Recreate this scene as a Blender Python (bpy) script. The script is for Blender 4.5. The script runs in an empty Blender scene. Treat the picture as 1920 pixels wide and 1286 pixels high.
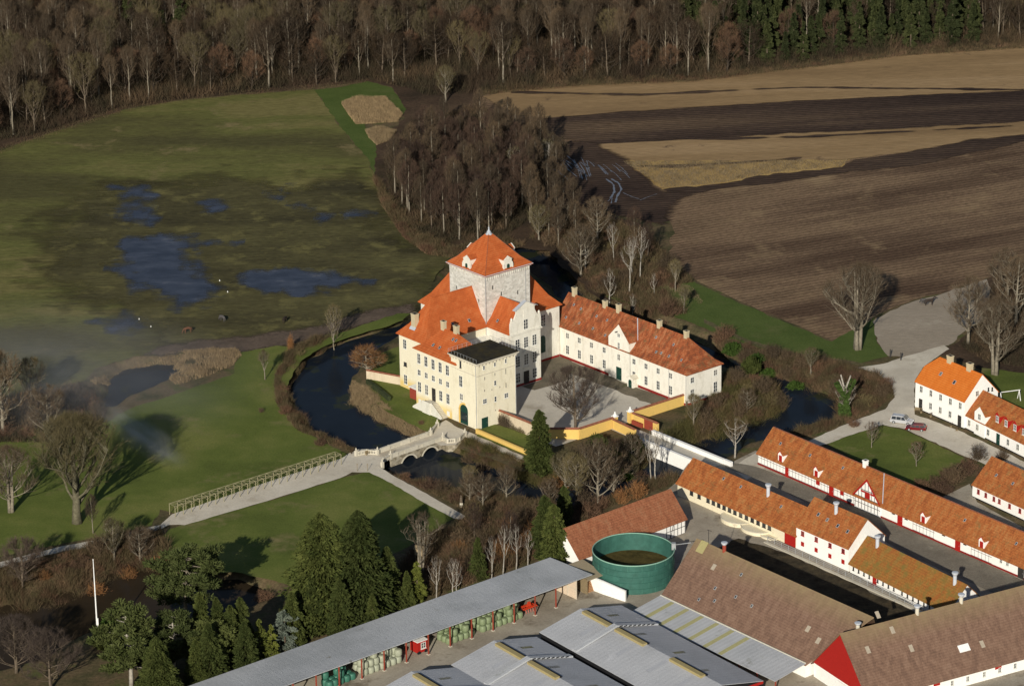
import bpy, bmesh, math, random
import numpy as np
from mathutils import Vector, Matrix

random.seed(7)
C = bpy.context.scene.collection
S = bpy.context.scene

# ------------------------------------------------------------------ camera, sky, sun, exposure
CAM_H, FPX, PITCH, ROLL = 275.0, 6600.0, math.radians(20.25), math.radians(-0.9)
_fw = np.array([0, math.cos(PITCH), -math.sin(PITCH)])
_r0 = np.array([1.0, 0, 0]); _u0 = np.cross(_r0, _fw)
_cr, _sr = math.cos(ROLL), math.sin(ROLL)
_r = _cr*_r0 + _sr*_u0; _u = -_sr*_r0 + _cr*_u0
cd = bpy.data.cameras.new('camera'); cam = bpy.data.objects.new('camera', cd); C.objects.link(cam)
cd.sensor_width = 36; cd.lens = FPX/1920*36; cd.clip_start = 1; cd.clip_end = 20000
m = Matrix.Identity(4)
for i in range(3):
    m[i][0] = _r[i]; m[i][1] = _u[i]; m[i][2] = -_fw[i]
m[2][3] = CAM_H
cam.matrix_world = m
S.camera = cam

SUN_EL, SUN_AZ = math.radians(21.5), math.radians(258.5)     # azimuth as a mathematical angle from +X
sd = Vector((math.cos(SUN_EL)*math.cos(SUN_AZ), math.cos(SUN_EL)*math.sin(SUN_AZ), math.sin(SUN_EL)))
w = bpy.data.worlds.new('World'); S.world = w; w.use_nodes = True
nt = w.node_tree; bg = nt.nodes['Background']
sky = nt.nodes.new('ShaderNodeTexSky'); sky.sky_type = 'NISHITA'; sky.sun_disc = False
sky.sun_elevation = SUN_EL; sky.sun_rotation = math.pi/2 - SUN_AZ
sky.air_density = 1.0; sky.dust_density = 0.6; sky.ozone_density = 1.5
nt.links.new(sky.outputs[0], bg.inputs[0]); bg.inputs[1].default_value = 0.05
sl = bpy.data.lights.new('sun', 'SUN'); sl.energy = 4.1; sl.angle = math.radians(0.5); sl.color = (1.0, 0.93, 0.80)
so = bpy.data.objects.new('sun', sl); C.objects.link(so); so.rotation_euler = sd.to_track_quat('Z', 'Y').to_euler()
S.view_settings.view_transform = 'Standard'; S.view_settings.look = 'None'
S.view_settings.exposure = 0.3; S.view_settings.gamma = 1.0

def at(px, py, z=0.0):
    """point of the survey: where the line of sight through photo pixel px,py meets height z"""
    d = _fw*FPX + _r*(px-960) + _u*(643-py)
    t = (CAM_H-z)/-d[2]
    return (d[0]*t, d[1]*t)

# ------------------------------------------------------------------ helpers
def tag(o, label=None, cat=None, group=None, kind=None):
    if label: o['label'] = label
    if cat: o['category'] = cat
    if group: o['group'] = group
    if kind: o['kind'] = kind
    return o
def root(name, label, cat, loc, rz=0.0, group=None):
    o = bpy.data.objects.new(name, None); C.objects.link(o)
    o.location = loc; o.rotation_euler = (0, 0, rz); o.empty_display_size = .5
    return tag(o, label, cat, group)
def link(name, me, parent=None, loc=None, rz=None):
    o = bpy.data.objects.new(name, me); C.objects.link(o)
    if parent is not None: o.parent = parent
    if loc is not None: o.location = loc
    if rz is not None: o.rotation_euler = (0, 0, rz)
    return o
def copy_thing(src, loc, rz=0.0, s=1.0, label=None, group=None, tilt=0):
    r = src.copy(); C.objects.link(r); r.location = loc
    r.rotation_euler = (tilt, 0, rz); r.scale = (s, s, s) if not isinstance(s, tuple) else s
    if label: r['label'] = label
    if group: r['group'] = group
    for ch in src.children:
        c = ch.copy(); C.objects.link(c); c.parent = r
        for g in ch.children:
            d = g.copy(); C.objects.link(d); d.parent = c
    return r

class MB:
    """collects polygons for ONE mesh"""
    def __init__(s): s.v = []; s.f = []; s.mi = []; s.m = 0
    def vert(s, p): s.v.append(tuple(p)); return len(s.v)-1
    def face(s, pts): 
        s.f.append([s.vert(p) for p in pts]); s.mi.append(s.m)
    def box(s, x0, x1, y0, y1, z0, z1):
        a = [(x0,y0,z0),(x1,y0,z0),(x1,y1,z0),(x0,y1,z0),(x0,y0,z1),(x1,y0,z1),(x1,y1,z1),(x0,y1,z1)]
        for q in ((0,3,2,1),(4,5,6,7),(0,1,5,4),(1,2,6,5),(2,3,7,6),(3,0,4,7)): s.face([a[i] for i in q])
    def prism(s, pts, z0, z1):
        """vertical prism over xy outline (ccw)"""
        n = len(pts)
        s.face([(p[0],p[1],z1) for p in pts]); s.face([(p[0],p[1],z0) for p in reversed(pts)])
        for i in range(n):
            a, b = pts[i], pts[(i+1) % n]
            s.face([(a[0],a[1],z0),(b[0],b[1],z0),(b[0],b[1],z1),(a[0],a[1],z1)])
    def extr(s, pts, d):
        """planar outline pushed by vector d"""
        n = len(pts); q = [tuple(p[i]+d[i] for i in range(3)) for p in pts]
        s.face(pts); s.face(list(reversed(q)))
        for i in range(n):
            j = (i+1) % n; s.face([pts[j], pts[i], q[i], q[j]])
    def slab(s, polys, t):
        """thick sheet: top polygons, same polygons t lower, rim along open edges"""
        e = {}
        K = lambda p: tuple(round(c, 4) for c in p)
        for p in polys:
            s.face(p); s.face([(q[0],q[1],q[2]-t) for q in reversed(p)])
            for i in range(len(p)):
                a, b = K(p[i]), K(p[(i+1) % len(p)])
                if (b, a) in e: del e[(b, a)]
                else: e[(a, b)] = 1
        for a, b in e: s.face([b, a, (a[0],a[1],a[2]-t), (b[0],b[1],b[2]-t)])
    def tube(s, pts, rad, n=6, cap=True):
        rings = []
        P = [Vector(p) for p in pts]
        for i, p in enumerate(P):
            d = (P[min(i+1, len(P)-1)] - P[max(i-1, 0)]).normalized()
            x = d.cross(Vector((0.31, 0.17, 1) if abs(d.z) < .9 else (1, .1, 0))).normalized(); y = d.cross(x)
            r = rad[i] if isinstance(rad, (list, tuple)) else rad
            rings.append([s.vert(p + x*(r*math.cos(2*math.pi*k/n)) + y*(r*math.sin(2*math.pi*k/n))) for k in range(n)])
        for a, b in zip(rings[:-1], rings[1:]):
            for k in range(n):
                s.f.append([a[k], a[(k+1) % n], b[(k+1) % n], b[k]]); s.mi.append(s.m)
        if cap:
            s.f.append(list(reversed(rings[0]))); s.mi.append(s.m); s.f.append(rings[-1]); s.mi.append(s.m)
    def lathe(s, prof, n=10, c=(0, 0)):
        rings = [[s.vert((c[0]+r*math.cos(2*math.pi*k/n), c[1]+r*math.sin(2*math.pi*k/n), z)) for k in range(n)] for r, z in prof]
        for a, b in zip(rings[:-1], rings[1:]):
            for k in range(n):
                s.f.append([a[k], a[(k+1) % n], b[(k+1) % n], b[k]]); s.mi.append(s.m)
        s.f.append(list(reversed(rings[0]))); s.mi.append(s.m); s.f.append(rings[-1]); s.mi.append(s.m)
    def mesh(s, name, mat, smooth=False):
        me = bpy.data.meshes.new(name); me.from_pydata(s.v, [], s.f)
        for k in (mat if isinstance(mat, (list, tuple)) else [mat]): me.materials.append(k)
        if len(me.materials) > 1: me.polygons.foreach_set('material_index', s.mi)
        if smooth: me.polygons.foreach_set('use_smooth', [True]*len(s.f))
        me.update(); return me
    def build(s, name, mat, parent=None, smooth=False, loc=None, rz=None):
        return link(name, s.mesh(name, mat, smooth), parent, loc, rz)

def tri_mesh(name, V, F, mat):
    """fast mesh from numpy arrays, triangles"""
    me = bpy.data.meshes.new(name); V = np.asarray(V, np.float32); F = np.asarray(F, np.int32)
    me.vertices.add(len(V)); me.vertices.foreach_set('co', V.ravel())
    me.loops.add(F.size); me.loops.foreach_set('vertex_index', F.ravel())
    me.polygons.add(len(F)); me.polygons.foreach_set('loop_start', np.arange(0, F.size, 3, dtype=np.int32))
    me.polygons.foreach_set('loop_total', np.full(len(F), 3, np.int32))
    me.materials.append(mat); me.update(calc_edges=True); return me

# ------------------------------------------------------------------ materials
def new_mat(name, rough=.9, spec=.15):
    m = bpy.data.materials.new(name); m.use_nodes = True
    b = m.node_tree.nodes['Principled BSDF']; b.inputs['Roughness'].default_value = rough
    b.inputs['Specular IOR Level'].default_value = spec
    return m, m.node_tree, b
def ramp(nt, stops, fac, interp='LINEAR'):
    r = nt.nodes.new('ShaderNodeValToRGB'); r.color_ramp.interpolation = interp
    while len(r.color_ramp.elements) < len(stops): r.color_ramp.elements.new(.5)
    for e, (p, c) in zip(r.color_ramp.elements, stops):
        e.position = p; e.color = tuple(c)+(1,) if len(c) == 3 else c
    nt.links.new(fac, r.inputs[0]); return r.outputs[0]
def coords(nt, sc=(1, 1, 1), rot=0.0, world=False):
    if world: o = nt.nodes.new('ShaderNodeNewGeometry').outputs['Position']
    else: o = nt.nodes.new('ShaderNodeTexCoord').outputs['Object']
    if rot:
        m0 = nt.nodes.new('ShaderNodeMapping'); m0.inputs['Rotation'].default_value = (0, 0, -rot); nt.links.new(o, m0.inputs[0]); o = m0.outputs[0]
    mp = nt.nodes.new('ShaderNodeMapping'); mp.inputs['Scale'].default_value = sc
    nt.links.new(o, mp.inputs[0]); return mp.outputs[0]
def noise(nt, vec, scale, detail=6, rough=.6, dist=0.0):
    n = nt.nodes.new('ShaderNodeTexNoise'); n.inputs['Scale'].default_value = scale; n.inputs['Detail'].default_value = detail
    n.inputs['Roughness'].default_value = rough; n.inputs['Distortion'].default_value = dist
    nt.links.new(vec, n.inputs['Vector']); return n.outputs['Fac']
def mixc(nt, a, b, fac, mode='MIX'):
    x = nt.nodes.new('ShaderNodeMix'); x.data_type = 'RGBA'; x.blend_type = mode
    for inp, v in ((x.inputs[0], fac), (x.inputs[6], a), (x.inputs[7], b)):
        if hasattr(v, 'is_linked'): nt.links.new(v, inp)
        elif isinstance(v, (tuple, list)): inp.default_value = tuple(v)+(1,) if len(v) == 3 else v
        else: inp.default_value = v
    return x.outputs[2]
def bump(nt, b, h, strength=.4, dist=.1):
    n = nt.nodes.new('ShaderNodeBump'); n.inputs['Strength'].default_value = strength; n.inputs['Distance'].default_value = dist
    nt.links.new(h, n.inputs['Height']); nt.links.new(n.outputs[0], b.inputs['Normal'])
def plain(name, c, rough=.7, spec=.2, metal=0.0, var=.12, sc=3.0):
    m, nt, b = new_mat(name, rough, spec); b.inputs['Metallic'].default_value = metal
    v = coords(nt); f = noise(nt, v, sc, 5)
    nt.links.new(ramp(nt, [(.3, [x*(1-var) for x in c]), (.7, [min(1, x*(1+var)) for x in c])], f), b.inputs['Base Color'])
    return m
def cover(name, base, patch=None, fine=.35, scale=.06, fscale=1.2, rough=.95, bmp=.5, sc=(1, 1, 1), rot=0.0, sc2=None, rot2=None, lo=.35, hi=.65, soft=None, rows=None):
    """ground cover: large patches between colours of `base`, fine grain on top"""
    m, nt, b = new_mat(name, rough, .05)
    v = coords(nt, sc, rot, True); f = noise(nt, v, scale, 5, .62)
    n = len(base); col = ramp(nt, [(lo+(hi-lo)*i/(n-1), c) for i, c in enumerate(base)], f)
    v2 = coords(nt, sc2 or sc, rot if rot2 is None else rot2, True); g = noise(nt, v2, fscale, 7, .75)
    d = ramp(nt, [(.3, (1-fine,)*3), (.7, (1+fine*.9,)*3)], g)
    col = mixc(nt, col, d, 1.0, 'MULTIPLY')
    if patch:
        pf = noise(nt, coords(nt, (1, 1, 1), .4, True), patch[1], 6, .7)
        col = mixc(nt, col, patch[0], ramp(nt, [(patch[2], (0,)*3), (patch[2]+patch[3], (1,)*3)], pf))
    if rows:   # drilled rows or furrows: (spacing, strength, distortion)
        wv = nt.nodes.new('ShaderNodeTexWave'); wv.bands_direction = 'Y'; wv.inputs['Scale'].default_value = .314/rows[0]; wv.inputs['Distortion'].default_value = rows[2]
        wv.inputs['Detail'].default_value = 3; wv.inputs['Detail Scale'].default_value = .4; nt.links.new(coords(nt, (1, 1, 1), rot, True), wv.inputs['Vector'])
        col = mixc(nt, col, ramp(nt, [(0, (1-rows[1],)*3), (1, (1+rows[1],)*3)], wv.outputs['Fac']), 1.0, 'MULTIPLY')
    nt.links.new(col, b.inputs['Base Color'])
    if bmp: bump(nt, b, g, bmp, .3)
    if soft:   # the cover thins out towards its edge in tufts: (tuft scale, raggedness)
        at_ = nt.nodes.new('ShaderNodeAttribute'); at_.attribute_name = 'depth'
        tn = noise(nt, coords(nt, sc, rot, True), soft[0], 7, .75)
        ad = nt.nodes.new('ShaderNodeMath'); ad.operation = 'ADD'; nt.links.new(at_.outputs['Fac'], ad.inputs[0]); nt.links.new(tn, ad.inputs[1])
        mr = nt.nodes.new('ShaderNodeMapRange'); mr.inputs[1].default_value = .98-soft[1]; mr.inputs[2].default_value = .98+soft[1]
        nt.links.new(ad.outputs[0], mr.inputs[0]); nt.links.new(mr.outputs[0], b.inputs['Alpha'])
    return m

def roof_tile(name, cols, moss=(.20, .15, .05), mosst=.6, row=.36, grain=.25, mossw=.12, ridge_moss=None):
    m, nt, b = new_mat(name, .85, .12)
    v = coords(nt)
    f = noise(nt, coords(nt, (1.5, .6, .6)), .7, 7, .7)
    col = ramp(nt, [(.38, cols[0]), (.5, cols[1]), (.62, cols[2])], f)
    g = noise(nt, coords(nt, (3.2, 3.2, 2.4)), 1.0, 4, .8)
    col = mixc(nt, col, ramp(nt, [(.3, (1-grain,)*3), (.72, (1+grain,)*3)], g), 1.0, 'MULTIPLY')
    wv = nt.nodes.new('ShaderNodeTexWave'); wv.wave_type = 'BANDS'; wv.bands_direction = 'Z'
    wv.inputs['Scale'].default_value = .314/row*1.0; wv.inputs['Distortion'].default_value = .3; nt.links.new(v, wv.inputs['Vector'])
    col = mixc(nt, col, ramp(nt, [(0, (.86,)*3), (.35, (1.03,)*3)], wv.outputs['Fac']), 1.0, 'MULTIPLY')
    mf = noise(nt, coords(nt, (1, 1, .6)), .55, 7, .75)
    fac = ramp(nt, [(mosst, (0,)*3), (mosst+mossw, (.85,)*3)], mf)
    if ridge_moss:
        sp = nt.nodes.new('ShaderNodeSeparateXYZ'); nt.links.new(nt.nodes.new('ShaderNodeTexCoord').outputs['Object'], sp.inputs[0])
        mr = nt.nodes.new('ShaderNodeMapRange'); mr.inputs[1].default_value = ridge_moss[0]; mr.inputs[2].default_value = ridge_moss[1]
        nt.links.new(sp.outputs['Z'], mr.inputs[0])
        ml = nt.nodes.new('ShaderNodeMath'); ml.operation = 'MULTIPLY'; nt.links.new(mr.outputs[0], ml.inputs[0]); nt.links.new(ramp(nt, [(.3, (.35,)*3), (.65, (1,)*3)], mf), ml.inputs[1])
        mx = nt.nodes.new('ShaderNodeMath'); mx.operation = 'MAXIMUM'; nt.links.new(fac, mx.inputs[0]); nt.links.new(ml.outputs[0], mx.inputs[1]); fac = mx.outputs[0]
    col = mixc(nt, col, moss, fac)
    nt.links.new(col, b.inputs['Base Color']); bump(nt, b, g, .35, .12); return m

def plaster(name, c, stain=(.45, .42, .33), amt=.45, streak=True, low=None):
    m, nt, b = new_mat(name, .9, .1)
    f = noise(nt, coords(nt, (1, 1, .35) if streak else (1, 1, 1)), .8, 7, .72)
    col = mixc(nt, c, stain, ramp(nt, [(.5, (0,)*3), (.85, (amt,)*3)], f))
    g = noise(nt, coords(nt), 3.0, 5, .7)
    col = mixc(nt, col, ramp(nt, [(.3, (.9,)*3), (.7, (1.05,)*3)], g), 1.0, 'MULTIPLY')
    if low:   # coloured dado painted on the lowest part of the wall, (colour, height, softness)
        sp = nt.nodes.new('ShaderNodeSeparateXYZ'); nt.links.new(nt.nodes.new('ShaderNodeTexCoord').outputs['Object'], sp.inputs[0])
        mr = nt.nodes.new('ShaderNodeMapRange'); mr.inputs[1].default_value = low[1]-low[2]; mr.inputs[2].default_value = low[1]+low[2]
        mr.inputs[3].default_value = 1; mr.inputs[4].default_value = 0; nt.links.new(sp.outputs['Z'], mr.inputs[0])
        col = mixc(nt, col, low[0], mr.outputs[0])
    nt.links.new(col, b.inputs['Base Color']); bump(nt, b, g, .15, .05); return m
def stone(name, a, bcol, c, scale=1.1, mortar=.5):
    m, nt, b = new_mat(name, .95, .08)
    v = coords(nt, (1, 1, 1.4)); vo = nt.nodes.new('ShaderNodeTexVoronoi'); vo.inputs['Scale'].default_value = scale; nt.links.new(v, vo.inputs['Vector'])
    sp = nt.nodes.new('ShaderNodeSeparateColor'); nt.links.new(vo.outputs['Color'], sp.inputs[0])
    col = ramp(nt, [(.1, a), (.5, bcol), (.9, c)], sp.outputs[0])
    f = noise(nt, v, 1.2, 7, .75)
    col = mixc(nt, col, ramp(nt, [(.3, (mortar,)*3), (.7, (1.15,)*3)], f), 1.0, 'MULTIPLY')
    nt.links.new(col, b.inputs['Base Color']); bump(nt, b, f, .6, .15); return m

M = {}
M['roof_castle'] = roof_tile('castle_roof_tile', [(.36,.085,.024),(.41,.10,.028),(.44,.125,.04)], moss=(.28,.10,.035), mosst=.62, grain=.14)
M['roof_wing'] = roof_tile('wing_roof_tile', [(.16,.055,.028),(.28,.078,.030),(.35,.14,.065)], moss=(.13,.085,.04), mosst=.53, grain=.36)
M['roof_farm'] = roof_tile('farm_roof_tile', [(.25,.078,.026),(.34,.112,.034),(.35,.15,.052)], moss=(.19,.12,.045), mosst=.55, grain=.34)
M['roof_mossy'] = roof_tile('mossy_roof_tile', [(.27,.095,.028),(.28,.125,.032),(.25,.14,.04)], moss=(.17,.13,.035), mosst=.5, grain=.3)
M['roof_rust'] = roof_tile('rust_roof_tile', [(.225,.085,.045),(.28,.108,.055),(.29,.13,.07)], moss=(.24,.13,.07), mosst=.6, grain=.34)
M['roof_new'] = roof_tile('new_roof_tile', [(.50,.13,.02),(.54,.15,.024),(.56,.165,.03)], moss=(.6,.2,.04), mosst=.75, grain=.1)
M['roof_brown'] = roof_tile('brown_roof_tile', [(.145,.088,.064),(.182,.110,.078),(.21,.132,.095)], moss=(.24,.185,.10), mosst=.66, grain=.22, mossw=.2, ridge_moss=(8.8,12.6))
M['white'] = plaster('white_plaster', (.86,.85,.82), (.55,.52,.45), .2)
M['cream'] = plaster('cream_plaster', (.74,.67,.50), (.5,.43,.28), .45)
M['castle_white'] = plaster('castle_plaster', (.68,.66,.59), (.30,.28,.21), .9)
M['wing_white'] = plaster('wing_plaster', (.76,.73,.65), (.40,.36,.27), .85)
M['gate_cream'] = plaster('gatehouse_plaster', (.74,.69,.54), (.45,.38,.24), .75)
M['gate_yellow'] = plaster('gatehouse_plaster_dado', (.74,.69,.54), (.55,.46,.28), .5, low=((.66,.50,.20), 2.0, .8))
M['yellow'] = plaster('yellow_plaster', (.68,.46,.14), (.50,.38,.13), .7)
M['white_plain'] = plain('white_paint', (.80,.80,.78), .5)
M['red_plinth'] = plain('red_plinth_paint', (.21,.018,.015), .85, var=.3)
M['red'] = plain('red_barn_paint', (.34,.014,.010), .75, var=.1)
M['timber'] = plain('dark_timber', (.075,.07,.072), .85)
M['black'] = plain('black_tar_plinth', (.012,.012,.014), .8)
m_, nt_g, b_ = new_mat('window_glass', .12, .6); oi_ = nt_g.nodes.new('ShaderNodeObjectInfo')
nt_g.links.new(ramp(nt_g, [(0, (.016,.020,.028)), (.55, (.035,.042,.05)), (.85, (.09,.09,.085)), (1, (.16,.15,.13))], oi_.outputs['Random']), b_.inputs['Base Color']); M['glass'] = m_  # some panes paler at random, reflections put into the base colour
M['frame'] = plain('window_frame_paint', (.66,.66,.62), .5)
M['green_door'] = plain('green_door_paint', (.012,.045,.034), .5)
M['door_dark'] = plain('dark_door_paint', (.035,.032,.03), .6)
M['lead'] = plain('lead_sheet', (.42,.45,.50), .5)
M['zinc'] = plain('zinc_pipe', (.30,.31,.32), .45, .4)
M['chimney'] = plaster('chimney_render', (.50,.43,.29), (.25,.22,.16), .5)
M['felt'] = cover('roof_felt', [(.026,.025,.022),(.040,.036,.026),(.055,.045,.022)], scale=.35, fine=.3)
M['stone'] = stone('rubble_stone', (.20,.17,.12),(.30,.26,.19),(.42,.38,.30))
M['pale_stone'] = plaster('balustrade_stone', (.56,.52,.43), (.26,.25,.18), .8)
M['towerstone'] = stone('tower_limewashed_stone', (.46,.45,.41),(.54,.52,.48),(.60,.59,.55), 1.6, .84)
M['brickwall'] = plaster('limewashed_brick', (.58,.49,.36), (.34,.26,.17), .8)
M['brick'] = stone('red_brick', (.22,.075,.045),(.27,.095,.055),(.30,.12,.07), 3.5, .8)
M['coping'] = plain('tile_coping', (.22,.085,.05), .85, var=.35, sc=1.5)
M['wood'] = plain('weathered_wood', (.22,.17,.10), .85, var=.3)
M['trellis'] = plain('trellis_paint', (.27,.245,.15), .8, var=.25)
M['rust'] = plain('red_oxide_steel', (.26,.05,.03), .7)
M['bark'] = plain('grey_bark', (.20,.175,.135), .95, .05, var=.35, sc=2)
M['bark_dark'] = plain('brown_bark', (.12,.095,.07), .95, .05, var=.35, sc=2)
M['bark_olive'] = plain('olive_bark', (.115,.105,.07), .95, .05, var=.35, sc=2)
M['bark_black'] = plain('dark_bark', (.055,.044,.034), .95, .05, var=.35, sc=2)
M['birch'] = plain('birch_bark', (.31,.285,.245), .9, .05, var=.35, sc=2)
M['ivy'] = plain('ivy_leaf', (.045,.075,.018), .8, .1, var=.5, sc=2)
def leafy(name, a, b_, sc=.6):
    m, nt, b = new_mat(name, .9, .04)
    oi = nt.nodes.new('ShaderNodeObjectInfo'); f = noise(nt, coords(nt), sc, 3, .6)
    c = ramp(nt, [(.35, a), (.65, b_)], f)
    c = mixc(nt, c, ramp(nt, [(0, (.72,.74,.78)), (1, (1.28,1.22,1.15))], oi.outputs['Random']), 1.0, 'MULTIPLY')
    nt.links.new(c, b.inputs['Base Color']); return m
M['twig'] = leafy('twig_grey_brown', (.082,.061,.040), (.113,.083,.055))
M['twig_purple'] = leafy('twig_purple_brown', (.056,.037,.029), (.082,.055,.042))
M['twig_olive'] = leafy('twig_olive', (.10,.087,.045), (.135,.11,.058))
M['twig_orange'] = leafy('twig_orange', (.19,.095,.042), (.22,.12,.055))
M['twig_red'] = leafy('twig_red_brown', (.105,.064,.043), (.135,.085,.055))
M['twig_forest'] = leafy('twig_forest', (.036,.026,.018), (.057,.041,.027))
M['twig_court'] = leafy('twig_court', (.065,.050,.042), (.09,.07,.058))
M['twig_tan'] = leafy('reed_tan', (.18,.135,.082), (.255,.195,.115))
M['conifer'] = leafy('conifer_needle', (.036,.048,.014), (.062,.074,.022))
M['spruce'] = leafy('spruce_needle', (.024,.031,.013), (.042,.050,.020))
M['conifer_y'] = leafy('conifer_needle_yellow', (.075,.090,.020), (.11,.125,.03))
M['conifer_b'] = leafy('conifer_needle_blue', (.07,.09,.075), (.10,.12,.10))
M['pine'] = leafy('pine_needle', (.055,.070,.022), (.085,.10,.035))
M['laurel'] = leafy('evergreen_leaf', (.030,.055,.012), (.050,.085,.02))
def water(name, c, rough=.06, bm=.25, weed=None):
    m, nt, b = new_mat(name, rough, .05); b.inputs['IOR'].default_value = 1.33
    f = noise(nt, coords(nt, (1,1,1), 0, True), .12, 5, .6)
    col = ramp(nt, [(.35, c), (.7, [x*1.3 for x in c])], f)
    if weed: col = mixc(nt, col, weed, ramp(nt, [(.57, (0,)*3), (.62, (.8,)*3)], f))
    nt.links.new(col, b.inputs['Base Color'])
    bump(nt, b, noise(nt, coords(nt, (1,1,1), 0, True), 2.2, 4, .6), bm, .04); return m
M['pond'] = water('pond_water', (.028,.020,.012), .12)
def scrubby(name, cols, sc=.13):
    m, nt, b = new_mat(name, .9, .04)
    f = noise(nt, coords(nt, (1, 1, .3), 0, True), sc, 6, .7); n_ = len(cols)
    c = ramp(nt, [(.3+.4*i/(n_-1), q) for i, q in enumerate(cols)], f)
    c = mixc(nt, c, ramp(nt, [(.3, (.6,)*3), (.7, (1.3,)*3)], noise(nt, coords(nt, (1,1,1), 0, True), 1.6, 5, .7)), 1.0, 'MULTIPLY')
    nt.links.new(c, b.inputs['Base Color']); return m
M['scrub'] = scrubby('scrub_twigs', [(.060,.045,.030),(.11,.065,.042),(.085,.07,.038),(.15,.10,.06),(.10,.055,.038)])
M['scrub_dark'] = scrubby('forest_scrub_twigs', [(.028,.023,.017),(.064,.044,.030),(.042,.037,.023),(.11,.075,.046),(.052,.038,.027)], .045)
M['scrub_green'] = scrubby('olive_scrub', [(.06,.05,.025),(.085,.08,.03),(.12,.085,.045),(.075,.075,.028)])
# ------------------------------------------------------------------ terrain: one sheet with the moat and ponds dug into it
WL = -1.8
def PX(pts, z=0.0): return [at(x, y, z) for x, y in pts]
moat_out = PX([(667,846),(639,835),(612,823),(592,815),(574,796),(556,772),(546,750),(545,731),(555,704),(572,682),(599,664),(629,649),(665,636),(704,625),(724,618),(749,611),(775,592),(800,560),(840,520),(880,490),(930,470),(985,462),(1030,475),(1062,497),(1083,530),(1100,560),(1150,580),(1220,603),(1290,633),(1345,660),(1400,684),(1455,705),(1505,722),(1562,744),(1574,768),(1560,790),(1516,798),(1476,812),(1430,828),(1390,843),(1345,868),(1270,895),(1215,907),(1180,926),(1134,944),(1060,962),(1010,948),(950,940),(900,932),(850,925),(800,912),(760,900),(728,884),(700,866)], WL)
moat_in = PX([(784,822),(763,813),(739,801),(711,789),(679,771),(661,751),(657,728),(663,705),(680,680),(700,665),(719,650),(748,632),(775,615),(810,575),(850,540),(900,505),(960,500),(1005,515),(1035,538),(1045,560),(1080,572),(1180,606),(1260,645),(1330,680),(1365,694),(1420,708),(1462,726),(1477,745),(1473,766),(1443,778),(1400,793),(1350,812),(1290,834),(1240,850),(1200,868),(1120,890),(1060,905),(1019,911),(978,896),(922,872),(880,858),(840,845),(806,833)], WL)
pond_a = PX([(196,752),(202,716),(235,694),(290,683),(334,682),(332,698),(308,718),(270,735),(232,752),(205,768)], WL)
pond_b = PX([(-120,1135),(0,1135),(70,1122),(120,1108),(180,1080),(257,1052),(303,1060),(345,1078),(400,1088),(440,1086),(490,1102),(505,1125),(450,1145),(390,1172),(320,1175),(235,1160),(195,1178),(140,1195),(90,1235),(0,1262),(-120,1270)], WL)
def sdist(X, Y, poly):
    """signed distance to outline, positive inside"""
    P = np.array(poly); d = np.full(X.shape, 1e9); ins = np.zeros(X.shape, bool)
    for i in range(len(P)):
        a, b = P[i], P[(i+1) % len(P)]; e = b-a; L = max(e@e, 1e-9)
        t = np.clip(((X-a[0])*e[0]+(Y-a[1])*e[1])/L, 0, 1)
        d = np.minimum(d, np.hypot(X-a[0]-t*e[0], Y-a[1]-t*e[1]))
        if a[1] != b[1]:
            c = ((a[1] > Y) != (b[1] > Y)) & (X < (b[0]-a[0])*(Y-a[1])/(b[1]-a[1])+a[0]); ins ^= c
    return np.where(ins, d, -d)
_rs = np.random.RandomState(5)
_kk = [(_rs.uniform(.25, 1.6), _rs.uniform(0, 6.28), _rs.uniform(0, 6.28)) for _ in range(14)]
def wob(X, Y):
    s = 0
    for k, a, p in _kk: s = s + np.sin(k*(X*math.cos(a)+Y*math.sin(a))+p)/(1+k)
    return s*.33
def wet(X, Y):
    d = np.minimum(sdist(X, Y, moat_out), -sdist(X, Y, moat_in))
    d = np.maximum(d, sdist(X, Y, pond_a)); d = np.maximum(d, sdist(X, Y, pond_b))
    return d + wob(X, Y)*.6
def ground_z(X, Y):
    X = np.asarray(X, float); Y = np.asarray(Y, float)
    return np.clip(-(wet(X, Y)+2.6)/4*2.8, -2.9, 0.0)
def gz(x, y): return float(ground_z(np.array([x]), np.array([y]))[0])
xs = np.concatenate([[-6000,-3000,-1500,-800,-400,-250], np.arange(-150, 150.1, .9), [250,400,800,1500,3000,6000]])
ys = np.concatenate([[-3000,0,300,450,520], np.arange(560, 850.1, .9), [900,960,1050,1200,1600,2500,5000,9000]])
GX, GY = np.meshgrid(xs, ys); GZ = ground_z(GX, GY)
fine_ok = (np.abs(GX) < 149)&(GY > 561)&(GY < 849)
GZ = np.where(fine_ok, GZ, 0)
nx, ny = len(xs), len(ys)
idx = np.arange(nx*ny).reshape(ny, nx)
q = np.stack([idx[:-1,:-1], idx[:-1,1:], idx[1:,1:], idx[1:,:-1]], -1).reshape(-1, 4)
T = np.concatenate([q[:, [0,1,2]], q[:, [0,2,3]]])
M['ground'] = cover('rough_ground', [(.055,.055,.026),(.095,.080,.042),(.13,.095,.055),(.085,.092,.034)], scale=.12, fine=.45, fscale=1.5)
g = link('ground', tri_mesh('ground', np.stack([GX.ravel(), GY.ravel(), GZ.ravel()], 1), T, M['ground']))
g.data.polygons.foreach_set('use_smooth', [True]*len(T)); tag(g, kind='structure')

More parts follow.
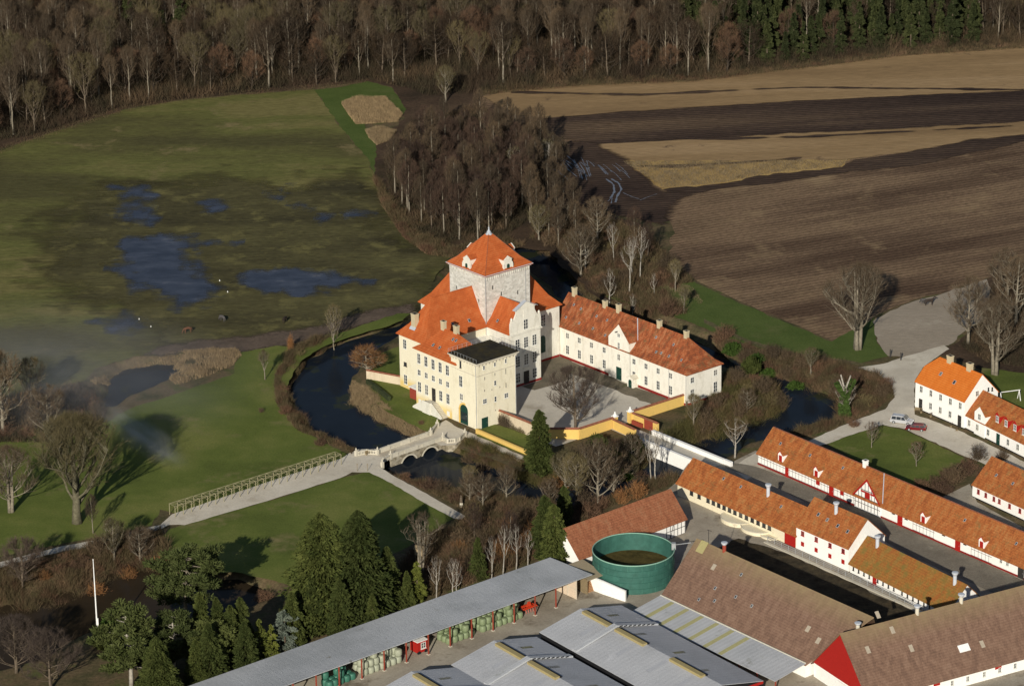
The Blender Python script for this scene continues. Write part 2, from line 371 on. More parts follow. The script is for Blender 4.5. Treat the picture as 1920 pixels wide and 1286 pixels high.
def lay_soft(name, pts, mat, edge=2.5, step=1.0, jit=1.0, seed=1, kind='structure'):
    """cover whose edge thins out: grid with a depth value growing inwards"""
    _lay[0] += .003; z = _lay[0]
    P = np.array(PX(pts)); x0, y0 = P.min(0)-edge; x1, y1 = P.max(0)+edge
    x0 = max(x0, -210); x1 = min(x1, 210)
    X, Y = np.meshgrid(np.arange(x0, x1, step), np.arange(y0, y1, step)); d = sdist(X, Y, P)+jit*wob(X*.6+seed, Y*.6-seed)
    ny_, nx_ = X.shape; idx = np.arange(nx_*ny_).reshape(ny_, nx_)
    q = np.stack([idx[:-1,:-1], idx[:-1,1:], idx[1:,1:], idx[1:,:-1]], -1).reshape(-1, 4); dk = d.ravel(); q = q[(dk[q] > -edge).any(1)]
    used = np.unique(q); rm = np.full(nx_*ny_, -1); rm[used] = np.arange(len(used)); q = rm[q]
    V = np.stack([X.ravel()[used], Y.ravel()[used], np.full(len(used), z)], 1)
    me = tri_mesh(name, V, np.concatenate([q[:, [0,1,2]], q[:, [0,2,3]]]), mat); a = me.attributes.new('depth', 'FLOAT', 'POINT')
    a.data.foreach_set('value', np.clip(.5+dk[used]/(2*edge), 0, 1).astype(np.float32)); return tag(link(name, me), kind=kind)
_lay = [0.02]
def lay(name, pts, mat, jit=.35, step=1.6, z=None, seed=1, px=True, kind='structure'):
    """flat cover with a slightly ragged edge, lying a little above the sheet below"""
    P = PX(pts) if px else pts
    rs = random.Random(seed); out = []
    for i in range(len(P)):
        a, b = Vector(P[i]), Vector(P[(i+1) % len(P)]); L = (b-a).length; n = max(1, int(L/step))
        nrm = Vector((-(b-a).y, (b-a).x)).normalized() if L > 0 else Vector((0, 0))
        for k in range(n):
            p = a.lerp(b, k/n); j = rs.uniform(-jit, jit) if k else 0
            out.append((p.x+nrm.x*j, p.y+nrm.y*j))
    if z is None: _lay[0] += .003; z = _lay[0]
    mb = MB(); mb.face([(x, y, z) for x, y in out]); o = mb.build(name, mat)
    if o.data.polygons[0].normal.z < 0: o.data.flip_normals()
    return tag(o, kind=kind)
def waterbody(name, poly, mat, grow=3):
    c = Vector((sum(p[0] for p in poly)/len(poly), sum(p[1] for p in poly)/len(poly)))
    x0 = min(p[0] for p in poly)-grow; x1 = max(p[0] for p in poly)+grow; y0 = min(p[1] for p in poly)-grow; y1 = max(p[1] for p in poly)+grow
    mb = MB(); mb.face([(x0,y0,WL),(x1,y0,WL),(x1,y1,WL),(x0,y1,WL)]); return tag(mb.build(name, mat), kind='structure')
M['moat'] = water('moat_water', (.010,.014,.021), weed=(.026,.030,.014))
waterbody('moat_water', moat_out, M['moat']); waterbody('pond_water', pond_a, M['moat'])
pw = [p for p in pond_b]; waterbody('pond_water', pw, M['pond'])

# ---- covers
M['lawn'] = cover('lawn_grass', [(.080,.102,.025),(.108,.134,.032),(.155,.166,.048)], patch=((.19,.165,.075), .07, .56, .14), scale=.05, fine=.26, fscale=2.5, bmp=.2)
M['bright_grass'] = cover('fresh_grass', [(.065,.095,.024),(.09,.12,.034)], scale=.1, fine=.2, fscale=2, patch=((.11,.12,.045), .07, .55, .12))
M['meadow'] = cover('meadow_grass', [(.082,.076,.032),(.105,.100,.037),(.125,.126,.041),(.17,.15,.058)], patch=((.23,.18,.09), .06, .58, .14), scale=.028, fine=.36, fscale=.8, sc=(.45, 1.2, 1), lo=.38, hi=.62)
M['shaded_wetmeadow'] = cover('shaded_wet_grass', [(.050,.045,.024),(.078,.070,.033),(.108,.098,.042)], patch=((.145,.13,.052), .12, .53, .12), scale=.05, fine=.45, fscale=.9, sc=(.4, 1.2, 1), soft=(.25, .22))  # flooded grass, with suspected cloud shade put into its darker colour
M['mud'] = cover('trodden_mud', [(.085,.064,.05),(.14,.105,.08)], scale=.2, fine=.3, soft=(.6, .2))
M['field'] = cover('ploughed_field', [(.094,.060,.039),(.142,.094,.060),(.205,.138,.085),(.16,.108,.067)], patch=((.27,.19,.11), .05, .545, .16), scale=.03, fine=.6, fscale=1.1, sc=(.3, 1.6, 1), rot=.42, sc2=(.7, 1.7, 1), lo=.38, hi=.66, rows=(1.7, .2, 2.6))
M['dark_field'] = cover('dark_ploughed_soil', [(.040,.027,.022),(.068,.046,.034),(.13,.088,.056)], scale=.03, fine=.6, fscale=1.1, sc=(.2, 1.6, 1), rot=.10, sc2=(.35,1.5,1), lo=.38, hi=.70, rows=(1.7, .28, 1.4), soft=(.5, .15))
M['stubble'] = cover('pale_stubble', [(.22,.145,.075),(.29,.195,.10),(.35,.24,.13)], patch=((.12,.08,.052), .09, .62, .1), scale=.03, fine=.3, fscale=1.1, sc=(.2, 1.8, 1), rot=.10, rows=(1.2, .12, 2), soft=(.5, .15))
M['maize'] = cover('maize_stubble', [(.33,.22,.085),(.42,.29,.12)], patch=((.08,.055,.035), .12, .62, .05), scale=.05, fine=.35, fscale=1.1, sc=(1.6, .5, 1))
M['forest'] = cover('forest_floor', [(.040,.030,.021),(.068,.046,.031),(.095,.064,.042)], scale=.05, fine=.45)
M['gravel'] = cover('gravel', [(.50,.45,.37),(.57,.52,.43),(.62,.57,.48)], patch=((.42,.37,.29), .09, .56, .12), scale=.12, fine=.13, fscale=3, bmp=.15)
M['gravel2'] = cover('court_gravel', [(.42,.39,.33),(.49,.455,.39),(.54,.50,.43)], patch=((.36,.325,.265), .11, .57, .12), scale=.1, fine=.13, fscale=3, bmp=.15)
M['sand'] = cover('paddock_sand', [(.29,.245,.19),(.34,.29,.23)], patch=((.40,.35,.28), .08, .6, .1), scale=.07, fine=.16, sc=(.4,1,1))
M['yard'] = cover('farmyard_concrete', [(.27,.235,.185),(.34,.30,.24),(.40,.36,.29)], patch=((.16,.13,.095), .10, .56, .12), scale=.09, fine=.18, fscale=2.5, bmp=.15)
M['yard2'] = cover('cobbled_yard', [(.17,.15,.12),(.23,.205,.165)], patch=((.33,.30,.24), .1, .6, .1), scale=.15, fine=.2, fscale=2.5)
M['dung'] = cover('cattle_yard', [(.03,.024,.016),(.055,.045,.03),(.08,.06,.035)], scale=.25, fine=.4)

lay('forest_floor', [(-260,-60),(2200,-60),(2200,70),(1920,92),(1700,104),(1500,130),(1300,152),(1100,160),(960,168),(900,178),(910,230),(1000,230),(1060,280),(1080,380),(1200,420),(1240,480),(1230,540),(1130,568),(1080,525),(1030,470),(930,462),(850,478),(800,468),(760,432),(722,372),(700,330),(708,262),(760,222),(735,163),(690,153),(590,165),(450,176),(330,188),(230,206),(150,230),(60,260),(0,280),(-260,360)], M['forest'], .9, 3, seed=3)
lay('meadow', [(-300,380),(0,284),(60,262),(150,232),(230,208),(330,190),(450,178),(590,168),(640,240),(692,302),(702,334),(722,380),(760,440),(800,470),(845,482),(800,545),(770,585),(700,600),(620,628),(540,648),(450,655),(380,662),(250,668),(180,690),(150,720),(80,760),(0,800),(-300,900)], M['meadow'], .5, 2.5, seed=4)
lay_soft('shaded_wet_meadow', [(120,400),(200,345),(330,350),(420,335),(520,352),(640,330),(700,345),(722,380),(760,440),(800,470),(840,482),(800,545),(770,582),(700,598),(620,625),(540,645),(450,652),(380,655),(300,640),(230,600),(160,560),(100,500)], M['shaded_wetmeadow'], 17, 1.4, 6, 5)
lay_soft('muddy_track', [(770,572),(770,586),(700,601),(620,629),(540,649),(450,656),(330,664),(260,668),(300,650),(400,636),(500,628),(600,610),(700,582)], M['mud'], 2.2, .9, 1, 6)
lay('lawn', [(444,662),(520,648),(560,652),(620,631),(700,603),(745,588),(770,588),(755,601),(728,612),(700,619),(660,631),(625,643),(595,657),(567,675),(549,700),(537,728),(534,752),(545,782),(568,806),(600,826),(640,846),(655,856),(330,963),(300,955),(285,985),(200,1005),(120,1018),(-60,1055),(-60,820),(60,800),(200,792),(240,768),(330,738),(400,715),(440,700)], M['lawn'], .3, 1.5, seed=7)
lay('lawn', [(316,992),(500,940),(640,896),(694,884),(742,908),(800,940),(850,972),(790,1010),(700,1060),(600,1115),(500,1085),(440,1072),(400,1074),(350,1064),(310,1045),(280,1030)], M['lawn'], .3, 1.5, seed=8)
lay('grass_verge', [(590,169),(640,164),(688,153),(735,165),(762,205),(752,218),(684,233),(688,250),(706,268),(702,330),(692,302),(640,240)], M['bright_grass'], .3, 2, seed=9)
lay('field', [(905,232),(900,180),(960,168),(1100,158),(1300,151),(1500,127),(1700,103),(1920,88),(2300,70),(2300,560),(1920,500),(1850,522),(1782,546),(1700,568),(1640,592),(1600,640),(1560,638),(1480,605),(1380,562),(1300,522),(1255,480),(1262,430),(1240,390),(1050,350),(1040,300),(1065,270),(1010,232)], M['field'], .7, 3, seed=10)
lay_soft('stubble_field', [(903,182),(960,169),(1100,159),(1300,151),(1500,128),(1700,104),(1920,89),(2300,70),(2300,155),(1920,171),(1700,180),(1500,190),(1300,202),(1150,212),(1030,222),(965,215)], M['stubble'], 1.4, 1.1, .5, 11)
lay_soft('ploughed_strip', [(1000,229),(1030,222),(1150,212),(1300,202),(1500,190),(1700,180),(1920,171),(2300,155),(2300,212),(1920,229),(1700,241),(1400,256),(1120,271),(1055,262)], M['dark_field'], 1.4, 1.1, .5, 12)
lay_soft('stubble_field', [(1112,272),(1400,256),(1700,241),(1920,229),(2300,212),(2300,235),(1920,253),(1820,264),(1700,286),(1600,299),(1500,301),(1300,303),(1190,306),(1150,292)], M['stubble'], 1.4, 1.1, .6, 13)
lay_soft('ploughed_strip', [(1600,300),(1700,286),(1820,264),(1920,253),(2300,235),(2300,250),(1920,268),(1800,290),(1720,312),(1600,322),(1480,340),(1380,352),(1300,362),(1258,366),(1240,352),(1350,345),(1450,326),(1575,314)], M['dark_field'], 1.6, 1.1, .7, 14)
lay('maize_stubble', [(1168,302),(1300,303),(1500,301),(1595,300),(1578,314),(1450,326),(1350,345),(1242,356),(1210,332)], M['maize'], .8, 2, seed=15)
lay_soft('ploughed_strip', [(1200,312),(1330,307),(1500,296),(1500,298),(1380,307),(1260,315)], M['dark_field'], 1.5, .9, .6, 16)
lay_soft('muddy_field_corner', [(1040,352),(1030,300),(1065,262),(1120,272),(1160,300),(1205,332),(1242,358),(1300,364),(1260,385),(1240,420),(1150,400),(1080,385)], M['dark_field'], 3, 1.5, 1.5, 17)
for pts, sd_ in (([(960,172),(1200,177),(1500,163),(1920,168),(1920,170),(1500,166),(1200,180),(960,175)], 1), ([(1150,262),(1500,256),(1900,236),(1900,238),(1500,259),(1150,265)], 2)):
    lay_soft('tractor_track', pts, M['dark_field'], 1.0, .9, .6, sd_)
M['rut'] = plain('rut_meltwater', (.13,.14,.17), .3, .4)
rs = random.Random(11)
ruts = [[(1040,300),(1062,316),(1082,332)],[(1052,296),(1078,312),(1100,330)],[(1062,292),(1080,306),(1088,334)],[(1076,300),(1086,316),(1092,336)],[(1090,296),(1098,312),(1106,332)],[(1100,302),(1104,318),(1108,330)],[(1030,312),(1050,326),(1064,336)],[(1046,320),(1058,330),(1066,340)],[(1136,336),(1150,346),(1152,360),(1145,372)],[(1146,336),(1160,344),(1165,356),(1157,368),(1154,380)],[(1168,362),(1186,370),(1200,374)],[(1200,376),(1215,370),(1232,364)],[(1086,306),(1096,322),(1100,338)],[(1112,306),(1130,318),(1140,328)],[(1140,378),(1148,370),(1146,382)]]
_lay[0] += .003; _rz = _lay[0]
for k in range(16):
    x0 = 1036+k*8.5+rs.uniform(-3, 3); y0 = 297+k*1.2+rs.uniform(-8, 6); l_ = rs.uniform(.5, 1.1)
    ruts.append([(x0, y0), (x0+13*l_, y0+9*l_), (x0+24*l_, y0+21*l_)])
for i, L in enumerate(ruts):
    P = [Vector(at(*p)) for p in L]; F = []; 
    Q = [P[0].lerp(P[1], t/6) if t < 6 else P[1] for t in range(6)]
    pts = []
    for a, b in zip(P[:-1], P[1:]):
        for t in range(6): pts.append(a.lerp(b, t/6))
    pts.append(P[-1])
    for k in range(1, len(pts)-1): pts[k] = pts[k]*.5+(pts[k-1]+pts[k+1])*.25 if k % 6 == 0 else pts[k]
    up, dn = [], []
    for k, p in enumerate(pts):
        d = (pts[min(k+1, len(pts)-1)]-pts[max(k-1, 0)]).normalized(); n = Vector((-d.y, d.x))
        wd = .16*rs.uniform(.3, 1.4)*(1.8 if i in (8, 9) else .75)
        up.append(p+n*wd); dn.append(p-n*wd*rs.uniform(.6, 1))
    lay('wheel_rut', [tuple(p) for p in up]+[tuple(p) for p in reversed(dn)], M['rut'], 0, 9, px=False, z=_rz)
lay('grass_strip', [(1240,530),(1300,528),(1380,566),(1470,604),(1560,641),(1640,640),(1668,668),(1610,682),(1540,676),(1450,662),(1380,640),(1310,612),(1240,585),(1150,562),(1130,552),(1200,548)], M['bright_grass'], .4, 1.8, seed=18)
lay('farm_track', [(1320,598),(1400,636),(1480,660),(1560,672),(1640,684),(1640,690),(1560,680),(1480,667),(1400,643),(1320,606)], cover('worn_grass', [(.09,.085,.04),(.13,.11,.06)], scale=.3), .3, 1.5, seed=18)
lay('grass_strip', [(1560,641),(1640,594),(1644,640),(1660,668)], M['bright_grass'], .4, 1.8, seed=19)
lay('paddock', [(1636,604),(1690,574),(1780,547),(1850,524),(1900,540),(1840,600),(1778,648),(1700,671),(1665,668),(1644,640)], M['sand'], .5, 2, seed=20)
lay('leaf_litter', [(1850,524),(1920,504),(2100,520),(2100,800),(1920,740),(1860,705),(1830,690),(1770,668),(1735,664),(1790,645),(1840,600),(1870,560)], M['forest'], .5, 2, seed=23)
lay('grass', [(1840,690),(1920,700),(2100,760),(2100,860),(1920,790),(1860,730)], M['lawn'], .3, 2, seed=24)
# castle island: grass below the walls, gravel court, forecourt
lay('castle_garden_grass', [(700,672),(722,660),(748,650),(770,690),(830,800),(812,812),(790,806),(760,790),(725,772),(700,752),(690,730),(688,700)], M['lawn'], .2, 1.5, seed=25)
# ------------------------------------------------------------------ castle frame: x along the south-west fronts, y into the court
CA = math.radians(-50.2)
ce = Vector((math.cos(CA), math.sin(CA))); cn = Vector((-math.sin(CA), math.cos(CA)))
CO = ce*(-570)+cn*437
def K(x, y): p = CO+ce*x+cn*y; return (p.x, p.y)
lay('court_gravel', [K(*p) for p in [(19.4,6.8),(33,6.5),(51.4,6.5),(51.6,42),(42,42.3),(11,42.3),(11.2,34),(19.4,29.8)]], M['gravel2'], .1, 2, px=False)
M['cobble'] = cover('court_cobbles', [(.13,.115,.085),(.18,.155,.115)], patch=((.09,.10,.04), .3, .6, .1), scale=.3, fine=.25, fscale=3)
lay('court_cobbles', [K(*p) for p in [(11.2,42.2),(11.2,34.2),(19.6,29.8),(19.8,24),(23.5,24.5),(24,33),(19,37.2),(51.2,37.6),(51.5,42.2)]], M['cobble'], .35, 1.5, px=False, seed=31)
lay('forecourt', [(793,818),(812,800),(836,788),(858,802),(893,816),(990,860),(978,868),(890,826),(872,820),(855,834),(826,836)], M['gravel'], .12, 1.2, seed=26)
lay('terrace_grass', [(893,818),(985,855),(1000,850),(1020,830),(960,805),(925,795),(905,800)], M['lawn'], .2, 1.5, seed=27)
lay('verge', [(875,822),(890,829),(980,870),(1000,872),(1002,884),(975,884),(925,862),(880,848),(858,838)], M['ground'], .2, 1.5, seed=28)
lay('garden_path', [(300,985),(322,965),(520,898),(640,860),(655,850),(672,843),(710,842),(722,858),(712,876),(740,894),(800,926),(872,968),(866,975),(850,972),(790,940),(735,907),(692,886),(660,886),(640,896),(500,940),(346,985),(335,984)], M['gravel'], .1, 1.5, seed=29)
lay('garden_path', [(-30,1062),(60,1038),(130,1022),(190,1012),(300,985),(320,975),(318,984),(300,993),(200,1022),(130,1032),(60,1048),(-30,1074)], M['gravel2'], .2, 1.5, seed=30)
lay('white_bridge_roadway', [K(*p) for p in [(51,21.5),(59,21.3),(84,21.4),(84,25.9),(59,25.8),(51,25.6)]], M['gravel2'], 0, 3, px=False, z=.10)
# farm side
lay('farmyard', [(1145,960),(1250,920),(1268,905),(1300,850),(1365,872),(1416,846),(1480,860),(1960,1075),(2300,1220),(2300,1500),(300,1500),(420,1300),(760,1160),(1060,1050),(1140,1000)], M['yard'], .2, 3, seed=32)
lay('gravel_road', [(1395,862),(1440,838),(1515,828),(1600,790),(1660,768),(1678,745),(1670,724),(1645,700),(1604,690),(1655,683),(1700,668),(1770,648),(1780,655),(1730,690),(1715,715),(1715,778),(1750,790),(1808,812),(1950,880),(1950,930),(1870,880),(1808,856),(1700,806),(1655,797),(1600,815),(1550,833),(1490,850),(1430,880),(1400,900),(1370,880)], M['gravel'], .2, 1.5, seed=33)
lay('farm_lane', [(1768,932),(1818,908),(1832,942),(1920,990),(2200,1110),(2200,1180),(1920,1040),(1840,1000)], M['yard'], .1, 2, seed=34)
lay('lawn', [(1552,833),(1600,815),(1655,799),(1698,808),(1806,858),(1812,866),(1790,895),(1735,915),(1722,920),(1600,860)], M['lawn'], .15, 1.5, seed=35)
lay('cobbled_yard', [(1360,866),(1415,875),(1480,898),(1600,948),(1760,1018),(1940,1098),(1880,1120),(1700,1040),(1640,1005),(1560,970),(1440,905),(1360,878)], M['yard2'], .15, 1.5, seed=36)
lay('cattle_yard', [(1385,1010),(1480,1040),(1590,1090),(1720,1150),(1660,1190),(1540,1120),(1420,1065),(1340,1030)], M['dung'], .4, 1.5, seed=37)

# ------------------------------------------------------------------ building kit
_wc = {}
def win_mesh(w, h, nx, ny, style):
    key = (w, h, nx, ny, style)
    if key in _wc: return _wc[key]
    fm = {'w': M['frame'], 'g': M['green_door'], 'r': M['red'], 'd': M['door_dark']}[style[0]]
    a = MB(); t = .10 if w > .8 else .07
    a.box(-w/2, w/2, -.05, 0, 0, t); a.box(-w/2, w/2, -.05, 0, h-t, h); a.box(-w/2, -w/2+t, -.05, 0, t, h-t); a.box(w/2-t, w/2, -.05, 0, t, h-t)
    b = MB(); b.box(-w/2+t, w/2-t, -.022, 0, t, h-t)
    for i in range(1, nx): x = -w/2+w*i/nx; a.box(x-.05, x+.05, -.045, -.0225, t, h-t)
    for j in range(1, ny): z = h*j/ny; a.box(-w/2+t, w/2-t, -.043, -.0225, z-.03, z+.03)
    a.box(-w/2-.08, w/2+.08, -.12, 0, -.1, -.002)
    _wc[key] = (a.mesh('window', fm), b.mesh('pane', M['glass'] if style[-1] != 's' else fm)); return _wc[key]
def window(par, x, y, z, w, h, nx=2, ny=3, side='S', style='w', name='window', lab=None):
    """side: which wall of the local frame it sits on: S = -y, N = +y, E = +x, W = -x"""
    a, b = win_mesh(round(w, 2), round(h, 2), nx, ny, style)
    f = link(name, a, par, (x, y, z), {'S': 0, 'E': math.pi/2, 'N': math.pi, 'W': -math.pi/2}[side])
    link('pane', b, f)
    if lab: f['label'] = lab
    return f
def door(par, x, y, z, w, h, mat, side='S', arch=False, lab=None):
    d = MB()
    if arch:
        pts = [(-w/2, 0, 0), (w/2, 0, 0)]+[(w/2*math.cos(k*math.pi/10), 0, h-w/2+w/2*math.sin(k*math.pi/10)) for k in range(11)]
        d.extr([(p[0], -.06, p[2]) for p in pts], (0, .06, 0))
        d.box(-.04, .04, -.1, -.061, 0, h)
    else:
        d.box(-w/2, w/2, -.06, 0, 0, h); d.box(-.03, .03, -.08, -.061, .1, h-.1)
        for k in range(3): d.box(-w/2+.12, -.08, -.075, -.061, .15+k*h/3, k*h/3+h/3-.08); d.box(.08, w/2-.12, -.075, -.061, .15+k*h/3, k*h/3+h/3-.08)
    o = d.build('door', mat, par, loc=(x, y, z), rz={'S': 0, 'E': math.pi/2, 'N': math.pi, 'W': -math.pi/2}[side])
    h_ = MB(); h_.box(w*.3, w*.3+.06, -.14, -.081, h*.45, h*.45+.12); h_.build('handle', M['zinc'], o)
    if lab: o['label'] = lab
    return o
def roof_polys(x0, x1, y0, y1, ze, zr, hl=0, hr=0, ov=.4, og=.25, flare=0, swap=False):
    """gable or hipped roof; ridge along x (along y when swap). hl/hr inset of the ridge at each end (0 = gable)"""
    if swap: x0, x1, y0, y1 = y0, y1, x0, x1
    ym = (y0+y1)/2; hw = (y1-y0)/2; sl_ = (zr-ze)/hw; zo = ze-ov*sl_*(.45 if flare else 1)+.06
    ax = x0-(ov if hl else og); bx = x1+(ov if hr else og)
    O = [(ax, y0-ov, zo), (bx, y0-ov, zo), (bx, y1+ov, zo), (ax, y1+ov, zo)]
    rz = zr+.06; R = [(x0+hl if hl else ax, ym, rz), (x1-hr if hr else bx, ym, rz)]
    P = []
    if flare:
        f = flare; zf = ze+f*sl_*.72+.06
        fi = lambda hh, v, s: v+s*f*(hh/hw if hh else 0) if hh else None
        ix0 = x0+f*min(1, hl/hw*1.0) if hl else ax; ix1 = x1-f*min(1, hr/hw) if hr else bx
        I = [(ix0, y0+f, zf), (ix1, y0+f, zf), (ix1, y1-f, zf), (ix0, y1-f, zf)]
        P += [[O[0],O[1],I[1],I[0]], [O[2],O[3],I[3],I[2]]]
        if hl: P.append([O[3],O[0],I[0],I[3]])
        if hr: P.append([O[1],O[2],I[2],I[1]])
    else: I = O
    P += [[I[0],I[1],R[1],R[0]], [I[2],I[3],R[0],R[1]]]
    if hl: P.append([I[3],I[0],R[0]])
    if hr: P.append([I[1],I[2],R[1]])
    if swap: P = [[(q[1], q[0], q[2]) for q in reversed(p)] for p in P]
    return P
def gable_prism(mb, x0, x1, y0, y1, z0, ze, zr, swap=False, flare=0):
    pts = [(y0, z0), (y1, z0), (y1, ze), ((y0+y1)/2, zr-.02), (y0, ze)]
    if flare: hw = (y1-y0)/2; zf = ze+flare*(zr-ze)/hw*.72-.12; pts = [(y0, z0), (y1, z0), (y1, ze-.1), (y1-flare, zf), ((y0+y1)/2, zr-.15), (y0+flare, zf), (y0, ze-.1)]
    if swap: mb.extr([(p[0], x0, p[1]) for p in pts][::-1], (0, x1-x0, 0))
    else: mb.extr([(x0, p[0], p[1]) for p in pts], (x1-x0, 0, 0))
def chimney(par, x, y, z0, h, w=.9, d=.7, mat=None, ):
    c = MB(); c.box(x-w/2, x+w/2, y-d/2, y+d/2, z0-.8, z0+h-.25); c.box(x-w/2-.08, x+w/2+.08, y-d/2-.08, y+d/2+.08, z0+h-.25, z0+h)
    c.box(x-w/2-.06, x+w/2+.06, y-d/2-.06, y+d/2+.06, z0+h-.62, z0+h-.52)
    c.m = 1; c.box(x-w/2+.15, x+w/2-.15, y-d/2+.13, y+d/2-.13, z0+h+.002, z0+h+.03)
    return c.build('chimney', [mat or M['chimney'], M['black']], par)
def skylight(par, x, y, z, slope, side='S', w=.6, h=.8, mat=None):
    """small roof light lying on the slope"""
    mb = MB(); mb.m = 1; mb.box(-w/2, w/2, 0, h, .0, .09); mb.m = 0; mb.box(-w/2+.1, w/2-.1, .1, h-.1, .091, .12)
    o = mb.build('roof_light', [mat or M['glass'], M['zinc']], par, loc=(x, y, z))
    rz = {'S': 0, 'E': math.pi/2, 'N': math.pi, 'W': -math.pi/2}[side]
    o.matrix_basis = Matrix.Translation((x, y, z)) @ Matrix.Rotation(rz, 4, 'Z') @ Matrix.Rotation(slope, 4, 'X'); return o
def ridge_cap(par, a, b, r=.16, mat=None):
    mb = MB(); mb.tube([a, b], r, 6); return mb.build('ridge_tiles', mat or M['coping'], par)

# ================================================================== THE CASTLE
ks = root('castle', 'old white castle with square stone tower and four orange-roofed arms ringed by the moat', 'castle', (CO.x, CO.y, 0), CA)
T0 = (-1.4, 11.0, 21.5, 34.1)
mb = MB(); mb.box(*T0, -1, 24); mb.build('tower_wall', M['towerstone'], ks)
mb = MB()                                             # cornice with dentils under the tower eaves
mb.box(T0[0]-.25, T0[1]+.25, T0[2]-.25, T0[3]+.25, 23.5, 23.75)
for i in range(22):
    t = T0[0]+.3+i*(12.4-.6)/21
    for yy in (T0[2]-.2, T0[3]): mb.box(t-.12, t+.12, yy, yy+.2, 22.7, 23.5)
    t = T0[2]+.3+i*(12.6-.6)/21
    for xx in (T0[0]-.2, T0[1]): mb.box(xx, xx+.2, t-.12, t+.12, 22.7, 23.5)
mb.build('tower_cornice', M['towerstone'], ks)
cx, cy = 4.8, 27.8; ap = 31.2
mb = MB(); P = []
e = [(T0[0]-.55, T0[2]-.55), (T0[1]+.55, T0[2]-.55), (T0[1]+.55, T0[3]+.55), (T0[0]-.55, T0[3]+.55)]
i1 = [(cx+(x-cx)*.72, cy+(y-cy)*.72, 25.5) for x, y in e]; i2 = [(cx+(x-cx)*.06, cy+(y-cy)*.06, ap-.4) for x, y in e]
e = [(x, y, 23.95) for x, y in e]
for k in range(4):
    j = (k+1) % 4; P += [[e[k], e[j], i1[j], i1[k]], [i1[k], i1[j], i2[j], i2[k]]]
mb.slab(P, .2); mb.build('tower_roof', M['roof_castle'], ks)
mb = MB(); mb.lathe([(.75, ap-.75), (.8, ap-.55), (.45, ap-.3), (.5, ap-.1), (.25, ap+.15), (.12, ap+.5), (.2, ap+.7), (.06, ap+.9), (.04, ap+1.2)], 8, (cx, cy)); fin = mb.build('finial', M['lead'], ks)
mb = MB(); 
for k in range(4): mb.tube([e[k], i1[k], i2[k]], .06, 5)
mb.build('hip_tiles', M['coping'], ks); mb = MB()
for k in range(4): mb.tube([e[k], e[(k+1) % 4]], .09, 5)
mb.build('lead_hip', M['lead'], ks)
def dormer(par, ang, w, h, d, px_, py_, pz_, lab=None):
    """stone dormer with pediment and arched green shutter on a tower slope; local frame faces -y"""
    mb = MB(); mb.box(-w/2, w/2, 0, d, -.8, h)
    mb.extr([(-w/2-.15, -.06, h), (w/2+.15, -.06, h), (0, -.06, h+.85)], (0, .25, 0))
    for s in (-1, 1): mb.box(s*(w/2+.18)-.14, s*(w/2+.18)+.14, -.12, .3, -.8, h*.55); mb.lathe([(.12, h*.55), (.17, h*.55+.15), (.05, h*.55+.4)], 6, (s*(w/2+.18), .08))
    o = mb.build('dormer', M['castle_white'], par); o.matrix_basis = Matrix.Translation((px_, py_, pz_)) @ Matrix.Rotation(ang, 4, 'Z')
    r = MB(); r.slab([[(-w/2-.1, -.02, h+.02), (0, -.02, h+.8), (0, d+1.0, h+.8), (-w/2-.1, d+.6, h+.02)], [(0, -.02, h+.8), (w/2+.1, -.02, h+.02), (w/2+.1, d+.6, h+.02), (0, d+1.0, h+.8)]], .08); r.build('roof', M['roof_castle'], o)
    pts = [(-.35, 0), (.35, 0)]+[(.35*math.cos(k*math.pi/8), .75+.35*math.sin(k*math.pi/8)) for k in range(9)]
    s_ = MB(); s_.extr([(p[0], -.1, p[1]+.25) for p in pts], (0, .1, 0)); s_.build('shutter', M['green_door'], o)
    return o
for ang, x, y in ((0, cx-.1, T0[2]-.1), (math.pi/2, T0[1]+.1, cy+.1), (math.pi, cx, T0[3]+.1), (-math.pi/2, T0[0]-.1, cy)):
    dormer(ks, ang, 2.1, 2.3, 2.6, x, y, 23.9)
for side, fx in (('S', 0), ('E', 0)):
    for u in (-4.1, 3.0, ):
        sl_ = math.radians(30)
        if side == 'S': skylight(ks, cx+u+.4, T0[2]+.5, 24.6, sl_, 'S', .6, .95, M['lead'])
        else: skylight(ks, T0[1]-.5, cy+u+.6, 24.6, sl_, 'E', .6, .95, M['lead'])
mb = MB()                                             # slit openings and iron ties of the tower
for x, z in ((1, 18.3), (5.5, 15.5), (8.6, 17.2), (9.6, 13.6), (2.2, 13.9)): mb = MB(); mb.box(x-.12, x+.12, T0[2]-.03, T0[2], z, z+.75); mb.build('slit_window', M['door_dark'], ks)
for y, z in ((23.5, 20.3), (25.9, 18.3), (27, 14.8), (30.6, 17.5), (24.3, 14.4)): mb = MB(); mb.box(T0[1], T0[1]+.03, y-.13, y+.13, z, z+.9); mb.build('slit_window', M['door_dark'], ks)
mb = MB(); mb.tube([(T0[1]+.1, T0[2]-.1, 1), (T0[1]+.1, T0[2]-.1, 23.4)], .09, 6); mb.tube([(T0[1]+.1, T0[3]-1.3, 14), (T0[1]+.1, T0[3]-1.3, 23.4)], .07, 6); mb.build('downpipe', M['zinc'], ks)
arms = [('SW', 1.6, 11.0, 4.6, 21.5, True, 20.3, 5.4, 0), ('SE', 11.0, 19.5, 21.4, 29.8, False, 18.3, 0, 0), ('NE', 1.6, 11.2, 34.1, 42.4, True, 20.0, 0, 5.2), ('NW', -11.0, -1.4, 20.8, 30.4, False, 20.0, 5.2, 0)]
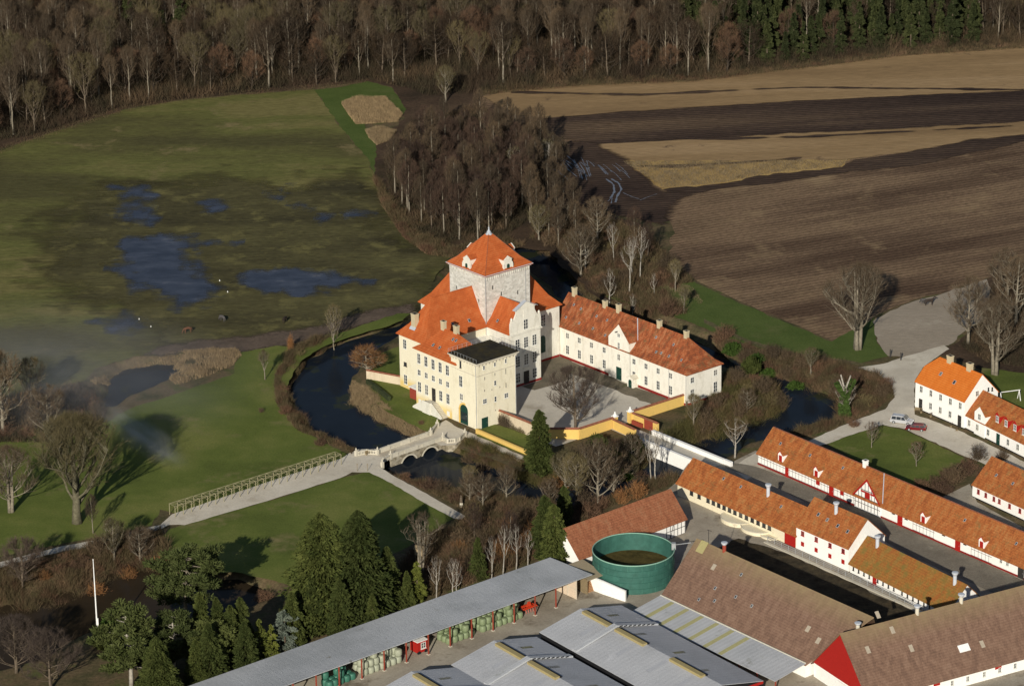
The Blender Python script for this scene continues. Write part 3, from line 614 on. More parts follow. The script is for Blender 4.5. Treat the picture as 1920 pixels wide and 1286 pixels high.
for nm, x0, x1, y0, y1, sw, zr, hl, hr in arms:
    mb = MB()
    if nm == 'SE': gable_prism(mb, x0, x1-.3, y0, y1, -.5, 12.6, zr, flare=1.4)
    else: mb.box(x0, x1, y0, y1, -2.2, 12.7)
    mb.build('arm_wall', M['castle_white'] if nm != 'SW' else M['gate_yellow'], ks)
    if nm == 'SE': P = roof_polys(x0-.0, x1-.25, y0, y1, 12.7, zr, 0, 0, .35, 0, 1.4, sw)
    else: P = roof_polys(x0, x1, y0, y1, 12.7, zr, hl, hr, .5, 0, 1.7, sw)
    mb = MB(); mb.slab(P, .18); mb.build('arm_roof', M['roof_castle'], ks)
ridge_cap(ks, (6.3, 10.2, 20.35), (6.3, 21.4, 20.35), .14, M['roof_castle'])
# cornice band of the arms
mb = MB()
for x0, x1, y0, y1 in ((1.6,11,4.6,21.4),(1.6,11.2,34.2,42.4),(-11,-1.5,20.8,30.4)): mb.box(x0-.2, x1+.2, y0-.2, y1+.2, 12.15, 12.4)
mb.build('cornice', M['castle_white'], ks)
# renaissance gable of the south-east arm
gx = 19.5
mb = MB()
mb.box(gx-.35, gx, 21.4, 29.8, -.5, 12.4)
prof = [(21.25,12.4),(29.95,12.4),(29.95,15.0),(29.3,15.3),(28.9,15.7),(28.4,16.6),(28.2,17.0),(28.2,17.8),(23.0,17.8),(23.0,17.0),(22.8,16.6),(22.3,15.7),(21.9,15.3),(21.25,15.0)]
mb.extr([(gx-.35, a, b) for a, b in prof], (.35, 0, 0))
mb.extr([(gx-.45, a, b) for a, b in ((22.7,17.8),(28.5,17.8),(25.6,19.3))], (.6, 0, 0))
mb.box(gx-.1, gx+.3, 21.1, 30.1, 12.2, 12.5)
for yy in (21.7, 29.5): mb.box(gx-.3, gx+.05, yy-.3, yy+.3, 14.6, 15.6); mb.lathe([(.22, 15.6), (.3, 15.9), (.1, 16.3)], 8, (gx-.12, yy))
mb.box(gx, gx+.08, 25.0, 26.2, 15.6, 17.4)
mb.build('gable', M['castle_white'], ks)
mb = MB(); mb.slab([[(gx-.6, 22.4, 17.85), (gx+.35, 22.4, 17.85), (gx+.35, 25.6, 19.5), (gx-.6, 25.6, 19.5)], [(gx-.6, 25.6, 19.5), (gx+.35, 25.6, 19.5), (gx+.35, 28.8, 17.85), (gx-.6, 28.8, 17.85)]], .09); mb.build('pediment_cover', M['lead'], ks)
window(ks, gx+.01, 25.6, 12.9, 1.3, 2.3, 2, 3, 'E')
for zz, hh in ((8.6, 2.5), (4.6, 2.6), (1.0, 2.3)):
    for yy in (23.2, 25.6, 28.0):
        if zz == 1.0 and yy == 25.6: continue
        window(ks, gx+.01, yy, zz, 1.3, hh, 2, 4 if hh > 2.4 else 3, 'E')
mb = MB(); mb.extr([(gx, 24.5, 7.6), (gx, 26.7, 7.6), (gx, 25.6, 8.3)], (.25, 0, 0)); mb.build('window_pediment', M['castle_white'], ks); mb = MB(); mb.box(gx, gx+.2, 24.7, 26.5, 3.9, 4.15); mb.build('door_hood', M['castle_white'], ks)
door(ks, gx+.01, 25.6, .3, 1.5, 2.9, M['door_dark'], 'E')
# quoined right corner and rest windows
window(ks, 11.22, 37.6, 8.3, 1.4, 2.8, 2, 4, 'E'); 
dd = door(ks, 11.22, 37.4, 2.2, 1.6, 4.0, M['green_door'], 'E', True, 'tall arched green opening')
mb = MB(); mb.box(gx, gx+.05, 21.4, 29.8, -.2, .6); mb.box(14, gx+.05, 29.8, 29.86, -.2, .6); mb.build('plinth', M['red_plinth'], ks); mb = MB(); mb.box(11.2, 11.26, 34.1, 42.3, -.2, .6); mb.build('plinth', M['red_plinth'], ks)
for zz, hh in ((9.2, 2.2), (5.2, .9), (1.0, 2.2)): window(ks, 3.6, 4.59, zz, 1.2 if hh > 1 else 1.0, hh, 2, 3 if hh > 1 else 2, 'S', style='w' if hh > 1 else 'd')
window(ks, 4.0, 4.59, -1.6, 1.1, 1.6, 2, 2, 'S')
for yy in (24.0, 27.5): window(ks, -11.01, yy, 9, 1.2, 2.1, 2, 3, 'W')
for yy in (7.5, 11, 14.5): window(ks, 1.59, yy, 9.2, 1.2, 2.2, 2, 3, 'W')
for xx in (-8.6, -5, ): window(ks, xx, 20.79, 9.2, 1.2, 2.2, 2, 3, 'S')
chimney(ks, 5.2, 6.3, 14.4, 3.0, 1.3, 1.1); chimney(ks, 8.2, 24.6, 12, .2)
mb = MB()                                             # big chimney base flashing
mb.slab([[(4.3, 5.3, 13.95), (6.2, 5.3, 13.95), (6.2, 5.8, 14.5), (4.3, 5.8, 14.5)]], .05); mb.build('flashing', M['lead'], ks)
skylight(ks, 10.2, 13.0, 14.2, math.radians(50), 'E'); skylight(ks, 10.3, 17.5, 14.0, math.radians(50), 'E'); skylight(ks, 4.4, 6.2, 14.6, math.radians(50), 'S', .5, .7); skylight(ks, 14.0, 22.0, 13.9, math.radians(50), 'S', .5, .7)
mb = MB(); mb.box(11.0, 12.4, 14.0, 21.4, -.5, 9.6); mb.slab([[(11, 14, 10.4), (12.6, 13.8, 9.8), (12.6, 21.3, 9.8), (11, 21.3, 10.4)]], .12); mb.build('inner_wing', M['castle_white'], ks)

# gatehouse (two and a half storeys, hipped roof) and square gate tower
gh = root('gatehouse', 'cream three-storey gatehouse with orange hipped roof and five window bays above garden steps', 'building', (*K(12.4, .5), 0), CA)
L, D = 12.2, 9.0
mb = MB(); mb.box(0, L, 0, D, -1.2, 13.2); mb.build('wall', M['gate_yellow'], gh)
mb = MB(); mb.box(-.18, L, -.18, D+.18, 12.75, 13.05); mb.build('cornice', M['gate_cream'], gh)
mb = MB(); mb.slab(roof_polys(0, L+1.5, 0, D, 13.1, 17.4, 4.2, 4.6, .45, 0, 1.3), .16); mb.build('roof', M['roof_castle'], gh)
chimney(gh, 4.3, D/2, 17.2, 1.9, 1.0, .8); chimney(gh, 8.4, D/2+.2, 17.2, 1.9, 1.1, .8)
for i in range(5):
    xx = 1.25+i*2.42
    window(gh, xx, -.01, 9.6, 1.15, 2.35, 2, 3); window(gh, xx, -.01, 6.9, 1.05, 1.35, 2, 2)
    if i == 2: door(gh, xx, -.01, 2.4, 1.2, 2.9, M['door_dark'])
    else: window(gh, xx, -.01, 3.1, 1.15, 2.35, 2, 3)
    if i != 2: window(gh, xx, -.01, .5, .95, .95, 2, 1, style='ws')
for x_ in (4.6, 6.8): skylight(gh, x_+.2, .9, 14.3, math.radians(43), 'S', .5, .7)
for x_ in (9, 10): skylight(gh, x_, 3, 16.2, math.radians(43), 'S', .5, .7)
gt = root('gate_tower', 'square cream gate tower with flat dark roof, heavy cornice and arched green gate', 'tower', (*K(24.6, .5), 0), CA)
L, D, H = 8.6, 10.7, 15.1
mb = MB(); mb.box(0, L, 0, D, -1.2, H-.5); mb.build('wall', M['gate_cream'], gt)
mb = MB(); mb.box(-.55, L+.55, -.55, D+.55, H-.22, H); mb.box(-.3, L+.3, -.3, D+.3, H-.5, H-.22); mb.box(-.08, L+.08, -.08, D+.08, H-3.1, H-2.95)
for i in range(10): t = .2+i*(L-.4)/9; mb.box(t-.12, t+.12, -.42, 0, H-.75, H-.5); 
for i in range(12): t = .2+i*(D-.4)/11; mb.box(L, L+.42, t-.12, t+.12, H-.75, H-.5)
mb.build('cornice', M['pale_stone'], gt)
mb = MB(); mb.box(-.5, L+.5, -.5, D+.5, H+.002, H+.10); 
mb.build('flat_roof', M['felt'], gt)
mb = MB()
for a, b in (((-.4, -.4), (-.4, D+.4)), ((-.4, D+.4), (L+.4, D+.4))):
    n = 9
    for i in range(n+1):
        x = a[0]+(b[0]-a[0])*i/n; y = a[1]+(b[1]-a[1])*i/n; mb.tube([(x, y, H), (x, y, H+1.0)], .03, 4)
    mb.tube([(a[0], a[1], H+1.0), (b[0], b[1], H+1.0)], .03, 4); mb.tube([(a[0], a[1], H+.5), (b[0], b[1], H+.5)], .02, 4)
mb.build('railing', M['zinc'], gt)
mb = MB()
for i in range(10): x = -.4+i*1.04; mb.tube([(x, -.4, H), (x, -.4, H+.9)], .025, 4)
mb.tube([(-.4, -.4, H+.9), (L+.4, -.4, H+.9)], .025, 4); mb.build('railing', M['zinc'], gt)
window(gt, 3.2, -.01, 12.6, .55, 1.7, 1, 2, style='d'); window(gt, 3.2, -.01, 8.3, 1.15, 2.5, 2, 3); window(gt, 3.3, -.01, 5.3, 1.1, 1.5, 2, 2)
dd = door(gt, 4.1, -.01, .1, 2.5, 4.4, M['green_door'], 'S', True, 'tall arched green gate with glazed bars')
mb = MB(); 
for k in range(4): mb.box(-1+.5*k+.06, -1+.5*k+.42, -.085, -.0605, .7, 2.7)
mb.build('pane', M['glass'], dd)
mb = MB()                                             # yellow painted reveal round the gate
mb.box(2.3, 2.82, -.05, 0, -.2, 3.4); mb.extr([(4.1+1.75*math.cos(t), -.05, 3.15+1.75*math.sin(t)) for t in [math.pi*k/10 for k in range(4, 11)]]+[(4.1+1.27*math.cos(t), -.05, 3.15+1.27*math.sin(t)) for t in [math.pi*k/10 for k in range(10, 3, -1)]], (0, .05, 0)); mb.build('gate_surround', M['yellow'], gt)
mb = MB(); mb.box(3.0, 3.6, -.06, 0, 4.75, 5.05); mb.build('stone_tablet', M['pale_stone'], gt)
for yy, zz, w_, h_ in ((1.9, 13.2, .55, .9), (4.9, 13.2, .55, .9), (7.9, 13.2, .55, .9), (4.9, 8.9, .6, 1.1), (4.9, 5.2, .6, 1.2), (2.0, 5.5, 1.1, 1.1), (7.9, 5.3, 1.1, 1.1)):
    window(gt, L+.01, yy, zz, w_, h_, 2 if w_ > 1 else 1, 2, 'E')
door(gt, L+.01, 1.9, .1, 1.7, 2.3, M['green_door'], 'E')
mb = MB()
for yy, zz, h_ in ((2.1,10.8,.7),(4.9,11.1,.6),(7.9,10.7,1.2),(2.0,8.2,.5),(4.0,8.0,.3),(6.2,8,.35),(7.9,7.6,1.1),(4.9,3.1,.3)): mb.box(L, L+.03, yy-.07, yy+.07, zz, zz+h_)
mb.build('iron_tie', M['timber'], gt)
mb = MB(); mb.tube([(L-.25, -.1, 0), (L-.25, -.1, H-.6)], .07, 5); mb.tube([(L+.1, D-.2, 0), (L+.1, D-.2, H-.6)], .07, 5); mb.build('downpipe', M['zinc'], gt)

# garden steps in front of the gatehouse
st = root('garden_stair', 'white double garden stair rising to the dark door of the cream gatehouse', 'stairs', (*K(18.5, .5), 0), CA)
mb = MB(); mb.box(-1.3, 1.3, -2.0, 0, -1, 2.35); mb.build('landing', M['pale_stone'], st)
for s in (-1, 1):
    mb = MB()
    for k in range(9): x0 = 1.3+k*.38; mb.box(min(s*x0, s*(x0+.38)), max(s*x0, s*(x0+.38)), -1.8, -.02, -1, 2.2-.25*k)
    mb.build('flight', M['pale_stone'], st)
    mb = MB(); mb.extr([(s*1.3, -2.02, -1), (s*4.9, -2.02, -1), (s*4.9, -2.02, .45), (s*1.3, -2.02, 2.8)], (0, .22, 0)); mb.build('parapet', M['castle_white'], st)
mb = MB(); mb.box(-1.3, 1.3, -2.25, -2.03, -1, 2.8); 
mb.build('parapet', M['castle_white'], st)
bx = root('garden_shed', 'low rust-brown timber annex with pale roof against the castle west corner', 'shed', (*K(8.7, 1.6), 0), CA)
mb = MB(); mb.box(0, 3.2, 0, 2.9, -1.2, 2.6); mb.build('wall', M['rust'], bx); mb = MB(); mb.box(-.2, 3.4, -.2, 2.9, 2.6, 2.75); mb.build('roof', M['white_plain'], bx)

# long wing
lw = root('court_wing', 'long white two-storey castle wing with weathered hipped tile roof, gabled hoist bay and five chimneys', 'building', (*K(8.4, 42.6), 0), CA)
L, D, ze, zr = 44.2, 10.2, 7.4, 13.2
mb = MB(); gable_prism(mb, 0, 8, 0, D, -2, ze, zr, flare=1.0); mb.box(8, L, 0, D, -2, ze); mb.build('wall', M['wing_white'], lw)
mb = MB(); mb.slab(roof_polys(0, L, 0, D, ze, zr, 0, 5.4, .4, .15, 1.0), .16); mb.build('roof', M['roof_wing'], lw)
bx0, bx1 = 19.3, 26.1
mb = MB(); bz = 9.5; mb.extr([(bx0, -.25, -.3), (bx1, -.25, -.3), (bx1, -.25, bz), ((bx0+bx1)/2, -.25, 13.0), (bx0, -.25, bz)], (0, 3.4, 0)); mb.build('gabled_bay', M['wing_white'], lw)
mb = MB(); xm = (bx0+bx1)/2; mb.slab([[(bx0-.1, -.35, bz-.02), (xm, -.35, 13.15), (xm, 5.2, 13.15), (bx0-.1, 2.2, bz-.02)], [(xm, -.35, 13.15), (bx1+.1, -.35, bz-.02), (bx1+.1, 2.2, bz-.02), (xm, 5.2, 13.15)]], .14); mb.build('bay_roof', M['roof_wing'], lw)
mb = MB(); mb.tube([(xm+.3, 5.0, 13.2), (bx1+.15, 2.2, bz+.1)], .12, 5); mb.build('lead_valley', M['lead'], lw)
door(lw, xm, -.26, .1, 1.7, 2.9, M['green_door'], 'S', False, 'dark green double door at the foot of the hoist bay')
for zz, w_, h_ in ((4.6, 1.0, 1.5), (7.3, .7, 1.5), (10.0, .9, .9)): window(lw, xm, -.26, zz, w_, h_, 2, 2)
mb = MB(); mb.box(xm-.5, xm-.35, -1.0, -.25, 11.1, 11.3); mb.build('hoist_beam', M['timber'], lw)
for x_ in (5.3, 9.3, 13.4, 17.6, 27.4, 31.3, 35.2, 39.2):
    window(lw, x_, -.01, 4.9, 1.1, 1.35, 2, 2); window(lw, x_, -.01, 1.2, 1.1, 2.1, 2, 3)
for y_ in (1.6, 8.4): window(lw, L+.01, y_, 4.9, 1.1, 1.35, 2, 2, 'E'); window(lw, L+.01, y_, 1.1, 1.15, 2.4, 2, 3, 'E')
for x_ in (4, 9, 14, 20, 26, 32, 38): window(lw, x_, D+.01, 4.9, 1.1, 1.35, 2, 2, 'N'); window(lw, x_, D+.01, 1.2, 1.1, 2.1, 2, 3, 'N')
for x_, h_ in ((1.9, 1.9), (12.2, 1.5), (16.7, 1.8), (30.0, 1.6), (38.6, 1.5)): chimney(lw, x_, D/2, 13.0, h_, .9, .8)
mb = MB(); mb.box(-.0, 19.3, -.06, 0, -.3, .55); mb.build('plinth', M['red_plinth'], lw)
mb = MB(); mb.box(26.2, L+.06, -.06, 0, -.3, .55); mb.box(L, L+.06, 0, D, -.3, .55); mb.build('plinth', M['red_plinth'], lw)
mb = MB()
for x_ in (1.1, 19.2, 26.2, 39.0-.3, L-.1): mb.tube([(x_, -.1, .1), (x_, -.1, ze-.1)], .06, 5)
mb.build('downpipe', M['zinc'], lw)
sl_ = math.atan2(zr-ze, D/2)
for x_, y_ in ((3.2, 1.2), (3.4, 3.4), (6.0, 3.2), (7.8, 1.1), (11.5, 3.0), (12.4, 1.1), (15, 3.0), (30.8, 3.2), (33.0, 1.2), (34.5, 1.3), (37, 1.3), (36.5, 3.1), (40.8, 1.4), (16.8, .8)):
    skylight(lw, x_, y_, ze+y_*(zr-ze)/(D/2)+.0, sl_, 'S', .45, .6)
pc = root('entrance_porch', 'small white porch with arched green door against the red-plinthed wing', 'porch', (*K(8.4+27.8, 42.55), 0), CA)
mb = MB(); mb.box(-.9, .9, -1.5, 0, -.2, 2.2); mb.extr([(-1, -1.55, 2.2), (1, -1.55, 2.2), (0, -1.55, 2.75)], (0, 1.55, 0)); mb.build('wall', M['wing_white'], pc)
door(pc, 0, -1.51, 0, 1.0, 1.9, M['green_door'], 'S', True)
mb = MB(); mb.slab([[(-1.15, -1.65, 2.2), (0, -1.65, 2.85), (0, 0, 2.85), (-1.15, 0, 2.2)], [(0, -1.65, 2.85), (1.15, -1.65, 2.2), (1.15, 0, 2.2), (0, 0, 2.85)]], .07); mb.build('roof', M['pale_stone'], pc)

def wall_run(name, label, cat, pts, h, t, mat, cap=None, capmat=None, z0=-.6, group=None, capw=.14, hs=None):
    """free-standing wall along a polyline with a ridged coping"""
    o = Vector(pts[0]); r = root(name, label, cat, (o.x, o.y, 0), 0, group)
    mb, cb = MB(), MB()
    for i, (a, b) in enumerate(zip(pts[:-1], pts[1:])):
        a, b = Vector(a)-o, Vector(b)-o; d = (b-a).normalized(); n = Vector((-d.y, d.x))*t/2
        h0 = hs[i] if hs else h; h1 = hs[i+1] if hs else h
        q = [a-n, b-n, b+n, a+n]; z = [h0, h1, h1, h0]
        top = [(p.x, p.y, zz) for p, zz in zip(q, z)]; bot = [(p.x, p.y, z0) for p in q]
        mb.face(top)
        for k in range(4): j = (k+1) % 4; mb.face([bot[k], bot[j], top[j], top[k]])
        if cap:
            n2 = Vector((-d.y, d.x))*(t/2+capw)
            c0 = (a.x, a.y, h0+cap); c1 = (b.x, b.y, h1+cap)
            cb.slab([[(a.x-n2.x, a.y-n2.y, h0+.03), (b.x-n2.x, b.y-n2.y, h1+.03), c1, c0], [c0, c1, (b.x+n2.x, b.y+n2.y, h1+.03), (a.x+n2.x, a.y+n2.y, h0+.03)]], .06)
            for (p, hh, sg) in ((a, h0, -1), (b, h1, 1)): cb.face([(p.x-n2.x, p.y-n2.y, hh), (p.x+n2.x, p.y+n2.y, hh), (p.x, p.y, hh+cap)])
    mb.build('masonry', mat, r)
    if cap: cb.build('coping', capmat or M['coping'], r)
    return r
wall_run('garden_wall', 'limewashed brick wall with red tile coping running from the gate tower behind climbing shrubs', 'wall', [K(33.2, 6.5), K(45.5, 6.7)], 2.9, .45, M['brickwall'], .3)
wall_run('garden_wall', 'yellow court wall with brown coping between castle wing corner and gate pier', 'wall', [K(51.6, 42.6), K(51.4, 27.6)], 2.3, .5, M['yellow'], .35)
wall_run('garden_wall', 'yellow court wall overgrown with shrubs left of the gate piers', 'wall', [K(51.5, 22.6), K(51.4, 13), K(45.5, 6.7)], 2.3, .5, M['yellow'], .35)
wall_run('garden_wall', 'low yellow terrace wall beside the path below the gate tower', 'wall', [K(34.3, -.8), K(50.8, -.8)], .95, .5, M['yellow'], .12, M['yellow'])
wall_run('garden_wall', 'cream wall stub beside the garden at the castle west corner', 'wall', [at(688,710), at(752,722)], 2.0, .4, M['brickwall'], .25)
for yy, lab in ((23.0, 'left white-capped yellow gate pier at the court entrance'), (27.3, 'right white-capped yellow gate pier at the court entrance')):
    r = root('gate_pier', lab, 'gate pier', (*K(51.5, yy), 0), CA)
    mb = MB(); mb.box(-.45, .45, -.45, .45, -.3, 2.5); mb.build('pier', M['yellow'], r)
    mb = MB(); mb.box(-.58, .58, -.58, .58, 2.5, 2.68); mb.lathe([(.45, 2.68), (.48, 2.9), (.26, 3.08), (.14, 3.18), (.22, 3.35), (.05, 3.6)], 10); mb.build('cap', M['white_plain'], r)
r = wall_run('flank_wall', 'short yellow flank wall with red timber gate leading to the white bridge', 'wall', [K(51.9, 27.7), K(60.0, 27.6)], 2.15, .5, M['yellow'], .3)
mb = MB(); a = Vector(K(55.9, 27.38))-Vector(K(51.9, 27.7)); mb.box(0, 2.7, -.06, .0, -.1, 2.1); o = mb.build('gate_leaf', M['rust'], r, loc=(a.x, a.y, 0), rz=CA)
mb = MB(); a = Vector(K(52.4, 27.38))-Vector(K(51.9, 27.7)); mb.box(0, 3.2, -.5, .0, -.1, .9); mb.build('plinth', M['rust'], r, loc=(a.x, a.y, 0), rz=CA)
r = wall_run('flank_wall', 'short yellow flank wall with dark red end left of the bridge entrance', 'wall', [K(52.0, 22.2), K(59.4, 21.7)], 2.15, .5, M['yellow'], .3, z0=-2)
# white bridge over the moat
r = root('moat_bridge', 'long white-walled bridge over the dark moat from farm to castle gate', 'bridge', (*K(60.1, 20.8), 0), CA)
for y0, y1 in ((-.05, .5), (4.9, 5.45)):
    mb = MB(); mb.box(0, 21.8, y0, y1, -3.2, 1.0); mb.box(-.05, 21.9, y0-.06, y1+.06, 1.0, 1.14); mb.build('parapet', M['white'], r)
mb = MB(); mb.box(0, 21.8, .5, 4.9, -1.2, .16); mb.build('deck', M['gravel2'], r)
mb = MB(); mb.box(21.9, 24.0, 5.0, 5.6, -1, 1.14); mb.build('end_pier', M['white_plain'], r)

# ---- stone garden bridge with balustrades
BA = Vector(at(721, 855, 0)); BB = Vector(at(819, 821, 0)); bd = (BB-BA).normalized(); bl = (BB-BA).length; ban = math.atan2(bd.y, bd.x)
r = root('stone_bridge', 'pale stone garden bridge with balustrades and two round arches beside the gatehouse', 'bridge', (BA.x, BA.y, 0), ban)
W2 = 2.1
def arch_side(y0, y1):
    N = 40; xs_ = [bl*i/N for i in range(N+1)]
    def zlow(x):
        z = -3.4
        for c_, rr in ((bl*.34, 2.1), (bl*.74, 2.2)):
            if abs(x-c_) < rr: z = max(z, -2.6+math.sqrt(rr*rr-(x-c_)**2)*.95)
        return z
    mb = MB()
    for a, b in zip(xs_[:-1], xs_[1:]):
        za, zb = zlow(a), zlow(b)
        q = [(a, y0, za), (b, y0, zb), (b, y0, .1), (a, y0, .1)]
        mb.extr(q, (0, y1-y0, 0))
    return mb
arch_side(-W2, -W2+.4).build('spandrel', M['stone'], r); arch_side(W2-.4, W2).build('spandrel', M['stone'], r)
mb = MB(); mb.box(0, bl, -W2+.4, W2-.4, -.6, .10); mb.build('deck', M['gravel'], r)
mb = MB()
for c_, rr in ((bl*.34, 2.1), (bl*.74, 2.2)):
    for k in range(14):
        t0, t1 = math.pi*k/14, math.pi*(k+1)/14
        mb.extr([(c_+rr*math.cos(t0), -W2-.08, -2.6+rr*.95*math.sin(t0)), (c_+(rr+.3)*math.cos(t0), -W2-.08, -2.6+(rr+.3)*.95*math.sin(t0)), (c_+(rr+.3)*math.cos(t1), -W2-.08, -2.6+(rr+.3)*.95*math.sin(t1)), (c_+rr*math.cos(t1), -W2-.08, -2.6+rr*.95*math.sin(t1))], (0, .08, 0))
mb.build('arch_ring', M['pale_stone'], r)
def balustrade(mb, pts, h=.95):
    for i, (a, b) in enumerate(zip(pts[:-1], pts[1:])):
        a, b = Vector(a), Vector(b); d = (b-a); L = d.length; d /= L; n = Vector((-d.y, d.x))
        def bar(u0, u1, w, z0, z1):
            p = [a+d*u0-n*w, a+d*u1-n*w, a+d*u1+n*w, a+d*u0+n*w]; mb.prism([(q.x, q.y) for q in p], z0, z1)
        bar(0, L, .17, 0, .2); bar(0, L, .2, h-.16, h)
        k = max(1, int(L/.33))
        for j in range(k): bar((j+.5)*L/k-.08, (j+.5)*L/k+.08, .09, .2, h-.16)
        bar(-.2, .2, .22, 0, h+.06)
def solid(mb, pts, h=.95):
    for a, b in zip(pts[:-1], pts[1:]):
        a, b = Vector(a), Vector(b); d = (b-a).normalized(); n = Vector((-d.y, d.x))*.2
        mb.prism([(a-n)[:], (b-n)[:], (b+n)[:], (a+n)[:]], 0, h)
for y_, seg in ((-W2+.15, (0, .12, .26, .5, .6, .8, 1)), (W2-.15, (0, .2, .42, .58, .8, .92, 1))):
    mb = MB()
    for i, (u0, u1) in enumerate(zip(seg[:-1], seg[1:])):
        (balustrade if i % 2 else solid)(mb, [(bl*u0, y_), (bl*u1, y_)])
    for v in mb.v[:]: pass
    mb.v = [(x, y, z+.1) for x, y, z in mb.v]; mb.build('balustrade', M['pale_stone'], r)
inv = lambda px, py: tuple((Matrix.Rotation(-ban, 2) @ (Vector(at(px, py))-BA)))
mb = MB(); balustrade(mb, [inv(668, 855), inv(688, 851), inv(708, 853)]); balustrade(mb, [(bl, -W2+.15), inv(839, 831), inv(853, 830), inv(862, 826.5), inv(872, 818)]); balustrade(mb, [(bl, W2-.15), inv(820, 801)]); balustrade(mb, [(0, -W2+.15), inv(719, 867), inv(717, 876)]); solid(mb, [(0, W2-.15), inv(708, 853)])
mb.v = [(x, y, z+.06) for x, y, z in mb.v]; mb.build('balustrade', M['pale_stone'], r)
mb = MB(); P = [(bl*.99, -W2+.05), inv(839, 831.5), inv(853, 830.5), inv(863, 827)]
for a, b in zip(P[:-1], P[1:]):
    a, b = Vector(a), Vector(b); d = (b-a).normalized(); n = Vector((-d.y, d.x))*.25; mb.prism([(a-n)[:], (b-n)[:], (b+n)[:], (a+n)[:]], -3, .06)
mb.build('retaining_wall', M['stone'], r)
for p in (inv(668, 855), inv(708, 853), (bl, W2-.15), (bl, -W2+.15), inv(820, 801), inv(872, 818), (.0, -W2+.15), inv(717, 876)):
    mb = MB(); mb.box(-.28, .28, -.28, .28, -.2, 1.15); mb.lathe([(.2, 1.15), (.1, 1.25), (.2, 1.42), (.19, 1.52), (.06, 1.65), (.09, 1.74), (.03, 1.84)], 8); mb.build('urn_pier', M['pale_stone'], r, loc=(p[0], p[1], .06))
M['repair'] = plain('pale_sheet', (.36,.31,.245), .8)
# ================================================================== FARM
def frame(pa, pb, z):
    """local frame with x along the front eaves line seen between two photo pixels at height z"""
    a, b = Vector(at(*pa, z)), Vector(at(*pb, z)); d = b-a; return a, math.atan2(d.y, d.x), d.length
def rectbarn(name, label, pa, pb, ze, w, zr, roofmat, wallmat, cat='barn', L=None, hl=0, hr=0, ov=.4, og=.2, base=None, ext=(0, 0), t=.16, ridge=None):
    a, an, l = frame(pa, pb, ze); d = Vector((math.cos(an), math.sin(an))); n = Vector((-d.y, d.x))
    a = a + n*ov - d*ext[0]; L = (L or l)+ext[0]+ext[1]
    r = root(name, label, cat, (a.x, a.y, 0), an)
    mb = MB()
    if hl or hr: gable_prism(mb, 0 if not hl else hl, L if not hr else L-hr, 0, w, -.3, ze, zr); mb.box(0, L, 0, w, -.3, ze)
    else: gable_prism(mb, 0, L, 0, w, -.3, ze, zr)
    if hl or hr:
        mb = MB(); mb.box(0, L, 0, w, -.3, ze)
        if not hl: gable_prism(mb, 0, L-hr-.5, .003, w-.003, ze-.1, ze, zr)
        if not hr: gable_prism(mb, hl+.5, L, .003, w-.003, ze-.1, ze, zr)
    mb.build('wall', wallmat, r)
    mb = MB(); mb.slab(roof_polys(0, L, 0, w, ze, zr, hl, hr, ov, og), t); mb.build('roof', roofmat, r)
    if base: mb = MB(); mb.box(-.04, L+.04, -.05, w+.05, -.3, base[1]); mb.build('plinth', base[0], r)
    r['_L'] = L; return r, L, w
def small_dormer(par, x, y, z, w, h, d, wallmat, roofmat, style='r', hatch=True, zridge=.7):
    mb = MB(); mb.box(-w/2, w/2, 0, d, -.5, h); mb.extr([(-w/2, 0, h), (w/2, 0, h), (0, 0, h+zridge)], (0, d, 0))
    o = mb.build('dormer', wallmat, par, loc=(x, y, z))
    mb = MB(); e = .15; mb.slab([[(-w/2-e, -.15, h-.1), (0, -.15, h+zridge+.08), (0, d+1.2, h+zridge+.08), (-w/2-e, d+.3, h-.1)], [(0, -.15, h+zridge+.08), (w/2+e, -.15, h-.1), (w/2+e, d+.3, h-.1), (0, d+1.2, h+zridge+.08)]], .08); mb.build('roof', roofmat, o)
    mb = MB()
    if hatch: mb.box(-w*.3, w*.3, -.05, 0, -.3, h*.8); mb.extr([(-w/2-e, -.2, h-.1), (-w/2-e+.12, -.2, h-.16), (0, -.2, h+zridge-.08), (w/2+e-.12, -.2, h-.16), (w/2+e, -.2, h-.1), (0, -.2, h+zridge+.1)], (0, .05, 0)); mb.build('hatch', M['red'], o)
    else: window(o, 0, -.02, .05, w*.62, h*.85, 2, 2)
    return o
def timber_frame(par, L, ze, x0=0, step=.95, z0=.5, xs=None, mat=None, y=-.03, skip=()):
    mb = MB(); x = x0
    while x <= L+.01:
        if not any(a < x < b for a, b in skip): mb.box(x-.028, x+.028, y, 0, z0, ze)
        x += step
    zs = [z0+.05, (z0+ze)/2+.1, ze-.1]
    for z in zs: mb.box(x0, L, y-.006, 0, z-.035, z+.035)
    return mb.build('timber_frame', mat or M['timber'], par)
def skylights(r, w, ze, zr, pts, s=.5):
    sl_ = math.atan2(zr-ze, w/2)
    for x, y in pts: skylight(r, x, y, ze+y*(zr-ze)/(w/2), sl_, 'S', s, s*1.3, M['glass'])

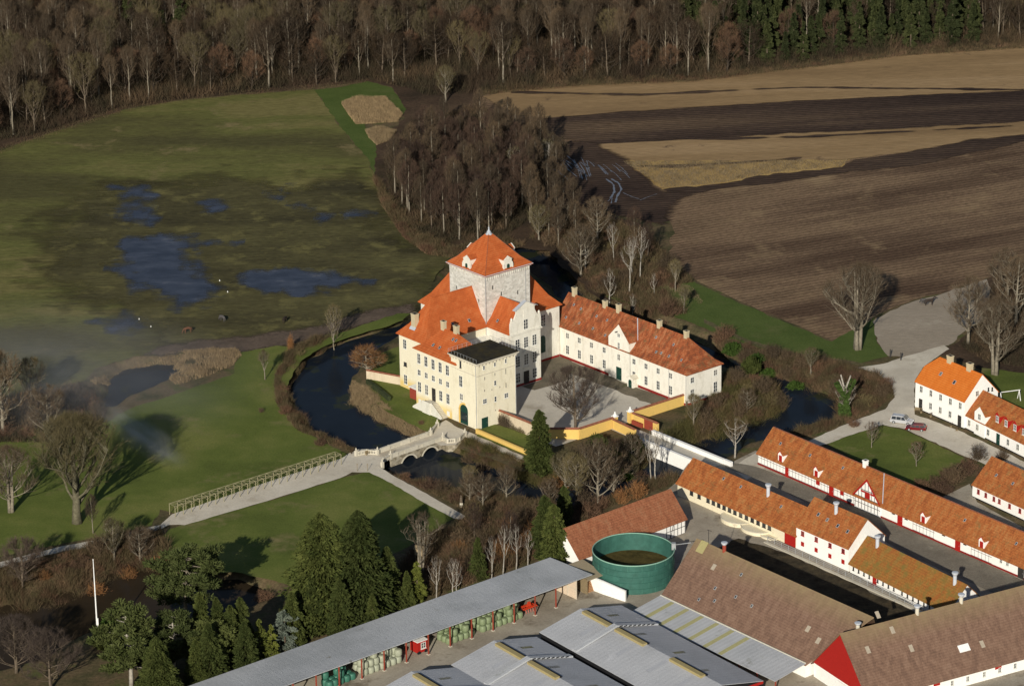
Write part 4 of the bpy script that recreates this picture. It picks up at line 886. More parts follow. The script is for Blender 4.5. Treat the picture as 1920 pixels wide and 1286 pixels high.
# half-timbered stable range
r, L, w_ = rectbarn('timber_barn', 'long half-timbered barn with red plinth, small hatch dormers and gabled middle bay', (1418.4,847.5), (1918,1062), 2.9, 8.6, 7.2, M['roof_farm'], M['white'], ext=(0, 14), base=(M['red_plinth'], .5))
timber_frame(r, 32.5, 2.9, .1, .95, .5); timber_frame(r, 51.5, 2.9, 45.5, .95, .5); timber_frame(r, 67, 2.9, 61.5, .95, .5)
for x0, x1, lab in ((8.4, 9.4, None), (21.5, 22.8, None), (41.2, 42.6, None), (57.2, 58.6, None), (74, 75.6, None)):
    door(r, (x0+x1)/2, -.04, .0, x1-x0, 2.75, M['red'] if x0 < 70 else M['door_dark'])
mb = MB()
for x0, x1 in ((17.6, 18.7), (24.7, 25.7)): mb.box(x0, x1, -.05, -.03, 1.3, 2.7)
for x0 in (3.4, 5.6, 7.5, 10, 12.4, 14.6): mb.box(x0, x0+.7, -.05, -.03, 2.45, 2.75)
mb.build('shutter', M['red'], r)
for x_ in (6.9, 17.6, 48.3, 64.2): small_dormer(r, x_, -.02, 3.0, 1.5, 1.5, 1.6, M['white'], M['roof_farm'])
for x0, w2 in ((40, .7), (43.6, .7), (54, .7), (59.8, .7)): window(r, x0, -.01, 2.1, w2, .35, 2, 1, style='d')
for x0 in (69.5, 71.2, ): window(r, x0, -.01, 1.5, .7, .9, 2, 2)
# gabled bay
gx0, gx1 = 29.0, 36.4; gm = (gx0+gx1)/2
mb = MB(); mb.extr([(gx0, -.12, -.3), (gx1, -.12, -.3), (gx1, -.12, 2.9), (gm, -.12, 6.9), (gx0, -.12, 2.9)], (0, 3, 0)); mb.build('gabled_bay', M['white'], r)
mb = MB(); mb.slab([[(gx0-.3, -.45, 2.75), (gm, -.45, 7.2), (gm, 4.3, 7.2), (gx0-.3, .0, 2.75)], [(gm, -.45, 7.2), (gx1+.3, -.45, 2.75), (gx1+.3, .0, 2.75), (gm, 4.3, 7.2)]], .14); mb.build('bay_roof', M['roof_farm'], r)
mb = MB()
for x in [gx0+.2+i*.92 for i in range(8)]:
    zt = 2.9+max(0, (1-abs(x-gm)/(gm-gx0)))*4.0; mb.box(x-.06, x+.06, -.17, -.12, .4, zt-.1)
for z in (1.5, 2.9): mb.box(gx0, gx1, -.175, -.12, z-.05, z+.06)
mb.box(gm-2.0, gm+2.0, -.175, -.12, 4.5, 4.62); mb.build('timber_frame', M['timber'], r)
mb = MB(); mb.extr([(gx0-.3, -.5, 2.85), (gx0+.05, -.5, 2.75), (gm, -.5, 6.75), (gx1-.05, -.5, 2.75), (gx1+.3, -.5, 2.85), (gm, -.5, 7.3)], (0, .06, 0)); mb.box(gm-.7, gm+.7, -.2, -.178, 3.0, 4.4); mb.box(gm-1.9, gm-.8, -.2, -.178, 4.0, 4.4); mb.box(gm+.8, gm+1.9, -.2, -.178, 4.0, 4.4); mb.build('bargeboard', M['red'], r)
mb = MB(); mb.tube([(gm+.1, 4.2, 7.3), (gx1+.35, .1, 3.2)], .1, 5); mb.build('lead_valley', M['lead'], r)
chimney(r, 27.3, 4.3, 7.1, 1.3, .8, .8, M['white'])
skylights(r, 8.6, 2.9, 7.2, [(4.2, 2.2), (13, 2.3), (22.5, 2.5), (57, 2.4), (71, 2.2)])
ridge_cap(r, (0, 4.3, 7.25), (L, 4.3, 7.25), .13, M['coping'])

# cream cow stable
r, L, w_ = rectbarn('cow_stable', 'low cream cow stable with orange roof and a row of small windows under its eaves', (1267.6,903.7), (1491.5,1003), 3.0, 8.6, 7.0, M['roof_farm'], M['cream'], base=(M['cream'], .3))
for x_ in (4.3, 6.6, 9.3, 10.9, 12.5, 14.1, 15.7, 17.3, 19.0, 20.7, 22.4, 24.1, 25.8, 27.4): window(r, x_, -.01, 1.45, .95, .95, 2, 2, style='d')
mb = MB(); mb.box(31.8, 34.9, -.08, 0, -.1, 2.7); mb.build('gate_leaf', M['red'], r)
mb = MB(); mb.box(-.05, 0, 1, 7.6, 0, 2.9); mb.build('gable_boarding', M['wood'], r)
skylights(r, 8.6, 3, 7, [(10.3, 3.0), (15.5, 2.9), (27.6, 2.6)])
M['vent'] = plain('vent_metal', (.50,.53,.58), .4, .4)
def vent(par, x, y, z, h=2.0, mat=None, lab=None):
    mb = MB(); mb.lathe([(.36, z-1.0), (.36, z+h*.75)], 12, (x, y)); o = mb.build('roof_vent', mat or M['vent'], par)
    mb = MB(); mb.lathe([(.38, z+h*.72), (.62, z+h*.9), (.62, z+h*.98), (.3, z+h)], 12, (x, y)); mb.build('cowl', M['vent'], o); return o
vent(r, 23.0, 3.6, 6.2, 2.6); chim = MB()
mb = MB(); mb.slab([[(28.2, 5.5, 5.9), (29.3, 4.5, 6.9), (30.4, 5.5, 5.9)]], .1); mb.build('back_dormer', M['roof_farm'], r)
# curved ramps against the stable
a, an, _ = frame((1267.6,903.7), (1491.5,1003), 3.0)
for i, (x_, rr, hh) in enumerate(((17.8, 3.6, .9), (23.6, 3.5, .8), (27.6, 2.3, .5))):
    d = Vector((math.cos(an), math.sin(an))); n = Vector((-d.y, d.x)); p = a+n*.35+d*x_
    q = root('loading_ramp', ['large pale curved concrete ramp at the cream stable', 'middle curved concrete ramp at the cream stable', 'small curved concrete ramp by the railing at the cream stable'][i], 'ramp', (p.x, p.y, 0), an)
    mb = MB(); out = [(rr*math.cos(t), rr*.75*math.sin(t)) for t in [math.pi+math.pi*k/14 for k in range(15)]]
    mb.prism([(x, y) for x, y in out], -.1, hh); mb.build('ramp', M['cream'], q)
    mb = MB(); mb.tube([(x, y, hh+.05) for x, y in out], .09, 5); mb.build('kerb', M['pale_stone'], q)
q = root('yard_railing', 'grey steel railing running along the white barn wall above the cattle yard', 'railing', (a.x, a.y, 0), an)
mb = MB()
for k in range(32): mb.tube([(29+k*2.0, -1.6, 0), (29+k*2.0, -1.6, 1.15)], .05, 4)
mb.build('post', M['zinc'], q); mb = MB()
for z in (.4, .75, 1.1): mb.tube([(29, -1.6, z), (91, -1.6, z)], .045, 4)
mb.build('rail', M['zinc'], q)
mb = MB(); mb.box(29, 91, -2.6, -1.9, -.1, .25); mb.build('feed_kerb', M['pale_stone'], q)

# white two-storey block
r, L, w_ = rectbarn('stable_block', 'taller white two-storey stable block with red shutters between the two low ranges', (1491.5,985.2), (1590,1027.7), 5.0, 9.6, 9.6, M['roof_farm'], M['white'], ov=.25, og=.1)
for x_, in ((1.8,), (5.6,), (9.4,), (13.0,)):
    window(r, x_, -.01, 3.4, .85, .95, 2, 2, style='r')
    mb = MB(); mb.box(x_-.42, x_+.42, -.05, 0, 1.2, 2.1); mb.build('shutter', M['red'], r)
skylights(r, 9.6, 5, 9.6, [(3.3, 2.4), (6.0, 2.2), (9.1, 2.0), (12, 1.8)], .6); vent(r, 6.9, 3.9, 8.6, 2.4)
# low white range
r, L, w_ = rectbarn('pig_stable', 'low white stable with mossy ochre roof and tiny upright slit windows', (1590.6,1053.5), (1735,1126), 2.4, 8.6, 6.6, M['roof_mossy'], M['white'], ext=(-.1, 6), base=(M['black'], .2))
for k in range(16):
    x_ = 1+k*1.55+(0.9 if k > 3 else 0)+(.8 if k > 7 else 0)
    window(r, x_, -.01, 1.0, .38, .85, 1, 2, style='d')
door(r, 7.2, -.02, 0, 1.1, 2.3, M['red'])
vent(r, 3.6, 3.6, 5.6, 2.6); vent(r, 25.5, 3.7, 5.8, 2.6)

# rust tiled barn behind the slurry tank
a = Vector(at(1294, 977, 2.8)); b = Vector(at(1110, 1045, 3.0)); d = (a-b).normalized(); an = math.atan2(d.y, d.x)
a0 = b - d*2.4
r = root('tiled_barn', 'rust-red tiled barn behind the green tank with half-timbered east end', 'barn', (a0.x, a0.y, 0), an)
L = (a-a0).length; n = Vector((-d.y, d.x)); w_ = 10.6
mb = MB(); gable_prism(mb, 0, L-.2, 1.1, w_-.7, -.3, 3.35, 8.0); mb.build('wall', M['white'], r)
mb = MB(); mb.slab(roof_polys(0, L-.2, 1.1, w_-.7, 3.35, 8.0, 0, 0, .35, .25), .18); mb.build('roof', M['roof_rust'], r)
o = timber_frame(r, L-.2, 2.8, L-5.4, 1.0, .1, y=.34-.0); o.data.transform(Matrix.Translation((0, .38, 0)) @ Matrix.Scale(1, 4)) if False else None
bpy.data.objects.remove(o); mb = MB()
for k in range(6): mb.box(L-5.4+k, L-5.3+k, 1.04, 1.1, 0, 3.2)
for z in (.1, 1.6, 3.1): mb.box(L-5.6, L-.2, 1.045, 1.1, z-.05, z+.06)
mb.extr([(L-4.3, 1.05, .1), (L-4.2, 1.05, .1), (L-3.4, 1.05, 3.1), (L-3.5, 1.05, 3.1)], (0, .05, 0)); mb.build('timber_frame', M['timber'], r)

# slurry tank
tx, ty = at(1187.5, 1030, 6.0); R_ = 7.8
r = root('slurry_tank', 'large open round green slurry tank standing between shed and barn', 'tank', (tx, ty, 0))
M['tank'] = plain('green_enamel', (.036,.112,.090), .55, .3, var=.2, sc=.8)
mb = MB(); N = 72
for rr, flip in ((R_, 0), (R_-.12, 1)):
    for k in range(N):
        t0, t1 = 2*math.pi*k/N, 2*math.pi*(k+1)/N
        q = [(rr*math.cos(t0), rr*math.sin(t0), -.1), (rr*math.cos(t1), rr*math.sin(t1), -.1), (rr*math.cos(t1), rr*math.sin(t1), 6), (rr*math.cos(t0), rr*math.sin(t0), 6)]
        mb.face(q if not flip else q[::-1])
_shell = mb
mb = MB(); mb.tube([(R_*math.cos(2*math.pi*k/N), R_*math.sin(2*math.pi*k/N), 6.02) for k in range(N+1)], .11, 6, False); mb.build('rim', plain('pale_green_rim', (.25,.42,.33), .4), r)
mb = _shell; mb.m = 1; rs = random.Random(3)
for j in range(5):
    z0 = j*1.2
    for k in range(18):
        t = 2*math.pi*(k+(j % 2)*.5)/18; c_, s_ = math.cos(t), math.sin(t)
        if rs.random() < .8: mb.extr([((R_+.01)*math.cos(t-.003), (R_+.01)*math.sin(t-.003), z0), ((R_+.01)*math.cos(t+.003), (R_+.01)*math.sin(t+.003), z0), ((R_+.01)*math.cos(t+.003), (R_+.01)*math.sin(t+.003), z0+1.15), ((R_+.01)*math.cos(t-.003), (R_+.01)*math.sin(t-.003), z0+1.15)], (.02*c_, .02*s_, 0))
mb.m = 2
for j in range(1, 5): mb.tube([((R_+.02)*math.cos(2*math.pi*k/N), (R_+.02)*math.sin(2*math.pi*k/N), j*1.2) for k in range(N+1)], .035, 4, False)
mb.build('shell', [M['tank'], plain('seam', (.075,.21,.155), .5), plain('joint', (.02,.085,.065), .5)], r, False)
mb = MB(); mb.lathe([(R_-.15, 2.55), (R_-.15, 2.6)], 48); mb.build('slurry', cover('slurry_crust', [(.05,.04,.015),(.09,.07,.025)], scale=.5, fine=.3), r)
mb = MB(); mb.tube([(R_-.2, .6, 3), (R_+.1, .6, 6.6), (R_+3.2, .8, 6.9)], .09, 6); mb.box(R_-.5, R_+.3, .2, 1.0, 5.7, 7.0); mb.build('mixer_arm', M['zinc'], r)

# large brown barn and its lean-to
a, an, l = frame((1238.8,1116.7), (1512,1244.8), 3.2)
r, L, w_ = rectbarn('big_barn', 'huge barn with pinkish-brown roof and mossy yellow ridge running down to the red gable', (1238.8,1116.7), (1512,1244.8), 3.2, 17.4, 12.3, M['roof_brown'], M['white'], ov=.5, ext=(0, 0))
for c_ in [c for c in r.children if c.name.startswith(('roof', 'wall'))]: bpy.data.objects.remove(c_)
mb = MB(); mb.box(0, 38.3, 0, 17.4, -.3, 3.1); gable_prism(mb, 0, .3, .003, 17.397, 3.0, 3.1, 12.15); mb.build('wall', M['white'], r)
mb = MB(); mb.slab([[(-.2, -.5, 2.9), (38.9, -.5, 2.9), (46.6, 8.7, 12.2), (-.2, 8.7, 12.2)], [(-.2, 8.7, 12.2), (46.6, 8.7, 12.2), (38.9, 17.9, 2.9), (-.2, 17.9, 2.9)]], .16); mb.build('roof', M['roof_brown'], r)
rd = math.atan2(9.1, 8.7)
mb = MB(); 
for x, y in ((1.3, 7.0),): mb.slab([[(x, y, 3.3+y*9.1/8.7), (x+1.9, y, 3.3+y*9.1/8.7), (x+1.9, 8.6, 12.4), (x, 8.6, 12.4)]], .05)
mb.build('roof_patch', plain('lichened_sheet', (.34,.30,.14), .9), r)
for x, y in ((34.5, 3.4), (38, 2.6), (7, 5.6)):
    mb = MB(); mb.slab([[(x, y, 3.42+y*9.1/8.7), (x+.9, y, 3.42+y*9.1/8.7), (x+.9, y+.8, 3.42+(y+.8)*9.1/8.7), (x, y+.8, 3.42+(y+.8)*9.1/8.7)]], .05)
    mb.build('repair_sheet', M['repair'], r)
vent(r, 7.4, 8.7, 11.9, 2.0, M['rust']); 
skylights(r, 17.4, 3.3, 12.4, [(8.5, 1.2), (12, 1.9), (10.5, 3.4), (16, 3.5), (20.5, 3.3), (14.3, 6.4)], .5)
mb = MB(); mb.tube([(3.1, 8.7, 12), (3.1, 8.7, 15)], .05, 5); mb.tube([(2.6, 8.7, 14.8), (3.9, 8.7, 14.95)], .04, 4); mb.build('aerial', M['black'], r)
# lean-to of pale corrugated sheet
q = root('leanto_shed', 'pale corrugated lean-to roof with six ochre translucent strips below the brown barn', 'shed', (r.location.x, r.location.y, 0), an)
M['sheet'] = cover('fibre_cement_sheet', [(.38,.395,.42),(.45,.465,.49)], patch=((.26,.27,.25), .25, .6, .1), scale=.15, fine=.07, fscale=4, rows=(1.05, .05, .15), rot=math.radians(36))
mb = MB(); mb.slab([[(0, -8.0, 2.2), (39, -8.0, 2.2), (39, -.5, 3.35), (0, -.5, 3.35)]], .1); mb.build('roof', M['sheet'], q)
mb = MB()
for k in range(6): x = 3.3+k*4.1; mb.slab([[(x, -7.9, 2.24), (x+1.0, -7.9, 2.24), (x+1.0, -.9, 3.32), (x, -.9, 3.32)]], .02)
mb.build('translucent_strip', plain('algae_grp_strip', (.36,.34,.17), .7), q)
mb = MB(); mb.box(0, 39, -.62, -.45, 3.3, 3.5); mb.build('gutter', M['pale_stone'], q)
mb = MB()
for k in range(9): mb.box(.3+k*4.8, .5+k*4.8, -7.8, -7.6, 0, 2.1)
mb.build('post', M['rust'], q); mb = MB(); mb.box(-.05, 0, -3.5, -.5, 0, 2.9); mb.build('end_board', M['red'], q)

# red gabled barn on the right
a = Vector(at(1715, 1286, 3.0)); b = Vector(at(1920, 1230, 3.0)); d = (b-a).normalized(); an = math.atan2(d.y, d.x); n = Vector((-d.y, d.x))
apx = Vector(at(1576, 1187, 12.0)); s0 = (apx-a).dot(d); p0 = a+d*s0+n*.4; w_ = 2*((apx-a).dot(n)-.4)
r = root('red_gable_barn', 'long brown-roofed barn with tall red gable in the bottom right corner', 'barn', (p0.x, p0.y, 0), an)
L = 70; mb = MB(); gable_prism(mb, .25, L, 0, w_, -.3, 3, 12.0); mb.build('wall', M['white'], r)
mb = MB(); gable_prism(mb, .12, .28, .02, w_-.02, 2.9, 3.0, 11.95); mb.build('gable_boarding', M['red'], r)
mb = MB(); mb.slab(roof_polys(0, L, 0, w_, 3, 12.0, 0, 0, .45, .15), .2); mb.build('roof', M['roof_brown'], r)
mb = MB(); sl2 = 9/(w_/2)
mb.slab([[(21.5, 2.3, 3.2+2.3*sl2), (23.8, 2.3, 3.2+2.3*sl2), (23.8, 3.2, 3.2+3.2*sl2), (21.5, 3.2, 3.2+3.2*sl2)]], .08); mb.build('roof_light', M['white_plain'], r)
for x, y in ((9.8, 6.8), (8.2, 9.1), (26.2, 2.2), (12, 4.0), (3.5, 5.2)):
    mb = MB(); mb.slab([[(x, y, 3.12+y*sl2), (x+.8, y, 3.12+y*sl2), (x+.8, y+.9, 3.12+(y+.9)*sl2), (x, y+.9, 3.12+(y+.9)*sl2)]], .04)
    mb.build('repair_sheet', M['repair'], r)
for x_ in (2.2+14.2, 26.0): vent(r, x_, w_/2, 11.6, 2.0, M['pale_stone'])
vent(r, 4.5, w_/2+1.2, 11.0, 1.6, M['pale_stone'])
mb = MB(); mb.box(14.2, 15.6, -.05, 0, 1.7, 2.9); mb.box(27.6, 29, -.05, 0, 1.7, 2.9); mb.build('shutter', M['red'], r)
for x_ in (18.2, 21.6, 25.2, 28.6, 32): window(r, x_, -.01, .9, .65, 1.0, 2, 2, style='w')
mb = MB(); mb.box(.0, .24, -3, w_*.55, -.2, 2.6); mb.build('side_wall', M['white'], r)

# long open shed
a = Vector(at(1110, 1076, 4.5)); b = Vector(at(533.6, 1284.7, 4.5)); d = (a-b).normalized(); an = math.atan2(d.y, d.x); n = Vector((-d.y, d.x))
L = (a-b).length+16; o_ = a-d*L
shed = root('machine_shed', 'long open-fronted shed with grey sheet roof on red steel posts', 'shed', (o_.x, o_.y, 0), an)
M['sheet2'] = cover('weathered_sheet_roof', [(.36,.375,.39),(.43,.445,.465),(.48,.495,.515)], patch=((.20,.19,.15), .3, .63, .07), scale=.08, fine=.10, fscale=3, rows=(1.1, .022, .15), rot=math.radians(122.5))
mb = MB(); mb.slab([[(0, -.1, 4.5), (L, -.1, 4.5), (L, 12.1, 4.0), (0, 12.1, 4.0)]], .14); mb.build('roof', M['sheet2'], shed)
mb = MB(); mb.box(0, L-.2, 11.6, 11.85, -.2, 3.95); mb.build('back_wall', M['wood'], shed)
mb = MB(); mb.box(0, .15, 0, 11.6, -.2, 4.1); mb.build('end_wall', plain('pale_green_board', (.16,.24,.18), .8), shed)
mb = MB(); mb.box(L-3.4, L-3.25, .6, 8, .1, 4.0); mb.build('end_door', plain('cream_door_boards', (.62,.50,.38), .7), shed)
mb = MB(); 
for k in range(4): mb.box(L-3.45, L-3.4, .6+k*2.4, .72+k*2.4, .1, 4.0)
mb.box(L-3.44, L-3.4, .6, 8, 2.0, 2.12); mb.build('door_rail', M['pale_stone'], shed)
for k in range(17):
    x = L-8.7-k*5.1
    if x < 1: break
    mb = MB(); mb.box(x-.1, x+.1, .25, .45, 0, 4.4); p = mb.build('post', M['rust'], shed)
    mb = MB(); mb.box(x-.28, x+.28, .07, .63, -.1, .22); mb.build('footing', M['pale_stone'], p)
    mb = MB(); mb.box(x-.06, x+.06, .45, 11.6, 3.85, 4.0); mb.build('rafter', M['wood'], shed)
mb = MB(); mb.box(.2, L-.2, .26, .44, 4.15, 4.34); mb.build('eaves_beam', M['wood'], shed)
SH = (o_, d, n, an, L)
def shp(x, y): p = o_+d*x+n*y; return (p.x, p.y)
# wrapped bales stacked in the shed
M['bale_g'] = plain('pale_green_wrap', (.18,.225,.125), .5, .3, var=.15); M['bale_w'] = plain('white_green_wrap', (.31,.33,.25), .5, .3, var=.15); M['bale_d'] = plain('dark_green_wrap', (.04,.14,.10), .5, .3)
def bale_mesh(mat):
    mb = MB(); mb.lathe([(.45, .0), (.62, .06), (.70, .28), (.72, .6), (.70, .95), (.62, 1.2), (.45, 1.26)], 12)
    return mb.mesh('wrapped_bale', mat, True)
bm_ = {k: bale_mesh(M[k]) for k in ('bale_g', 'bale_w', 'bale_d')}
rs = random.Random(21); nb = 0
def bale_stack(x0, x1, rows, layers, key, where):
    global nb
    x = x0
    while x < x1:
        for j in range(rows):
            top = layers - (1 if rs.random() < .3 else 0) - (1 if j == 0 and rs.random() < .5 else 0)
            for k in range(max(1, top)):
                px_, py_ = shp(x+rs.uniform(-.08, .08)+(.3 if k % 2 else 0), 1.6+j*1.25+rs.uniform(-.08, .08)+k*.35)
                o = link('wrapped_bale', bm_[key], None, (px_, py_, k*1.2), rs.uniform(0, 6))
                tag(o, f'{"pale green" if key == "bale_g" else "whitish green" if key == "bale_w" else "dark green"} plastic-wrapped bale in the stack {where}', 'bale', 'wrapped bales stacked in the open shed'); nb += 1
        x += 1.28
bale_stack(L-25.5, L-15.6, 3, 3, 'bale_g', 'left of the red machine in the open shed')
bale_stack(L-33.5, L-27.4, 3, 2, 'bale_g', 'in the middle bay of the open shed')
bale_stack(L-53, L-44.5, 3, 3, 'bale_w', 'left of the red cabin in the open shed')
bale_stack(L-61, L-55, 2, 2, 'bale_d', 'at the far left end of the open shed')
# red farm machine
x_, y_ = shp(L-13.2, 2.6); r = root('farm_machine', 'bright red field machine parked under the open shed beside green bales', 'farm machine', (x_, y_, 0), an)
M['mred'] = plain('machine_red', (.50,.045,.015), .45, .4); mb = MB(); mb.box(-1.6, 1.6, -.15, .15, .7, .95); mb.box(-1.4, 1.4, 1.0, 1.2, .7, .95)
for k in range(6): mb.box(-1.5+k*.58, -1.35+k*.58, -.4, 1.5, .75, .9); mb.tube([(-1.42+k*.58, -.4, .8), (-1.42+k*.58, -.7, .3), (-1.42+k*.58, -.5, .05)], .05, 4)
mb.build('tine_frame', M['mred'], r); mb = MB(); mb.extr([(-.6, .2, .95), (.6, .2, .95), (.25, .2, 1.9), (-.25, .2, 1.9)], (0, .15, 0)); mb.build('headstock', M['mred'], r)
for s in (-1, 1): mb = MB(); mb.tube([(s*1.75-.15, .8, .5), (s*1.75+.15, .8, .5)], .5, 12); mb.build('wheel', M['black'], r)
x_, y_ = shp(L-39.7, 1.6); r = root('red_cabin', 'small dark red cabin with white window bars between bale stacks in the open shed', 'cabin', (x_, y_, 0), an)
mb = MB(); mb.box(-1.1, 1.1, 0, 2.2, .3, 2.5); mb.build('body', M['red'], r); mb = MB(); mb.box(-1.25, 1.25, -.15, 2.3, 2.5, 2.62); mb.build('roof', M['white_plain'], r); window(r, .2, -.01, 1.0, 1.1, 1.2, 2, 2)
for s in (-.8, .8): mb = MB(); mb.tube([(s, -.1, .35), (s, .15, .35)], .35, 10); mb.build('wheel', M['black'], r)
# timber store and bunker wall right of the shed
x_, y_ = shp(L-.4, 2.0); r = root('timber_store', 'small tan-roofed lean-to filled with stacked boards beside the open shed', 'shed', (x_, y_, 0), an)
mb = MB(); mb.slab([[(0, -1.2, 3.0), (4.6, -1.2, 3.0), (4.6, 5.5, 3.9), (0, 5.5, 3.9)]], .1); mb.build('roof', plain('tan_sheet', (.30,.25,.17), .85), r)
mb = MB(); mb.box(0, .15, -1, 5.4, 0, 3.1); mb.build('side_wall', M['wood'], r)
mb = MB(); rs = random.Random(5)
for k in range(9): zz = .1+k*.26; mb.box(.5+rs.uniform(-.2, .2), 3.2-k*.12, -.6+k*.12, 4, zz, zz+.18)
mb.build('board_stack', plain('sawn_boards', (.36,.20,.10), .8), r)
wall_run('bunker_wall', 'bright white retaining wall in front of the green tank', 'wall', [at(1106,1104), at(1130,1113.5), at(1173,1128)], 2.5, .4, M['white'], .12, M['white'], hs=[2.7, 2.7, 2.2])

# three grey gabled halls
M['hall'] = cover('grey_hall_roof', [(.36,.37,.39),(.41,.42,.445),(.44,.45,.475)], patch=((.50,.51,.54), .1, .6, .08), scale=.1, fine=.07, fscale=3, rows=(1.1, .028, .15), rot=math.radians(36))
a, an, l = frame((1012,1184), (1500,1425), 3.6)
hd = Vector((math.cos(math.radians(-54)), math.sin(math.radians(-54)))); hn = Vector((-hd.y, hd.x))
for i, (pL, lab) in enumerate((((1012,1184), 'grey-roofed farm hall nearest the pink-brown barn with red eaves end'), ((846.9,1245), 'middle grey-roofed farm hall with long ochre ridge vent'), ((690,1304), 'leftmost grey-roofed farm hall at the bottom edge of the view'))):
    p = Vector(at(*pL, 3.6)); r = root('farm_hall', lab, 'farm hall', (p.x, p.y, 0), math.radians(-54), 'grey gabled farm halls')
    W3 = 18.9; L3 = 40.5 if i == 0 else 48
    mb = MB(); gable_prism(mb, .1, L3-.1, .2, W3-.2, -.2, 3.45, 5.35); mb.build('wall', M['black'], r)
    mb = MB(); mb.slab(roof_polys(0, L3, 0, W3, 3.5, 5.5, 0, 0, .05, .1), .1); mb.build('roof', M['hall'], r)
    for x0, x1 in ((1.5, 9.5), (11.2, 19.5), (27, 36)):
        mb = MB(); mb.box(x0, x1, W3/2-.95, W3/2+.05, 5.2, 5.85); o = mb.build('ridge_vent', plain('ochre_grp', (.33,.27,.13), .8) if 'ochre_grp' not in bpy.data.materials else bpy.data.materials['ochre_grp'], r)
        mb = MB(); mb.box(x0, x1, W3/2+.06, W3/2+.55, 5.3, 5.7); mb.build('vent_slot', M['black'], o)
    mb = MB(); mb.slab([[(9.8, -.0, 3.85), (11.0, -.0, 3.85), (11.0, W3/2, 6.2), (9.8, W3/2, 6.2)], [(9.8, W3/2, 6.2), (11.0, W3/2, 6.2), (11.0, W3, 3.85), (9.8, W3, 3.85)]], .3); o = mb.build('cross_vent', M['sheet'], r)
    mb = MB()
    for k in range(8): mb.box(11.0, 11.05, W3/2+.4+k*1.05, W3/2+1.1+k*1.05, 5.75-k*.25, 5.95-k*.25)
    mb.build('louvre', M['black'], o)
    mb = MB()
    for x_, y_, h_ in ((4.0, W3*.78, 1), (14, W3*.7, 1), (24, W3*.75, 1), (33, W3*.65, 1)): z_ = 3.56+(W3-y_)*2/(W3/2); mb.slab([[(x_, y_, z_), (x_+.9, y_, z_), (x_+.9, y_-2.6, z_+2.6*2/(W3/2)), (x_, y_-2.6, z_+2.6*2/(W3/2))]], .02)
    mb.build('translucent_strip', bpy.data.materials['algae_grp_strip'], r)
    mb = MB()
    for x_ in (6.5, 17.2, 26, 34): z_ = 3.57; mb.slab([[(x_, .3, 3.62), (x_+1.0, .3, 3.62), (x_+1.0, W3/2-1.2, 5.31), (x_, W3/2-1.2, 5.31)]], .02)
    mb.build('clear_strip', plain('clear_sheet', (.37,.38,.41), .5) if 'clear_sheet' not in bpy.data.materials else bpy.data.materials['clear_sheet'], r)
    mb = MB(); mb.box(0, L3, -.16, 0, 3.25, 3.45); mb.build('gutter', M['black'], r)
    mb = MB(); mb.box(L3-.0, L3+.1, 0, W3, 3.0, 3.5); mb.build('fascia', M['red'], r)

# white farmhouse
r, L, w_ = rectbarn('farmhouse', 'bright white two-storey farmhouse with vivid orange roof and two ridge chimneys', (1715.5,713.4), (1807.9,752.2), 6.3, 9.4, 11.2, M['roof_new'], M['white'], 'house', ov=.2, og=.08, base=(M['black'], .2))
# half hip on the left end: cut roof is drawn as its own hip piece
bpy.data.objects.remove([c for c in r.children if c.name.startswith('roof')][0])
hh = 8.9; sl2 = (11.2-6.3)/(w_/2); yb = (hh-6.3)/sl2
mb = MB(); zt = .06
mb.slab([[(-.1, -.25, 6.1), (L+.1, -.25, 6.1), (L+.1, w_/2, 11.26), (2.3, w_/2, 11.26), (-.1, yb, hh+zt)], [(L+.1, w_+.25, 6.1), (-.1, w_+.25, 6.1), (-.1, w_-yb, hh+zt), (2.3, w_/2, 11.26), (L+.1, w_/2, 11.26)], [(-.1, w_-yb, hh+zt), (-.1, yb, hh+zt), (2.3, w_/2, 11.26)]], .15); mb.build('roof', M['roof_new'], r)
bpy.data.objects.remove([c for c in r.children if c.name.startswith('wall')][0])
mb = MB(); mb.box(0, L, 0, w_, -.3, 6.25); mb.extr([(0, 0.004, 6.2), (0, w_-.004, 6.2), (0, w_-yb-.1, hh-.15), (0, yb+.1, hh-.15)], (2.2, 0, 0)); gable_prism(mb, 2.3, L-.003, .004, w_-.004, 6.2, 6.25, 11.15); mb.build('wall', M['white'], r)
for i in range(5):
    x_ = 1.9+i*3.05
    window(r, x_, -.01, 4.1, .95, 1.5, 2, 2, style='w')
    if i in (0, 4): door(r, x_-.1, -.01, .1, 1.05, 2.5, M['door_dark'])
    else: window(r, x_, -.01, 1.2, .95, 1.5, 2, 2, style='w')
for y_, zz in ((3.4, 6.6),): window(r, L+.01, y_, zz, .95, 1.2, 2, 2, 'E')
window(r, L+.01, 6.6, 7.0, .4, .8, 1, 2, 'E', 'd'); window(r, L+.01, 7.7, 6.8, .4, .8, 1, 2, 'E', 'd')
chimney(r, 5.5, w_/2, 11.0, 1.5, 1.2, .9); chimney(r, 11.6, w_/2, 11.0, 1.6, 1.2, .9)
skylights(r, w_, 6.4, 11.3, [(5.3, 2.0), (10.0, 1.6)], .7)
